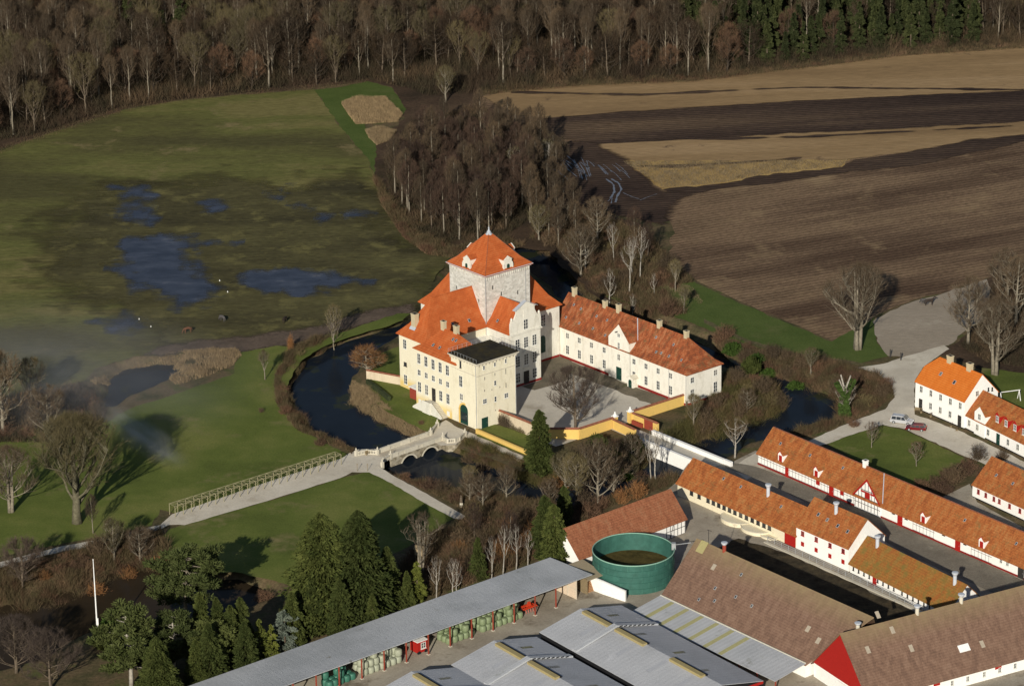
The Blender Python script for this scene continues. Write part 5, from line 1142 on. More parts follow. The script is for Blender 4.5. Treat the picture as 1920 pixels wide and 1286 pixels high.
# lower row attached
r, L, w_ = rectbarn('farm_row', 'low white row house with red dormers and white gabled dormer joined to the farmhouse', (1809,777), (1920,832), 3.2, 9.0, 7.7, M['roof_farm'], M['white'], 'house', ext=(-.15, 16), ov=.2, base=(M['black'], .22))
mb = MB(); mb.box(3.0, 6.6, -.12, 2.8, -.2, 5.0); mb.extr([(3.0, -.12, 5.0), (6.6, -.12, 5.0), (4.8, -.12, 6.6)], (0, 2.9, 0)); mb.build('gabled_dormer', M['white'], r)
mb = MB(); mb.slab([[(2.8, -.3, 4.85), (4.8, -.3, 6.75), (4.8, 3.6, 6.75), (2.8, 1.9, 4.85)], [(4.8, -.3, 6.75), (6.8, -.3, 4.85), (6.8, 1.9, 4.85), (4.8, 3.6, 6.75)]], .1); mb.build('dormer_roof', M['roof_farm'], r)
window(r, 4.7, -.13, 3.6, .95, 1.3, 2, 2)
for x_ in (1.2, 4.1, 7.6, 14.2, 17.4, 20.6, 23.8, 27, 30): window(r, x_, -.13 if 3 < x_ < 6.6 else -.01, 1.0, .95, 1.4, 2, 2)
door(r, 10.9, -.01, .1, 1.1, 2.4, M['green_door'])
for x_ in (9.3, 12.2, 15.1, 18, 21): 
    small_dormer(r, x_, .95, 4.35, 1.5, 1.6, 1.9, M['red'], M['roof_farm'], hatch=False, zridge=.75)
# white lower barn at the right edge
r, L, w_ = rectbarn('white_barn', 'low white barn with red tile roof at the right edge below the hedge', (1822,907), (1920,952), 2.9, 10, 7.6, M['roof_farm'], M['white'], ext=(0, 18), ov=.25, og=.1, base=(M['black'], .25))
for x_ in (1.8, 4.0, 6.4, 8.0, 11.0, 14, 17, 20): window(r, x_, -.01, 1.3, .7, .95, 2, 2, style='r')
skylights(r, 10, 2.9, 7.6, [(4, 2.4), (9, 2.3)])
# swing frame
x_, y_ = at(1893, 752); r = root('play_frame', 'white timber swing frame on grass behind the farm row', 'swing frame', (x_, y_, 0), .3)
mb = MB(); mb.tube([(-2.4, 0, 2.3), (2.4, 0, 2.3)], .09, 5); mb.build('crossbeam', M['white_plain'], r)
for s in (-1, 1):
    for t in (-.8, .8): mb = MB(); mb.tube([(s*2.2, t, 0), (s*2.2, 0, 2.3)], .08, 5); mb.build('leg', M['white_plain'], r)

# cars
def car(name, label, x, y, rz, body, suv, col2=None):
    r = root(name, label, 'car', (x, y, 0), rz)
    L_, W_, H_ = (4.8, 1.9, 1.78) if suv else (4.35, 1.75, 1.45)
    h0 = .95 if suv else .82
    pr = [(-L_/2, .35), (-L_/2, h0-.1), (-L_/2+.12, h0), (L_/2-.9, h0), (L_/2-.15, h0-.14), (L_/2, .62), (L_/2, .32)]
    mb = MB(); mb.extr([(p[0], -W_/2, p[1]) for p in pr], (0, W_, 0)); o = mb.build('body', body, r)
    bv = o.modifiers.new('b', 'BEVEL'); bv.width = .07; bv.segments = 2
    pr = [(-L_/2+.1, h0), (-L_/2+.35, H_-.04), (-L_/2+.6, H_), (L_/2-2.3, H_), (L_/2-1.95, H_-.06), (L_/2-1.15, h0)]
    pr = pr if suv else [(-L_/2+.12, h0), (-L_/2+.62, H_-.06), (-L_/2+1.0, H_), (.2, H_), (.5, H_-.05), (L_/2-1.0, h0)]
    mb = MB(); n_ = len(pr); ins = .16
    for (x0, z0), (x1, z1) in zip(pr[:-1], pr[1:]):
        y0 = W_/2-.04-ins*(z0-h0)/(H_-h0); y1 = W_/2-.04-ins*(z1-h0)/(H_-h0)
        mb.face([(x0, -y0, z0), (x0, y0, z0), (x1, y1, z1), (x1, -y1, z1)])
    for s in (-1, 1):
        q = [(x0, s*(W_/2-.04-ins*(z0-h0)/(H_-h0)), z0) for x0, z0 in pr]; mb.face(q if s < 0 else q[::-1])
    mb.build('cabin', body, r)
    g = MB()
    for s in (-1, 1):
        for f0, f1 in ((.06, .34), (.37, .64), (.67, .93)):
            xa, xb = pr[0][0]+(pr[-1][0]-pr[0][0])*f0, pr[0][0]+(pr[-1][0]-pr[0][0])*f1
            zt = H_-.14; cut = .32 if f1 > .9 else 0; cut0 = .15 if f0 < .1 else 0
            yy = lambda z: s*(W_/2-.025-ins*(z-h0)/(H_-h0))
            q = [(xa, yy(h0+.06), h0+.06), (xb, yy(h0+.06), h0+.06), (xb-cut*1.3, yy(zt), zt), (xa+cut0, yy(zt), zt)]
            g.extr(q, (0, s*.012, 0))
    x0, z0 = pr[-1]; x1, z1 = pr[-2]; g.face([(x0+.01-.1, -W_/2+.2, z0+.1), (x0+.01-.1, W_/2-.2, z0+.1), (x1+.03, W_/2-.3, z1), (x1+.03, -W_/2+.3, z1)])
    x0, z0 = pr[0]; x1, z1 = pr[1]; g.face([(x0, W_/2-.2, z0+.12), (x0, -W_/2+.2, z0+.12), (x1-.02, -W_/2+.3, z1-.06), (x1-.02, W_/2-.3, z1-.06)])
    g.build('window', M['glass'], r)
    for sx in (-L_/2+.85, L_/2-.85):
        for s in (-1, 1):
            mb = MB(); mb.tube([(sx, s*(W_/2-.2), .34), (sx, s*(W_/2+.02), .34)], .34, 16); t = mb.build('wheel', M['black'], r)
            mb = MB(); mb.tube([(sx, s*(W_/2+.005), .34), (sx, s*(W_/2+.035), .34)], .2, 12); mb.build('rim', M['zinc'], t)
    for s in (-.62, .62):
        mb = MB(); mb.box(L_/2-.12, L_/2+.02, s-.17, s+.17, .58, .74); mb.build('headlight', M['white_plain'], r)
        mb = MB(); mb.box(-L_/2-.02, -L_/2+.1, s*1.15-.1, s*1.15+.1, .6, .9); mb.build('tail_light', M['mred'], r)
    mb = MB(); mb.box(L_/2-.1, L_/2+.05, -W_/2+.1, W_/2-.1, .3, .45); mb.box(-L_/2-.05, -L_/2+.1, -W_/2+.1, W_/2-.1, .3, .45); mb.build('bumper', M['black'], r)
    if suv: mb = MB(); mb.box(-L_/2+.7, .3, -.6, -.55, H_, H_+.06); mb.box(-L_/2+.7, .3, .55, .6, H_, H_+.06); mb.build('roof_rack', M['zinc'], r)
    return r
cs = plain('silver_car_paint', (.52,.53,.56), .25, .6, .3, var=.03); cr_ = plain('dark_red_car_paint', (.13,.006,.010), .3, .35, var=.03)
p = Vector(at(1672, 792)); q = Vector(at(1711, 797)); car('parked_car', 'silver four-wheel-drive estate parked nose to nose with the red car', *at(1691, 793), math.atan2(q.y-p.y, q.x-p.x), cs, True)
p = Vector(at(1737, 808)); q = Vector(at(1698, 805)); car('parked_car', 'dark red hatchback parked beside the silver car on the gravel', *at(1717, 806), math.atan2(q.y-p.y, q.x-p.x), cr_, False)

# pergola beside the garden path
pa, pb = Vector(at(329, 970)), Vector(at(640, 872)); d = (pb-pa).normalized(); an = math.atan2(d.y, d.x); Lp = (pb-pa).length
r = root('pergola', 'long olive trellis pergola with crossed braces along the pale garden path', 'pergola', (pa.x, pa.y, 0), an)
NB = 21; st_ = Lp/NB; hP = 2.4; dep = 2.0
for k in range(NB+1):
    mb = MB(); x = k*st_
    for y in (0, dep): mb.tube([(x, y, 0), (x, y, hP)], .075, 5)
    mb.build('post', M['trellis'], r)
mb = MB()
for y in (0, dep): mb.tube([(0, y, hP), (Lp, y, hP)], .065, 5)
for k in range(NB+1): mb.tube([(k*st_, 0, hP), (k*st_, dep, hP)], .045, 4)
for k in range(NB):
    x0, x1 = k*st_, (k+1)*st_
    mb.tube([(x0, 0, hP), (x1, dep, hP)], .035, 4); mb.tube([(x1, 0, hP), (x0, dep, hP)], .035, 4)
    for y in (0,):
        mb.tube([(x0, y, hP-.75), ((x0*3+x1)/4, y, hP-.28), ((x0+x1)/2, y, hP-.06), ((x0+3*x1)/4, y, hP-.28), (x1, y, hP-.75)], .035, 4)
mb.build('lattice', M['trellis'], r)
for x_ in (670, 689): 
    p = at(x_, 884); mb = MB(); mb.tube([(0, 0, 0), (0, 0, 1.6)], .05, 5); mb.lathe([(.09, 1.55), (.1, 1.7), (.02, 1.78)], 6); tag(mb.build('path_post', M['wood'], None, loc=(p[0], p[1], 0)), 'short wooden post at the path edge %s the pergola end' % ('nearest' if x_ == 670 else 'farther from'), 'post')
# bench on the bridge approach
p = at(692, 852); r = root('garden_bench', 'dark bench in front of the curved white balustrade', 'bench', (p[0], p[1], .04), ban)
mb = MB(); mb.box(-.9, .9, -.22, .22, .4, .46); mb.build('seat', M['wood'], r); mb = MB(); mb.box(-.9, .9, .2, .26, .46, .9); mb.build('backrest', M['wood'], r)
for s in (-.8, .8): mb = MB(); mb.box(s-.05, s+.05, -.2, .22, 0, .4); mb.build('leg', M['wood'], r)
# flagpole
p = at(184, 1205); mb = MB(); mb.lathe([(.16, 0), (.15, 4), (.10, 12), (.06, 16.6), (.1, 16.7), (.02, 16.9)], 10)
r = root('flagpole', 'tall bare white flagpole rising above the dark pond', 'flagpole', (p[0], p[1], 0)); mb.build('pole', M['white_plain'], r)
mb = MB(); mb.box(.12, .3, -.15, .15, 0, 5); mb.build('stand', M['white_plain'], r)
# horses
def horse(x, y, rz, mat, label, graze=True, s=1.0):
    r = root('horse', label, 'horse', (x, y, 0), rz)
    V, E, R = [], [], []
    def ch(pts, par=None):
        last = par
        for (px_, py_, pz_, rr) in pts:
            V.append((px_*s, py_*s, pz_*s)); R.append(rr*s)
            if last is not None: E.append((last, len(V)-1))
            last = len(V)-1
        return last
    ch([(0, 0, 1.15, .33)]); b = ch([(-.35, 0, 1.17, .32), (-.68, 0, 1.2, .30)], 0); f = ch([(.3, 0, 1.15, .32), (.6, 0, 1.2, .28)], 0)
    if graze: ch([(.85, 0, 1.15, .17), (1.1, 0, .8, .13), (1.25, 0, .48, .12), (1.32, 0, .28, .10), (1.4, 0, .1, .07)], f)
    else: ch([(.85, 0, 1.45, .17), (1.02, 0, 1.75, .13), (1.2, 0, 1.8, .12), (1.42, 0, 1.66, .09), (1.52, 0, 1.58, .07)], f)
    for sy in (-.17, .17):
        ch([(.58, sy, .9, .13), (.6, sy, .52, .07), (.58, sy, .1, .05), (.62, sy, 0.02, .07)], f)
        ch([(-.68, sy, .88, .17), (-.58, sy, .72, .1), (-.78, sy, .5, .065), (-.7, sy, .1, .05), (-.66, sy, .02, .07)], b)
    ch([(-.98, 0, 1.15, .07), (-1.08, 0, .8, .08), (-1.08, 0, .5, .05)], b)
    me = bpy.data.meshes.new('body'); me.from_pydata(V, E, []); me.materials.append(mat); o = link('body', me, r)
    sk = o.modifiers.new('s', 'SKIN'); o.modifiers.new('u', 'SUBSURF').levels = 1
    for i, rr in enumerate(R): me.skin_vertices[0].data[i].radius = (rr*(.8 if rr > .2 else 1), rr)
    me.skin_vertices[0].data[0].use_root = True
    return r
mh = plain('dark_horse_coat', (.03,.022,.018), .7); mh2 = plain('chestnut_horse_coat', (.11,.05,.028), .7); mh3 = plain('grey_horse_coat', (.08,.075,.075), .7)
horse(*at(1742, 573), .15, mh, 'dark brown horse standing in the sand paddock', False, 1.15); horse(*at(1733, 571), 2.4, mh3, 'greyish horse just behind the dark one in the sand paddock', True)
horse(*at(417, 602), 2.3, mh3, 'grey-brown horse grazing in the wet meadow left of the other', True); horse(*at(352, 624), 3.6, mh2, 'chestnut horse lying low in the muddy meadow edge', True); horse(*at(534, 605), 1.2, mh, 'dark horse in the meadow nearest the columnar bush', True)
# white birds on the flood
mb = MB(); mb.lathe([(.05, 0), (.16, .1), (.2, .25), (.12, .38), (.08, .55), (.02, .66)], 8); bme = mb.mesh('white_bird', M['white_plain'], True)
for x_, y_, lab in ((412, 528, 'white bird on the wet grass, the one nearest the large puddle'), (427, 549, 'white bird standing just right of the large puddle'), (261, 600, 'white bird at the hazy puddle near the left edge'), (283, 614, 'white bird lowest on the meadow by the hazy puddle')):
    p = at(x_, y_); _b = link('white_bird', bme, None, (p[0], p[1], .05)); _b.scale = (.7, .7, .7); tag(_b, lab, 'bird', 'white birds on the flooded meadow')
# tubs, benches and seats outside the farmhouse
def tub(px_, py_, lab):
    p = at(px_, py_); r = root('flower_tub', lab, 'flower tub', (p[0], p[1], 0)); mb = MB(); mb.lathe([(.2, 0), (.3, .45), (.26, .45)], 10); mb.build('pot', M['wood'], r)
    mb = MB(); rs = random.Random(px_)
    for k in range(26): a = rs.uniform(0, 6.28); mb.tube([(0, 0, .4), (.3*math.cos(a), .3*math.sin(a), .5+rs.uniform(0, .7))], .02, 3)
    mb.build('plant', M['twig'], r)
tub(1745, 782, 'twiggy flower tub against the farmhouse wall, second window'); tub(1783, 801, 'dark flower tub left of the right farmhouse door'); tub(1794, 808, 'dark flower tub at the right farmhouse door'); tub(1727, 774, 'flower tub next to the bench at the left farmhouse door')
p = at(1721, 772); r = root('garden_bench', 'small wooden bench at the left farmhouse door', 'bench', (p[0], p[1], 0), math.radians(-54)+.4)
mb = MB(); mb.box(-.8, .8, -.22, .22, .4, .46); mb.build('seat', M['wood'], r); mb = MB(); mb.box(-.8, .8, .2, .25, .46, .9); mb.build('backrest', M['wood'], r)
for s in (-.7, .7): mb = MB(); mb.box(s-.05, s+.05, -.2, .22, 0, .4); mb.build('leg', M['wood'], r)
# tree house and garden statue
p = at(788, 1058); r = root('tree_house', 'small pale wooden tree house between the trunks of the many-stemmed tree', 'tree house', (p[0], p[1], 0), -.4)
mb = MB(); mb.box(-.8, .8, -.7, .7, 2.2, 3.5); mb.build('wall', plain('pale_boards', (.34,.26,.16), .8), r); mb = MB(); mb.slab([[(-1, -.9, 3.5), (1, -.9, 3.5), (1, 0, 4.0), (-1, 0, 4.0)], [(-1, 0, 4.0), (1, 0, 4.0), (1, .9, 3.5), (-1, .9, 3.5)]], .06); mb.build('roof', M['wood'], r)
for sx in (-.7, .7):
    for sy in (-.6, .6): mb = MB(); mb.tube([(sx, sy, 0), (sx, sy, 2.2)], .06, 4); mb.build('leg', M['wood'], r)
p = at(865, 950); r = root('garden_statue', 'weathered garden figure on a pale plinth beside the curved path', 'statue', (p[0], p[1], 0))
mb = MB(); mb.box(-.3, .3, -.3, .3, 0, .9); mb.build('plinth', M['pale_stone'], r); mb = MB(); mb.lathe([(.28, .9), (.32, 1.2), (.22, 1.6), (.3, 1.9), (.12, 2.1), (.16, 2.3), (.05, 2.5)], 8); mb.build('figure', M['bark_dark'], r)
# gate posts at the paddock
for x_, y_, lab in ((1669, 670, 'dark gate post at the paddock, left one'), (1689, 676, 'dark gate post at the paddock, right one')):
    p = at(x_, y_); mb = MB(); mb.box(-.12, .12, -.12, .12, 0, 1.8); mb.extr([(-.12, -.12, 1.8), (.12, -.12, 1.8), (0, -.12, 1.95)], (0, .24, 0)); tag(mb.build('gate_post', M['door_dark'], None, loc=(p[0], p[1], 0)), lab, 'gate post')
# ================================================================== VEGETATION
def ribbon_tris(A, B, wA, wB, rs):
    """flat blades from A to B (arrays), random roll; 2 triangles each"""
    n = len(A); d = B-A; L = np.linalg.norm(d, axis=1, keepdims=True)+1e-9; d = d/L
    k = rs.normal(size=(n, 3)); s = np.cross(d, k); s /= np.linalg.norm(s, axis=1, keepdims=True)+1e-9
    V = np.stack([A-s*wA[:, None], A+s*wA[:, None], B+s*wB[:, None], B-s*wB[:, None]], 1).reshape(-1, 3)
    b = np.arange(n)*4
    F = np.concatenate([np.stack([b, b+1, b+2], 1), np.stack([b, b+2, b+3], 1)])
    return V, F
def blade_tris(A, B, w_, rs):
    n = len(A); d = B-A; k = rs.normal(size=(n, 3)); s = np.cross(d, k); s /= np.linalg.norm(s, axis=1, keepdims=True)+1e-9
    V = np.stack([A-s*w_[:, None], A+s*w_[:, None], B], 1).reshape(-1, 3); b = np.arange(n)*3
    return V, np.stack([b, b+1, b+2], 1)
def bez(p0, p1, p2, t): return p0*(1-t)**2+p1*2*t*(1-t)+p2*t*t
def make_bare(seed, H, tr, clear, rad, nl, ns, nt_, twl, tw, barkm, twigm, name='bare_tree', shape='oval', droop=0.0, stems=1, lean=.3, subl=1.0, up=.55, forest=False, limbm=None):
    """leafless tree: trunk with limbs as one mesh, thin twigs as the crown"""
    rs = np.random.RandomState(seed); mb = MB(); A, B, W = [], [], []
    zc0 = H*clear
    def env(z):      # crown radius at height z
        u = (z-zc0)/(H-zc0); u = min(max(u, 0), 1)
        if shape == 'oval': return rad*math.sqrt(max(0, 1-(2*u-1)**2))*.92+rad*.12*(1-u)
        if shape == 'round': return rad*math.sqrt(max(0, 1-(1.9*u-.75)**2*.75 if u > .4 else 1-.12))
        if shape == 'cone': return rad*(1-u)**.75*(.35+.65*min(1, u*4))+.3
        if shape == 'fan': return rad*(.25+.75*u**.7)*(1 if u < .85 else (1-(u-.85)/.2))
        return rad
    for st in range(stems):
        mb.m = 0; a0 = rs.uniform(0, 6.28); off = 0 if stems == 1 else rs.uniform(.2, .6)
        base = np.array([math.cos(a0)*off, math.sin(a0)*off, -.3])
        ln = lean*(1 if stems == 1 else 4.5)
        tip = np.array([math.cos(a0)*ln*rs.uniform(.4, 1), math.sin(a0)*ln*rs.uniform(.4, 1), H*rs.uniform(.84, .93)])
        c = (base+tip)/2+np.array([rs.normal()*.25, rs.normal()*.25, 0])
        tp = [bez(base, c, tip, t) for t in np.linspace(0, 1, 9)]; r0 = tr/(stems**.5)
        for i_ in range(1, 8): tp[i_] = tp[i_]+np.array([rs.normal()*.06*H/15, rs.normal()*.06*H/15, 0])
        mb.tube(tp, [r0*(1.25 if i == 0 else 1)*(1-i/9.2)**.9+.015 for i in range(9)], 6)
        mb.m = 1
        def on(t): x = t*8; i = min(int(x), 7); return tp[i]*(1-(x-i))+tp[i+1]*(x-i)
        for k in range(nl//stems):
            t0 = clear*.85+(1-clear*.85)*.93*((k+rs.uniform(0, 1))/(nl//stems))**1.05; p0 = on(min(t0, .97)); z0 = p0[2]
            az = k*2.4+rs.uniform(-.5, .5)
            zt = min(H*.985, z0+(H-z0)*up*rs.uniform(.5, 1.1)+rs.uniform(0, .08)*H); rr = env(zt)*rs.uniform(.7, 1)
            p2 = np.array([tip[0]*.6+math.cos(az)*rr, tip[1]*.6+math.sin(az)*rr, zt-droop*rr])
            p1 = (p0+p2)/2+np.array([math.cos(az), math.sin(az), 0])*rr*.12+np.array([rs.normal()*.3, rs.normal()*.3, (.02 if droop else -.06)*H+droop*rr*.9])
            lp = [bez(p0, p1, p2, t) for t in np.linspace(0, 1, 6)]
            for i_ in range(1, 5): lp[i_] = lp[i_]+rs.normal(size=3)*.12*(H/15)
            lr = r0*(1-t0*.8)*.42*rs.uniform(.7, 1.1)+.02
            mb.tube(lp, [lr*(1-i/5.6)+.012 for i in range(6)], 4, False)
            for s in range(ns):
                u = .22+.75*rs.uniform()**.8; x = u*5; i = min(int(x), 4); q0 = lp[i]*(1-(x-i))+lp[i+1]*(x-i)
                dr = rs.normal(size=3); dr[2] = abs(dr[2])*.6+.25-droop*1.3; dl = lp[i+1]-lp[i]; dl /= np.linalg.norm(dl)+1e-6; dr = dr/np.linalg.norm(dr)*.9+dl*.7
                ll = subl*rs.uniform(.6, 1.5)*(H/15)*1.5
                q2 = q0+dr*ll; rm = env(q2[2]); h = math.hypot(q2[0]-tip[0]*.5, q2[1]-tip[1]*.5)
                if h > rm*1.05: f = (rm*1.02)/h; q2[0] = tip[0]*.5+(q2[0]-tip[0]*.5)*f; q2[1] = tip[1]*.5+(q2[1]-tip[1]*.5)*f
                q2[2] = min(q2[2], H)
                q1 = (q0+q2)/2+rs.normal(size=3)*.12
                mb.tube([q0, q1, q2], [lr*.35*(1-u*.5)+.014, .018, .008], 3, False)
                n = nt_; tt = rs.uniform(.1, 1, n)[:, None]; S0 = (1-tt)**2*q0+2*tt*(1-tt)*q1+tt*tt*q2
                D = rs.normal(size=(n, 3))*.75+dr*.9; D[:, 2] += .35-droop*1.8; D /= np.linalg.norm(D, axis=1, keepdims=True)
                A.append(S0); B.append(S0+D*(twl*rs.uniform(.45, 1.25, n))[:, None]); W.append(np.full(n, tw)*rs.uniform(.6, 1.3, n))
    A = np.concatenate(A); B = np.concatenate(B); W = np.concatenate(W)
    V, F = blade_tris(A, B, W, rs)
    r = bpy.data.objects.new(name, None)
    tm = mb.mesh('trunk', [barkm, limbm or barkm], True); cm = tri_mesh('crown', V, F, twigm)
    t_ = bpy.data.objects.new('trunk', tm); t_.parent = r; c_ = bpy.data.objects.new('crown', cm); c_.parent = r
    return r
def make_conifer(seed, H, rad, n, size, mat, barkm, name='conifer', lobes=.22, taper=.8, base=.04, droop=.5, tip=.25):
    rs = np.random.RandomState(seed)
    nb = max(60, n//42); kb = rs.randint(0, nb, n); ub = rs.uniform(0, 1, nb)**1.2; ab = rs.uniform(0, 2*math.pi, nb); rb = rs.uniform(.72, 1.22, nb); tb = rs.uniform(.15, 1, n)**.55
    az = ab[kb]+rs.normal(size=n)*.10; u = np.clip(ub[kb]-(tb-.6)*.05*droop*2+rs.normal(size=n)*.010, 0, 1)
    prof = np.clip((1-u), 0, 1)**taper*np.clip((u+.12)*5, 0, 1)
    ph = rs.uniform(0, 6.28, 8); lob = sum(np.sin((i+2)*az+ph[i]+u*(3+i*5))/(i+1.5) for i in range(5))
    R = rad*prof*(1+lobes*lob)+tip*.3
    q = tb*rb[kb]
    P = np.stack([np.cos(az)*R*q, np.sin(az)*R*q, base*H+u*H*(1-base)], 1)
    out = np.stack([np.cos(az), np.sin(az), np.zeros(n)], 1)
    D = out*.9+rs.normal(size=(n, 3))*.35; D[:, 2] += -droop*.6+.25; D /= np.linalg.norm(D, axis=1, keepdims=True)
    L = size*rs.uniform(.6, 1.4, n)
    A = P-D*L[:, None]*.5; B = P+D*L[:, None]*.5
    V, F = ribbon_tris(A, B, L*.30, L*.06, rs)
    r = bpy.data.objects.new(name, None); c_ = bpy.data.objects.new('crown', tri_mesh('crown', V, F, mat)); c_.parent = r
    mb = MB(); mb.tube([(0, 0, -.3), (0, 0, H*.5), (0, 0, H*.96)], [H*.018+.08, H*.012, .03], 6)
    t_ = bpy.data.objects.new('trunk', mb.mesh('trunk', barkm, True)); t_.parent = r; return r
def make_pine(seed, H, rad, nclump, mat, barkm, name='pine_tree', clear=.3, csize=1.3):
    rs = np.random.RandomState(seed); mb = MB(); A, B, W = [], [], []
    tp = [np.array([math.sin(i*.7+seed)*.25, math.cos(i*.9)*.2, H*.95*i/7-.2]) for i in range(8)]
    mb.tube(tp, [.34*(1-i/9)+.04 for i in range(8)], 7)
    for k in range(nclump):
        t = clear+(1-clear)*((k+.5)/nclump); az = k*2.4+rs.uniform(-.4, .4); i = min(int(t*7), 6); p0 = tp[i]*(1-(t*7-i))+tp[i+1]*(t*7-i)
        rr = rad*math.sqrt(max(.05, 1-(1.7*(t-clear)/(1-clear)-.75)**2))*rs.uniform(.45, 1)
        p2 = p0+np.array([math.cos(az)*rr, math.sin(az)*rr, rs.uniform(.2, 1.2)]); p1 = (p0+p2)/2+np.array([0, 0, -.3])
        mb.tube([p0, p1, p2], [.11, .07, .03], 4, False)
        for c in range(3):
            cc = p0*(1-f)+p2*f if (f := [1, .68, .85][c]) else p2; cc = cc+rs.normal(size=3)*.35*np.array([1, 1, .4])
            n = 150; X = rs.normal(size=(n, 3)); X /= np.linalg.norm(X, axis=1, keepdims=True); X *= (rs.uniform(.25, 1, n)**.5)[:, None]*csize*rs.uniform(.7, 1.15)*np.array([1, 1, .42])
            S0 = cc+X; D = X+np.array([0, 0, .35]); D /= np.linalg.norm(D, axis=1, keepdims=True); D += rs.normal(size=(n, 3))*.4
            A.append(S0-D*.16); B.append(S0+D*.30); W.append(np.full(n, .10))
    A = np.concatenate(A); B = np.concatenate(B); W = np.concatenate(W); V, F = ribbon_tris(A, B, W, W*.5, rs)
    r = bpy.data.objects.new(name, None); c_ = bpy.data.objects.new('crown', tri_mesh('crown', V, F, mat)); c_.parent = r
    t_ = bpy.data.objects.new('trunk', mb.mesh('trunk', barkm, True)); t_.parent = r; return r
def make_bush(seed, H, rad, n, ln, tw, mat, name='bush', leaf=0, lean=.5):
    rs = np.random.RandomState(seed); nst = max(8, n//14); A, B, W = [], [], []
    az = rs.uniform(0, 6.28, nst); e = rs.uniform(0, 1, nst)**.6
    tipz = H*np.sqrt(np.clip(1-(e*.93)**2, 0, 1))*rs.uniform(.65, 1.0, nst); tr_ = rad*e*rs.uniform(.8, 1, nst)
    T2 = np.stack([np.cos(az)*tr_, np.sin(az)*tr_, tipz], 1); T0_ = T2*np.array([.35, .35, 0])+rs.normal(size=(nst, 3))*np.array([.15, .15, 0]); T0_[:, 2] = -.15
    A.append(T0_); B.append(T2); W.append(np.full(nst, tw*1.2))
    k = rs.randint(0, nst, n); t = rs.uniform(.25, 1, n)[:, None]; S0 = T0_[k]*(1-t)+T2[k]*t
    D = rs.normal(size=(n, 3))*.8+(T2[k]-T0_[k])/H*.8; D /= np.linalg.norm(D, axis=1, keepdims=True)
    A.append(S0); B.append(S0+D*(ln*rs.uniform(.4, 1.3, n))[:, None]); W.append(np.full(n, tw))
    A = np.concatenate(A); B = np.concatenate(B); W = np.concatenate(W)
    if leaf: V, F = ribbon_tris(A, B, W*leaf, W*leaf*.6, rs)
    else: V, F = blade_tris(A, B, W, rs)
    r = bpy.data.objects.new(name, None); c_ = bpy.data.objects.new('branches', tri_mesh('branches', V, F, mat)); c_.parent = r; return r
PROTO = {}
def proto(key, fn): PROTO[key] = fn
FT = dict(forest=True)
PROTO['beech'] = [make_bare(100+i, H, .27, cl, rad, 22, 8, 26, 1.4, .0135, M[bk], M[tm], 'bare_tree', sh, up=u_, lean=le, limbm=M['bark_black'] if i % 2 else M['bark_dark']) for i, (H, cl, rad, tm, bk, sh, u_, le) in enumerate(((18, .34, 4.6, 'twig_forest', 'bark', 'oval', .7, .6), (14, .2, 5.2, 'twig_forest', 'bark_dark', 'round', .5, 1.2), (19.5, .45, 3.6, 'twig', 'bark', 'oval', .8, .5), (12, .15, 4.2, 'twig_red', 'bark_black', 'round', .6, 1.4), (16.5, .25, 5.4, 'twig_olive', 'bark_dark', 'fan', .75, .9)))]
PROTO['alder'] = [make_bare(200+i, H, .22, cl, rad, 24, 9, 24, 1.0, .0155, M['bark'] if i != 1 else M['bark_dark'], M['twig_purple'] if i != 2 else M['twig'], 'alder_tree', 'oval', up=.45, limbm=M['bark_black']) for i, (H, cl, rad) in enumerate(((15.5, .28, 3.1), (13.5, .22, 2.9), (16.5, .34, 2.8), (14.5, .25, 3.4)))]
PROTO['oak'] = [make_bare(300, 22, .95, .2, 12, 20, 34, 30, 1.5, .020, M['bark_olive'], M['twig_olive'], 'oak_tree', 'round', up=.75, subl=2.0), make_bare(301, 17.5, .8, .18, 7.2, 26, 20, 26, 1.2, .018, M['bark'], M['twig'], 'old_tree', 'oval', up=.6, stems=3, lean=.45, subl=1.5)]
PROTO['spread'] = [make_bare(310+i, H, .34, cl, rad, 22, 12, 18, 1.1, .024, M['bark'], M[tm], 'bare_tree', 'round', up=.6, subl=1.0) for i, (H, cl, rad, tm) in enumerate(((13.5, .2, 5.2, 'twig'), (12, .25, 4.2, 'twig_olive'), (11, .18, 4.6, 'twig')))]
PROTO['court'] = [make_bare(315, 13.5, .42, .12, 7.4, 26, 14, 26, 1.2, .022, M['bark_dark'], M['twig_court'], 'bare_tree', 'round', up=.6, stems=2, subl=1.2)]
PROTO['multi'] = [make_bare(320, 13.5, .5, .18, 5.4, 20, 9, 12, 1.1, .028, M['birch'], M['twig_olive'], 'many_stemmed_tree', 'fan', up=.8, stems=5), make_bare(321, 12, .42, .15, 4.2, 18, 9, 10, 1.0, .028, M['bark'], M['twig'], 'many_stemmed_tree', 'fan', up=.85, stems=4)]
PROTO['birch'] = [make_bare(330+i, H, .17, cl, rad, 10, 4, 5, .8, .022, M['birch'], M['twig_purple'], 'birch_tree', 'oval', up=.7, lean=.8) for i, (H, cl, rad) in enumerate(((12, .35, 2.1), (10, .3, 1.9), (14, .4, 2.6)))]
PROTO['thin'] = [make_bare(340+i, H, .15, .3, rad, 16, 8, 14, .8, .022, M['bark'], M['twig_olive'], 'slender_tree', 'oval', up=.8) for i, (H, rad) in enumerate(((11.8, 2.6), (8.5, 2.2)))]
PROTO['small'] = [make_bare(350, 5.4, .09, .3, 1.9, 14, 8, 12, .55, .014, M['bark'], M['twig_red'], 'young_tree', 'oval', up=.7), make_bare(351, 8.5, .22, .35, 3.6, 14, 7, 6, .8, .028, M['birch'], M['twig'], 'pollard_tree', 'fan', up=.55)]
PROTO['willow'] = [make_bare(360, 6.2, .32, .2, 4.2, 30, 10, 12, 1.2, .03, M['bark'], M['twig_orange'], 'willow', 'round', up=.5, droop=.12)]
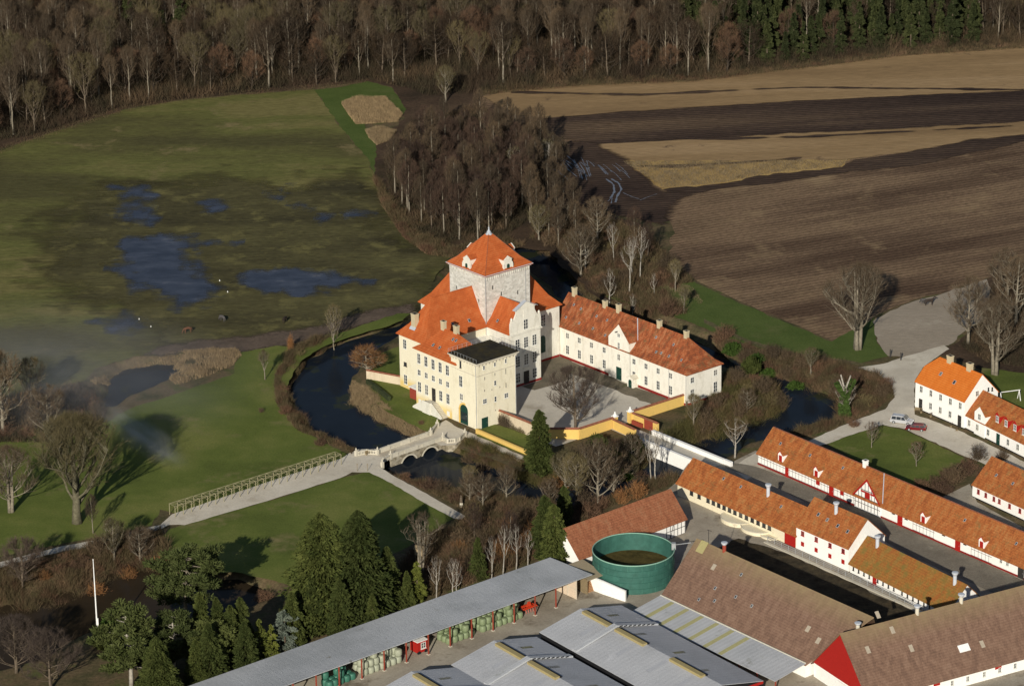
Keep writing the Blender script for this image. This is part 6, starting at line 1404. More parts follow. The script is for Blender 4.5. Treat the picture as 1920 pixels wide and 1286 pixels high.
PROTO['thuja'] = [make_conifer(400+i, H, rad, int(n*1.9), .52, M['conifer'], M['bark_dark'], 'conifer', .25, tp, .02, .6) for i, (H, rad, n, tp) in enumerate(((17.5, 5.6, 20000, .58), (13.5, 3.5, 9500, .6), (10, 2.3, 5000, .7)))]
PROTO['gold'] = [make_conifer(410, 8.0, 2.0, 4200, .5, M['conifer_y'], M['bark_dark'], 'golden_conifer', .15, .6)]
PROTO['spruce'] = [make_conifer(420+i, H, rad, 3000, .9, M['spruce'], M['bark_dark'], 'spruce', .12, .9) for i, (H, rad) in enumerate(((14, 2.4), (11, 2.0)))]
PROTO['blue'] = [make_conifer(430, 8.0, 3.4, 3800, .7, M['conifer_b'], M['bark_dark'], 'blue_cedar', .45, .7)]
PROTO['pine'] = [make_pine(440, 13, 6.6, 30, M['pine'], M['bark'], clear=.35, csize=1.5), make_pine(441, 13.5, 5.2, 34, M['pine'], M['birch'], clear=.25, csize=1.35)]
PROTO['bush'] = [make_bush(500, 2.2, 1.8, 900, .6, .022, M['twig_red'], 'bush'), make_bush(501, 3.2, 2.2, 1100, .7, .024, M['twig'], 'bush'), make_bush(502, 1.6, 1.5, 700, .5, .022, M['twig_olive'], 'bush'), make_bush(503, 2.6, 2.0, 900, .6, .022, M['twig_orange'], 'bush')]
PROTO['ebush'] = [make_bush(510, 2.4, 2.2, 2600, .35, .05, M['laurel'], 'evergreen_bush', leaf=1.6), make_bush(511, 3.8, 2.4, 3200, .4, .05, M['conifer'], 'evergreen_bush', leaf=1.6)]
PROTO['column'] = [make_bush(520, 4.2, .8, 900, .7, .03, M['twig_orange'], 'columnar_bush')]
def put(key, i, px, py, s=1.0, label=None, cat='tree', group=None, rz=None, name=None, world=None, z=None):
    src = PROTO[key][i % len(PROTO[key])]
    x, y = world if world else at(px, py)
    if z is None: z = gz(x, y) if (abs(x) < 149 and 561 < y < 849) else 0.0
    rz = random.uniform(0, 6.28) if rz is None else rz
    o = copy_thing(src, (x, y, z), rz, s, label, group)
    if name: o.name = name
    o['category'] = cat; return o
def inpoly(px, py, poly):
    c = False; n = len(poly)
    for i in range(n):
        a, b = poly[i], poly[(i+1) % n]
        if (a[1] > py) != (b[1] > py) and px < (b[0]-a[0])*(py-a[1])/(b[1]-a[1])+a[0]: c = not c
    return c
def scatter(poly_px, spacing, seed, tries=30):
    """world points spread evenly over a surveyed outline"""
    P = PX(poly_px); rs = random.Random(seed); x0 = min(p[0] for p in P); x1 = max(p[0] for p in P); y0 = min(p[1] for p in P); y1 = max(p[1] for p in P)
    out = []; grid = {}
    n = int((x1-x0)*(y1-y0)/spacing**2*tries/4)
    for _ in range(n):
        p = (rs.uniform(x0, x1), rs.uniform(y0, y1))
        if not inpoly(p[0], p[1], P): continue
        g_ = (int(p[0]//spacing), int(p[1]//spacing))
        if any((q[0]-p[0])**2+(q[1]-p[1])**2 < spacing**2 for a in (-1, 0, 1) for b in (-1, 0, 1) for q in grid.get((g_[0]+a, g_[1]+b), ())): continue
        grid.setdefault(g_, []).append(p); out.append(p)
    return out

# ---- the forest edge and the wood behind it
left_f = [(-120,280),(0,268),(60,250),(150,222),(230,198),(330,182),(450,170),(590,160),(690,148),(750,158),(790,120),(900,150),(960,158),(1100,150),(1300,144),(1500,118),(1700,92),(1920,78),(2050,72),(2050,-60),(-120,-60)]
pts = scatter(left_f, 5.0, 31); pts.sort(key=lambda p: p[1])
random.seed(99)
n_ind = 0; rest = []
def zone(px_): return 'at the left behind the meadow' if px_ < -45 else ('in the middle near the reed bed' if px_ < 15 else ('above the stubble field' if px_ < 90 else 'at the far right above the fields'))
for p in pts:
    u = p[0]/160
    # evergreen stands inside the wood
    ever = (52 < p[0] < 138 and p[1] > 972 and random.random() < .72) or (p[0] < -110 and p[1] < 905 and random.random() < .55) or (-115 < p[0] < -90 and p[1] > 985 and random.random() < .5)
    if ever:
        if n_ind < 1000: put('spruce', random.randrange(2), 0, 0, random.uniform(.8, 1.25), 'dark green conifer standing among bare trees '+zone(p[0]), 'conifer', 'conifers in the bare forest', world=p)
    elif n_ind < 230:
        put('beech', random.randrange(5), 0, 0, random.uniform(.72, 1.08), 'tall bare tree at the forest edge '+zone(p[0]), 'tree', 'bare trees along the forest edge', world=p); n_ind += 1
    else: rest.append(p)
# the rest of the wood: one mass, instanced from trees that stand in the edge
def instancer(name, pts, srcs, seed, smin, smax, zf=None):
    me = bpy.data.meshes.new(name); me.vertices.add(len(pts)); me.vertices.foreach_set('co', np.array([[p[0], p[1], (zf(p) if zf else 0)] for p in pts], np.float32).ravel()); me.update()
    o = link(name, me); ng = bpy.data.node_groups.new(name, 'GeometryNodeTree')
    ng.interface.new_socket('Geometry', in_out='INPUT', socket_type='NodeSocketGeometry'); ng.interface.new_socket('Geometry', in_out='OUTPUT', socket_type='NodeSocketGeometry')
    N = ng.nodes; Lk = ng.links; gi = N.new('NodeGroupInput'); go = N.new('NodeGroupOutput')
    mp = N.new('GeometryNodeMeshToPoints'); Lk.new(gi.outputs[0], mp.inputs[0])
    jn = N.new('GeometryNodeJoinGeometry')
    for r in srcs:
        j2 = N.new('GeometryNodeJoinGeometry')
        for ch in r.children:
            oi = N.new('GeometryNodeObjectInfo'); oi.inputs[0].default_value = ch; oi.inputs[1].default_value = True; oi.transform_space = 'ORIGINAL'; Lk.new(oi.outputs['Geometry'], j2.inputs[0])
        ti = N.new('GeometryNodeGeometryToInstance'); Lk.new(j2.outputs[0], ti.inputs[0]); Lk.new(ti.outputs[0], jn.inputs[0])
    ip = N.new('GeometryNodeInstanceOnPoints'); Lk.new(mp.outputs[0], ip.inputs['Points']); Lk.new(jn.outputs[0], ip.inputs['Instance']); ip.inputs['Pick Instance'].default_value = True
    r1 = N.new('FunctionNodeRandomValue'); r1.data_type = 'INT'; r1.inputs[4].default_value = 0; r1.inputs[5].default_value = len(srcs)-1; r1.inputs['Seed'].default_value = seed; Lk.new(r1.outputs[2], ip.inputs['Instance Index'])
    r2 = N.new('FunctionNodeRandomValue'); r2.data_type = 'FLOAT_VECTOR'; r2.inputs[0].default_value = (0, 0, 0); r2.inputs[1].default_value = (0, 0, 6.28); r2.inputs['Seed'].default_value = seed+1; Lk.new(r2.outputs[0], ip.inputs['Rotation'])
    r3 = N.new('FunctionNodeRandomValue'); r3.data_type = 'FLOAT'; r3.inputs[2].default_value = smin; r3.inputs[3].default_value = smax; r3.inputs['Seed'].default_value = seed+2; Lk.new(r3.outputs[1], ip.inputs['Scale'])
    Lk.new(ip.outputs[0], go.inputs[0]); md = o.modifiers.new('gn', 'NODES'); md.node_group = ng
    return tag(o, kind='stuff')
_placed = {}
for o in list(C.objects):
    if o.name.startswith('bare_tree') and o.parent is None and o.children:
        me_ = [c.data.name for c in o.children if c.name.startswith('crown')]
        if me_: _placed.setdefault(me_[0], o)
srcs = [v for v in _placed.values()][:5]
o = instancer('woodland', rest, srcs, 4, .7, 1.05); tag(o, 'mass of bare brown trees filling the wood behind the forest edge', 'woodland')

def blades_stuff(name, label, cat, poly, n, h0, h1, tw, mat, seed, lean=.25, base_clump=None, keep=None):
    """countless stems over an area as one mesh"""
    rs = np.random.RandomState(seed); P = PX(poly) if not isinstance(poly, np.ndarray) else poly
    P = np.array(P); x0, y0 = P.min(0); x1, y1 = P.max(0); out = []
    tot = 0
    while tot < n:
        X = rs.uniform(x0, x1, n); Y = rs.uniform(y0, y1, n); d = sdist(X, Y, P); k = d > 0
        if keep is not None: k &= keep(X, Y, rs)
        out.append(np.stack([X[k], Y[k]], 1)); tot += k.sum()
        if k.sum() < 10: break
    Q = np.concatenate(out)[:n]; Z = ground_z(Q[:, 0], Q[:, 1]) if (abs(Q).max() < 849 and abs(Q[:, 0]).max() < 149) else np.zeros(len(Q))
    A = np.stack([Q[:, 0], Q[:, 1], Z-.05], 1); cl = .5+.5*np.sin(Q[:, 0]*.9+seed)*np.sin(Q[:, 1]*.7+1.3*seed)+.3*np.sin(Q[:, 0]*.33)*np.cos(Q[:, 1]*.29)
    hh = h0+(h1-h0)*np.clip(cl*rs.uniform(.4, 1.15, len(Q)), 0, 1.2); D = rs.normal(size=(len(Q), 3))*lean; D[:, 2] = 1
    B = A+D*hh[:, None]; V, F = blade_tris(A, B, np.full(len(Q), tw), rs)
    return tag(link(name, tri_mesh(name, V, F, mat)), label, cat, kind='stuff')
blades_stuff('undergrowth', 'reddish brown scrub and brambles covering the forest floor', 'undergrowth', [(-120,284),(60,256),(230,203),(450,173),(690,151),(760,165),(800,180),(905,176),(1100,156),(1300,149),(1500,124),(1700,98),(2050,76),(2050,-50),(-120,-50)], 230000, .8, 6.0, .05, M['scrub_dark'], 1, .4)
blades_stuff('undergrowth', 'tall tan grass fringe between forest edge and fields', 'undergrowth', [(900,180),(905,165),(1100,148),(1300,142),(1500,116),(1700,90),(2050,66),(2050,84),(1700,106),(1500,131),(1300,155),(1100,162),(960,174)], 22000, .5, 1.5, .05, M['scrub'], 2, .4)
blades_stuff('undergrowth', 'dry tan grass edge along the foot of the forest above the meadow', 'undergrowth', [(-60,296),(60,254),(230,201),(450,171),(590,160),(690,150),(690,156),(590,169),(450,180),(330,192),(230,212),(60,268),(-60,312)], 4000, .3, .9, .04, M['scrub'], 3, .4)
blades_stuff('reed_bed', 'tan reed bed rectangle framed by fresh grass below the forest', 'reeds', [(640,196),(660,187),(722,184),(755,217),(746,229),(700,232),(667,234),(652,214)], 20000, .8, 1.5, .05, M['twig_tan'], 4, .12)
blades_stuff('reed_bed', 'small tan reed patch beside the alder grove', 'reeds', [(684,245),(720,241),(744,248),(730,264),(706,273),(692,260)], 6000, .7, 1.3, .05, M['twig_tan'], 5, .14)
blades_stuff('reed_bed', 'pale reeds fringing the small blue pond in the garden', 'reeds', [(165,712),(200,696),(250,676),(320,661),(400,656),(446,657),(454,666),(438,684),(404,700),(360,714),(330,722),(318,712),(340,688),(336,680),(290,681),(236,691),(198,712),(180,722)], 13000, .5, 1.4, .04, M['twig_tan'], 6, .2, keep=lambda X, Y, rs: (wet(X, Y) < .6) & (rs.uniform(-.6, .9, len(X)) < wob(X*1.3, Y*1.3)+.35))
# scrub on the moat banks
def bank(X, Y, rs): w_ = wet(X, Y); return (w_ < -.1) & (w_ > -4.2)
blades_stuff('bank_scrub', 'reddish brown scrub along the outer west bank of the moat', 'scrub', [(540,640),(640,630),(640,660),(590,690),(565,740),(575,780),(620,812),(668,840),(655,858),(600,840),(540,800),(515,750),(515,700)], 15000, .5, 1.9, .04, M['scrub'], 7, .35, keep=bank)
blades_stuff('bank_scrub', 'brown scrub on the garden bank beside the stone bridge', 'scrub', [(728,884),(760,892),(860,920),(960,932),(1040,946),(1130,937),(1215,902),(1270,892),(1270,905),(1200,930),(1060,980),(1000,985),(900,980),(885,964),(810,925),(745,896)], 24000, .5, 2.3, .042, M['scrub'], 8, .4)
blades_stuff('bank_scrub', 'dry tan growth on the castle side of the moat below the gatehouse', 'scrub', [(660,700),(690,730),(740,775),(800,805),(812,822),(780,822),(720,798),(680,775),(655,750),(655,715)], 16000, .3, 1.2, .04, M['twig_tan'], 9, .45)
blades_stuff('bank_scrub', 'mixed scrub on the island slope south of the gate tower', 'scrub', [(862,836),(880,826),(1000,872),(1050,870),(1120,860),(1190,830),(1230,850),(1200,868),(1120,890),(1060,908),(1019,914),(978,898),(922,874),(880,860)], 26000, .4, 2.4, .045, M['scrub_green'], 10, .45)
blades_stuff('bank_scrub', 'brown scrub along the east bank of the moat beside the road', 'scrub', [(1340,628),(1400,650),(1480,668),(1560,680),(1620,700),(1670,725),(1675,745),(1640,770),(1560,806),(1500,822),(1440,830),(1500,804),(1560,790),(1574,768),(1562,742),(1505,720),(1455,703),(1400,682),(1345,658)], 34000, .4, 2.2, .045, M['scrub'], 11, .45)
blades_stuff('bank_scrub', 'olive brown thicket at the east corner of the castle island', 'scrub', [(1285,790),(1330,745),(1360,705),(1420,712),(1462,728),(1474,750),(1470,766),(1443,778),(1400,792),(1350,812),(1290,832),(1240,845),(1240,815)], 22000, .5, 2.8, .045, M['scrub_green'], 12, .45)
blades_stuff('bank_scrub', 'brown tangled scrub between the alder grove and the wing', 'scrub', [(990,455),(1030,400),(1100,400),(1200,430),(1260,490),(1300,530),(1240,540),(1290,590),(1200,590),(1130,565),(1090,545),(1062,500),(1030,470)], 42000, .5, 2.8, .05, M['scrub'], 13, .45)
blades_stuff('bank_scrub', 'tall dry grass on the bare slope north of the moat', 'scrub', [(1130,500),(1230,520),(1300,540),(1320,570),(1240,575),(1150,550),(1100,530)], 9000, .2, .9, .04, M['twig_tan'], 14, .45)
blades_stuff('bank_scrub', 'brown shrubbery behind the open shed', 'scrub', [(800,1010),(880,975),(1000,960),(1060,965),(1100,985),(1050,1000),(1045,1030),(900,1090),(800,1120),(740,1110),(760,1050)], 40000, .5, 3.4, .05, M['scrub'], 15, .45)
blades_stuff('bank_scrub', 'rusty scrub around the dark pond at the lower left', 'scrub', [(60,1060),(130,1040),(220,1010),(300,990),(320,1040),(300,1060),(257,1054),(200,1076),(138,1106),(100,1124),(-60,1140),(-60,1090)], 34000, .5, 3.0, .05, M['scrub'], 16, .45)
blades_stuff('bank_scrub', 'brown scrub below the grove along the wet meadow', 'scrub', [(700,330),(730,370),(770,430),(850,465),(950,450),(985,460),(930,478),(850,484),(800,478),(755,445),(715,385)], 16000, .5, 2.6, .05, M['scrub'], 17, .4)
blades_stuff('undergrowth', 'brown undergrowth beneath the alder grove', 'undergrowth', [(720,300),(770,230),(900,200),(980,240),(1040,290),(1010,400),(940,450),(800,455),(740,400)], 30000, .5, 3.0, .06, M['scrub_dark'], 18, .4)
blades_stuff('undergrowth', 'brown undergrowth below the trees right of the paddock', 'undergrowth', [(1860,530),(1920,515),(2050,540),(2050,700),(1920,690),(1850,680),(1800,650),(1850,600)], 22000, .5, 2.4, .05, M['scrub_dark'], 19, .4)
blades_stuff('undergrowth', 'brown thicket at the left edge below the wet meadow', 'undergrowth', [(-100,760),(60,740),(150,720),(190,740),(200,770),(190,800),(100,830),(0,830),(-100,860)], 22000, .4, 2.4, .05, M['scrub_dark'], 20, .4)
blades_stuff('maize_stalks', 'standing rows of pale maize stalks in the bright strip', 'crop', [(1168,304),(1300,304),(1500,302),(1592,301),(1576,313),(1450,325),(1350,344),(1244,354),(1212,331)], 14000, .3, .8, .06, M['twig_tan'], 21, .2)

# ---- alder grove behind the castle
random.seed(5)
grove = [(735,365),(752,330),(790,312),(850,300),(910,290),(955,300),(1000,330),(985,385),(950,430),(905,455),(860,460),(815,448),(775,425),(745,390)]
for p in scatter(grove, 4.3, 8): put('alder', random.randrange(4), 0, 0, random.uniform(.72, 1.0), 'slender purple-brown alder in the dense grove behind the castle', 'tree', 'alders in the grove behind the castle', world=p)
for p in scatter([(905,290),(955,260),(1010,280),(1060,340),(1060,400),(1100,450),(1060,470),(1000,450),(985,400),(1000,340)], 5.2, 9): put('alder', 2, 0, 0, random.uniform(.6, .85), 'lower bare tree between grove and muddy field corner', 'tree', 'alders in the grove behind the castle', world=p)
for p in scatter([(775,270),(800,245),(890,235),(930,250),(920,290),(800,300)], 5.5, 10): put('alder', random.randrange(4), 0, 0, random.uniform(.5, .72), 'bare tree at the top of the grove below the forest', 'tree', 'alders in the grove behind the castle', world=p)
put('spread', 1, 835, 192, .85, 'round-headed pale bare tree between forest edge and grove')
for i, (x, y, s) in enumerate(((975,346,.75), (1028,330,.72))): put('multi', 0, x, y, s, ['pale many-stemmed tree at the left of the muddy field corner', 'pale many-stemmed tree nearest the ruts in the mud'][i])
L_ = [('spread',0,1089,517,.98,'rounded bare tree at the moat north of the wing, the fullest one'),('birch',0,1097,507,.8,'white-stemmed birch close beside the rounded tree'),('birch',2,1152,496,.78,'crooked white birch with bare tips before the muddy corner'),('birch',1,1142,562,.92,'slim leaning birch nearest the first two chimneys'),('birch',2,1180,552,1.0,'tall branching birch in the middle of the birch clump'),('birch',0,1185,516,.85,'birch behind the tall branching one'),('birch',2,1200,524,.95,'rightmost tall birch with wide pale branches'),('birch',1,1186,578,.55,'short birch stem against the wing shadow'),('birch',1,1227,553,.55,'small birch alone right of the birch clump'),('thin',1,1266,546,.9,'slender tree at the corner of the ploughed field'),('thin',1,1282,588,.75,'pale young tree beside the dark round thicket on the grass'),
 ('spread',1,1010,450,.8,'bare tree between grove and castle tower, left one'),('spread',2,1050,440,.8,'bare tree between grove and castle tower, right one'),('spread',0,1120,450,.8,'tangled bare tree behind the white birches'),('alder',1,1215,480,.65,'dark twiggy tree right of the birches at the field edge'),('alder',0,1190,455,.6,'dark twiggy tree behind the birches'),
 ('thin',0,627,642,1.0,'lone slender pale tree between wet meadow and moat'),('oak',1,1607,655,1.15,'big old many-branched tree on the grass by the paddock'),('spread',0,1815,645,1.15,'bare tree with forked trunk behind the farmhouse chimneys'),('oak',1,1866,703,1.0,'large bare tree with pale trunk right of the farmhouse'),('spread',0,1905,610,1.2,'bare tree cut by the right edge above the farm row'),('spread',2,1890,560,1.1,'bare tree at the right edge beside the ploughed field'),
 ('court',0,1082,803,1.0,'dark many-stemmed tree standing in the castle court'),('spread',0,1122,950,1.05,'wide pale-branched tree in front of the yellow wall'),('spread',1,1082,952,.95,'orange-tinged bare tree left of the wide pale one'),('birch',2,1221,903,.85,'pale twin-stem tree beside the white bridge wall, left stem'),('birch',0,1229,905,1.0,'pale twin-stem tree beside the white bridge wall, right stem'),('small',1,1378,858,1.0,'small fan-shaped pale tree at the moat right of the white bridge'),('small',0,1634,840,1.05,'young bare tree on the farm lawn, upper one'),('small',0,1718,875,1.0,'young bare tree on the farm lawn, lower one'),
 ('oak',0,145,980,1.02,'huge spreading old tree on the garden lawn at the left'),('spread',0,6,815,1.35,'tall bare tree cut by the left edge above the lawn'),('spread',2,92,820,1.05,'pale-branched tree between left edge and small pond'),('spread',1,60,760,.9,'bare tree left of the pale-branched one'),('court',0,40,1100,.75,'olive bare tree by the garden path at the left edge'),('court',0,95,1290,.85,'bare brown tree in the bottom left corner'),('court',0,30,1262,.8,'bare tree at the left of the bottom corner'),('spread',1,215,1045,.75,'twiggy olive tree on the pond bank, left of two'),('spread',2,262,1040,.75,'twiggy olive tree on the pond bank, right of two'),('thin',1,497,712,.8,'faint slender tree on the lawn right of the reeds'),
 ('multi',1,790,1085,1.1,'many-stemmed tree carrying the small tree house'),('spread',2,880,940,.55,'leaning small tree beside the garden figure'),('spread',2,905,950,.65,'low spreading tree over the southern moat, left one'),('spread',0,950,938,.55,'low spreading tree over the southern moat, right one'),
 ('birch',0,818,1128,.8,'white birch behind the open shed, leftmost'),('birch',1,848,1118,.8,'white birch behind the open shed, second from left'),('birch',1,855,1115,.75,'white birch behind the open shed, third from left'),('birch',0,922,1085,.75,'white birch behind the open shed, fourth from left'),('birch',2,943,1078,.75,'white birch behind the open shed, fifth from left'),('birch',0,968,1068,.8,'white birch behind the open shed, sixth from left'),('birch',1,990,1060,.75,'white birch behind the open shed, rightmost'),
 ('spread',2,1150,905,.9,'tangled bare tree over the inner moat below the gate'),('spread',1,1060,905,.8,'bare tree between the green conifer and the orange one'),('spread',0,1185,870,.7,'small bare tree touching the left flank wall'),('spread',2,1030,925,.55,'low bare tree at the near moat bank right of the conifer'),('spread',1,1300,800,.6,'bare tree in the island thicket nearest the wing corner'),('spread',2,1400,770,.5,'small bare tree in the island thicket by the water'),('alder',1,890,1015,.6,'dark bare tree at the end of the garden path'),('alder',0,960,1040,.6,'dark bare tree between birches and dark conifer'),('spread',1,1520,700,.5,'small bare tree on the east bank'),('alder',2,175,1000,.5,'bare stem beside the huge old tree'),('oak',1,20,960,.8,'large bare tree at the left edge beside the path'),('spread',1,1180,880,.5,'scrubby tree at the foot of the yellow flank wall'),('thin',1,690,700,.35,'small bare garden tree at the wall stub'),('spread',1,880,905,.55,'scrubby tree on the near moat bank below the bridge')]
for k, i, x, y, s, lab in L_:
    o = put(k, i, x, y, s, lab)
put('willow', 0, 690, 700, 1.0, 'rounded orange-brown willow overhanging the west moat', 'willow')
put('column', 0, 545, 657, 1.0, 'narrow rust-coloured columnar bush on the lawn edge', 'bush')
# ivy-clad pollard
r = put('small', 1, 1583, 783, .9, 'ivy-covered pollard with cut white limbs on the east bank'); r.name = 'ivy_tree'
rs_ = np.random.RandomState(9); n = 5200; u = rs_.uniform(0, 1, n); az = rs_.uniform(0, 6.28, n); R__ = (1.35-.75*u)*(1+.25*np.sin(3*az+u*8))*rs_.uniform(.4, 1, n)**.4
Pv = np.stack([np.cos(az)*R__, np.sin(az)*R__, u*9.2], 1); k_ = u > .62; Pv[k_, 0] += (u[k_]-.62)*6*np.sign(np.sin(az[k_]*2)); D = rs_.normal(size=(n, 3))*.16
V, F = ribbon_tris(Pv-D, Pv+D, np.full(n, .12), np.full(n, .09), rs_); link('ivy', tri_mesh('ivy', V, F, M['ivy']), r)
mb = MB()
for a_, z_, l_ in ((0, 8.0, 1.9), (2.2, 8.6, 2.2), (3.6, 7.6, 1.5), (5.0, 8.8, 1.8)): mb.tube([(math.cos(a_)*.3, math.sin(a_)*.3, z_-1), (math.cos(a_)*1.6, math.sin(a_)*1.2, z_+l_)], [.22, .17], 6)
mb.build('cut_limb', M['birch'], r)
# conifers
for k, i, x, y, s, lab in [('thuja',0,606,1168,1.26,'tallest dark green conifer in front of the garden lawn, left peak'),('thuja',0,676,1160,1.24,'tall dark green conifer in front of the garden lawn, right peak'),('thuja',1,640,1195,.85,'conifer at the front foot of the two tallest ones'),('thuja',1,588,1185,.8,'broad conifer at the left foot of the two tallest ones'),('thuja',1,728,1140,.92,'pointed conifer right of the tall pair'),('thuja',2,764,1140,.75,'small conifer between the pointed and the golden one'),('gold',0,783,1128,1.0,'small golden-green conifer nearest the shed roof'),('thuja',2,700,1190,.8,'conifer behind the shed roof below the tall pair'),
 ('thuja',2,436,1245,1.15,'slim conifer in the dark group by the shed end, taller one'),('thuja',2,415,1268,.9,'slim conifer in the dark group by the shed end, shorter one'),('gold',0,489,1238,1.0,'yellow-green conifer left of the grey-blue cedar'),('gold',0,510,1232,.8,'small yellow-green conifer touching the grey-blue cedar'),('blue',0,535,1215,.95,'grey-blue cedar with feathery branches behind the shed roof'),('thuja',0,300,1330,.8,'dark conifer mass at the bottom edge right of the pale pine trunk'),('thuja',1,395,1285,.9,'dark conifer at the foot of the slim pair'),('thuja',1,462,1262,.75,'dark conifer between the slim pair and the golden ones'),('thuja',2,380,1235,1.3,'slim conifer behind the low pine at the pond'),('thuja',2,455,1235,1.2,'slim conifer right of the slim pair'),('thuja',2,410,1225,1.1,'slim conifer directly behind the slim pair'),('thuja',1,550,1205,.75,'dark conifer between cedar and tall pair'),('thuja',1,370,1290,.7,'dark conifer at the bottom edge left of the shed'),
 ('pine',0,352,1158,1.2,'wide-crowned pine over the pond near the lawn'),('pine',1,246,1290,1.2,'tall pine with pale trunk right of the flagpole'),('pine',1,330,1262,.9,'darker pine between the two largest pines'),('pine',0,400,1262,.8,'low pine behind the slim conifers'),
 ('thuja',1,1012,884,1.0,'single green conifer at the end of the brick court wall'),('thuja',1,1040,1062,.95,'dense dark conifer against the left end of the rust-tiled barn'),('thuja',1,1022,1045,.95,'dark conifer left of the rust-tiled barn'),('thuja',1,1058,985,.62,'nearly black conifer beside the end of the rust-tiled barn'),('thuja',2,897,1085,.85,'olive conifer in the middle of the brown shrubbery')]:
    put(k, i, x, y, s, lab, 'conifer')
# bushes
random.seed(77)
B_ = [('ebush',1,1152,868,1.4,'large dark evergreen bush below the yellow wall'),('ebush',0,1170,880,1.2,'evergreen bush at the foot of the flank wall'),('ebush',1,1120,850,1.2,'dark evergreen bush at the foot of the left court wall'),('ebush',1,1185,850,1.3,'dark evergreen bush beside the red wall end'),('bush',1,1100,870,1.8,'twiggy bush below the left court wall'),('bush',2,1060,860,1.6,'olive twiggy bush right of the green conifer'),('bush',0,1200,880,1.4,'brown bush beside the white bridge foot'),('bush',3,1030,880,1.2,'orange bush at the right foot of the green conifer'),('ebush',1,1310,905,1.0,'clipped green bush between white bridge wall and moat') ,('ebush',1,1408,700,1.1,'dark green conifer-like bush on the east bank by the wing shadow'),('ebush',0,1492,712,1.1,'bright evergreen mound at the water of the east bank'),('ebush',0,1375,655,1.2,'evergreen bush on the bank below the grass strip, left one'),('ebush',0,1420,675,1.2,'evergreen bush on the bank below the grass strip, middle one'),('ebush',0,1440,690,1.0,'evergreen bush on the bank below the grass strip, right one'),
 ('bush',1,1320,790,1.25,'large twiggy bush beside the corner of the wing'),('bush',1,1345,765,1.2,'tall twiggy bush behind the yellow wall end'),('bush',2,1420,765,2.0,'pale rounded bush at the tip of the island'),('bush',2,1445,755,1.7,'pale rounded bush nearest the moat at the island tip'),('bush',1,1385,775,1.3,'twiggy bush in the middle of the island thicket'),('bush',0,1265,830,1.1,'dark bush between the white bridge and the island path'),
 ('bush',0,1255,590,1.9,'dark reddish thicket mound on the grass behind the wing'),('bush',0,1235,600,1.5,'reddish thicket left of the mound behind the wing'),('bush',0,1360,632,1.6,'reddish bush at the top of the east bank'),('bush',1,1450,672,1.2,'grey brown bush in the middle of the east bank'),('bush',1,1505,690,1.3,'grey brown bush above the evergreen mound'),('bush',2,1625,760,1.7,'pale olive bush between ivy tree and road'),('bush',1,1655,745,1.2,'dark twiggy bush at the road bend'),('bush',1,1640,715,1.0,'dark twiggy bush at the top of the road bend'),('bush',0,1600,800,1.0,'brown bush below the ivy tree'),
 ('bush',1,1835,862,1.2,'round twiggy bush beside the gravel court of the farmhouse'),('bush',1,1880,862,.9,'small grey bush in front of the farm row'),('bush',0,1845,895,1.3,'brown hedge bush behind the white lower barn'),('bush',0,1780,900,1.5,'brown hedge bush at the lower lawn edge, right one'),('bush',0,1755,915,1.5,'brown hedge bush at the lower lawn edge, middle one'),('bush',0,1725,918,1.3,'brown hedge bush at the lower lawn edge, left one'),('bush',1,1790,905,1.4,'grey hedge bush at the lower lawn edge nearest the white barn'),('bush',0,1815,880,1.3,'brown hedge bush on the lawn corner by the gravel'),('bush',0,1770,925,1.4,'brown hedge bush lowest behind the timber barn'),('bush',0,1805,890,1.4,'brown hedge bush at the corner of the farm lawn'),
 ('bush',2,560,665,1.4,'pale grey bush at the head of the west bank'),('bush',2,548,690,1.2,'pale grey bush on the west bank lower down'),('bush',2,585,650,1.0,'small pale bush near the lone slender tree'),('bush',0,530,730,1.0,'reddish bush on the west bank'),('bush',0,535,775,1.0,'reddish bush on the west bank near the lawn corner'),('bush',0,600,835,.9,'reddish bush on the west bank near the bridge'),
 ('bush',3,1045,900,1.5,'orange twiggy bush left of the moat trees'),('bush',0,760,897,.8,'red brown bush at the south end of the stone bridge'),('bush',1,830,922,1.0,'red brown bush over the moat beside the curved path'),('bush',0,905,930,1.6,'red brown bush behind the garden figure'),('bush',1,880,850,1.0,'twiggy bush on the terrace slope next to the curved balustrade'),('bush',1,905,865,1.0,'twiggy bush lower on the terrace slope'),
 ('bush',0,790,795,.5,'small shrub beside the garden stair'),('bush',3,300,1050,1.4,'orange brown bush on the pond bank near the path'),('bush',3,180,1095,1.4,'rusty bush on the pond bank below the big tree'),('bush',3,240,1065,1.3,'rusty bush in the middle of the pond bank'),('bush',0,495,1120,1.3,'reddish bush at the right end of the pond'),('bush',1,490,773,.4,'tiny shrub alone on the lawn'),
 ('bush',1,860,1030,1.5,'grey bush between tree house and birches'),('bush',0,900,1000,1.8,'dark red-brown bush at the end of the garden path'),('bush',0,945,1000,1.8,'dark red-brown bush between path and conifer'),('bush',0,985,1020,1.6,'dark red-brown bush nearest the dark conifer'),('bush',3,925,1040,1.4,'orange bush in the shrubbery behind the shed'),('ebush',1,200,1215,1.3,'green rounded bush left of the flagpole'),('ebush',0,215,1180,1.3,'green bush by the pond behind the flagpole'),('ebush',0,560,213,.01,None)]
for k, i, x, y, s, lab in B_:
    if lab: put(k, i, x, y, s, lab, 'bush')
random.seed(123)
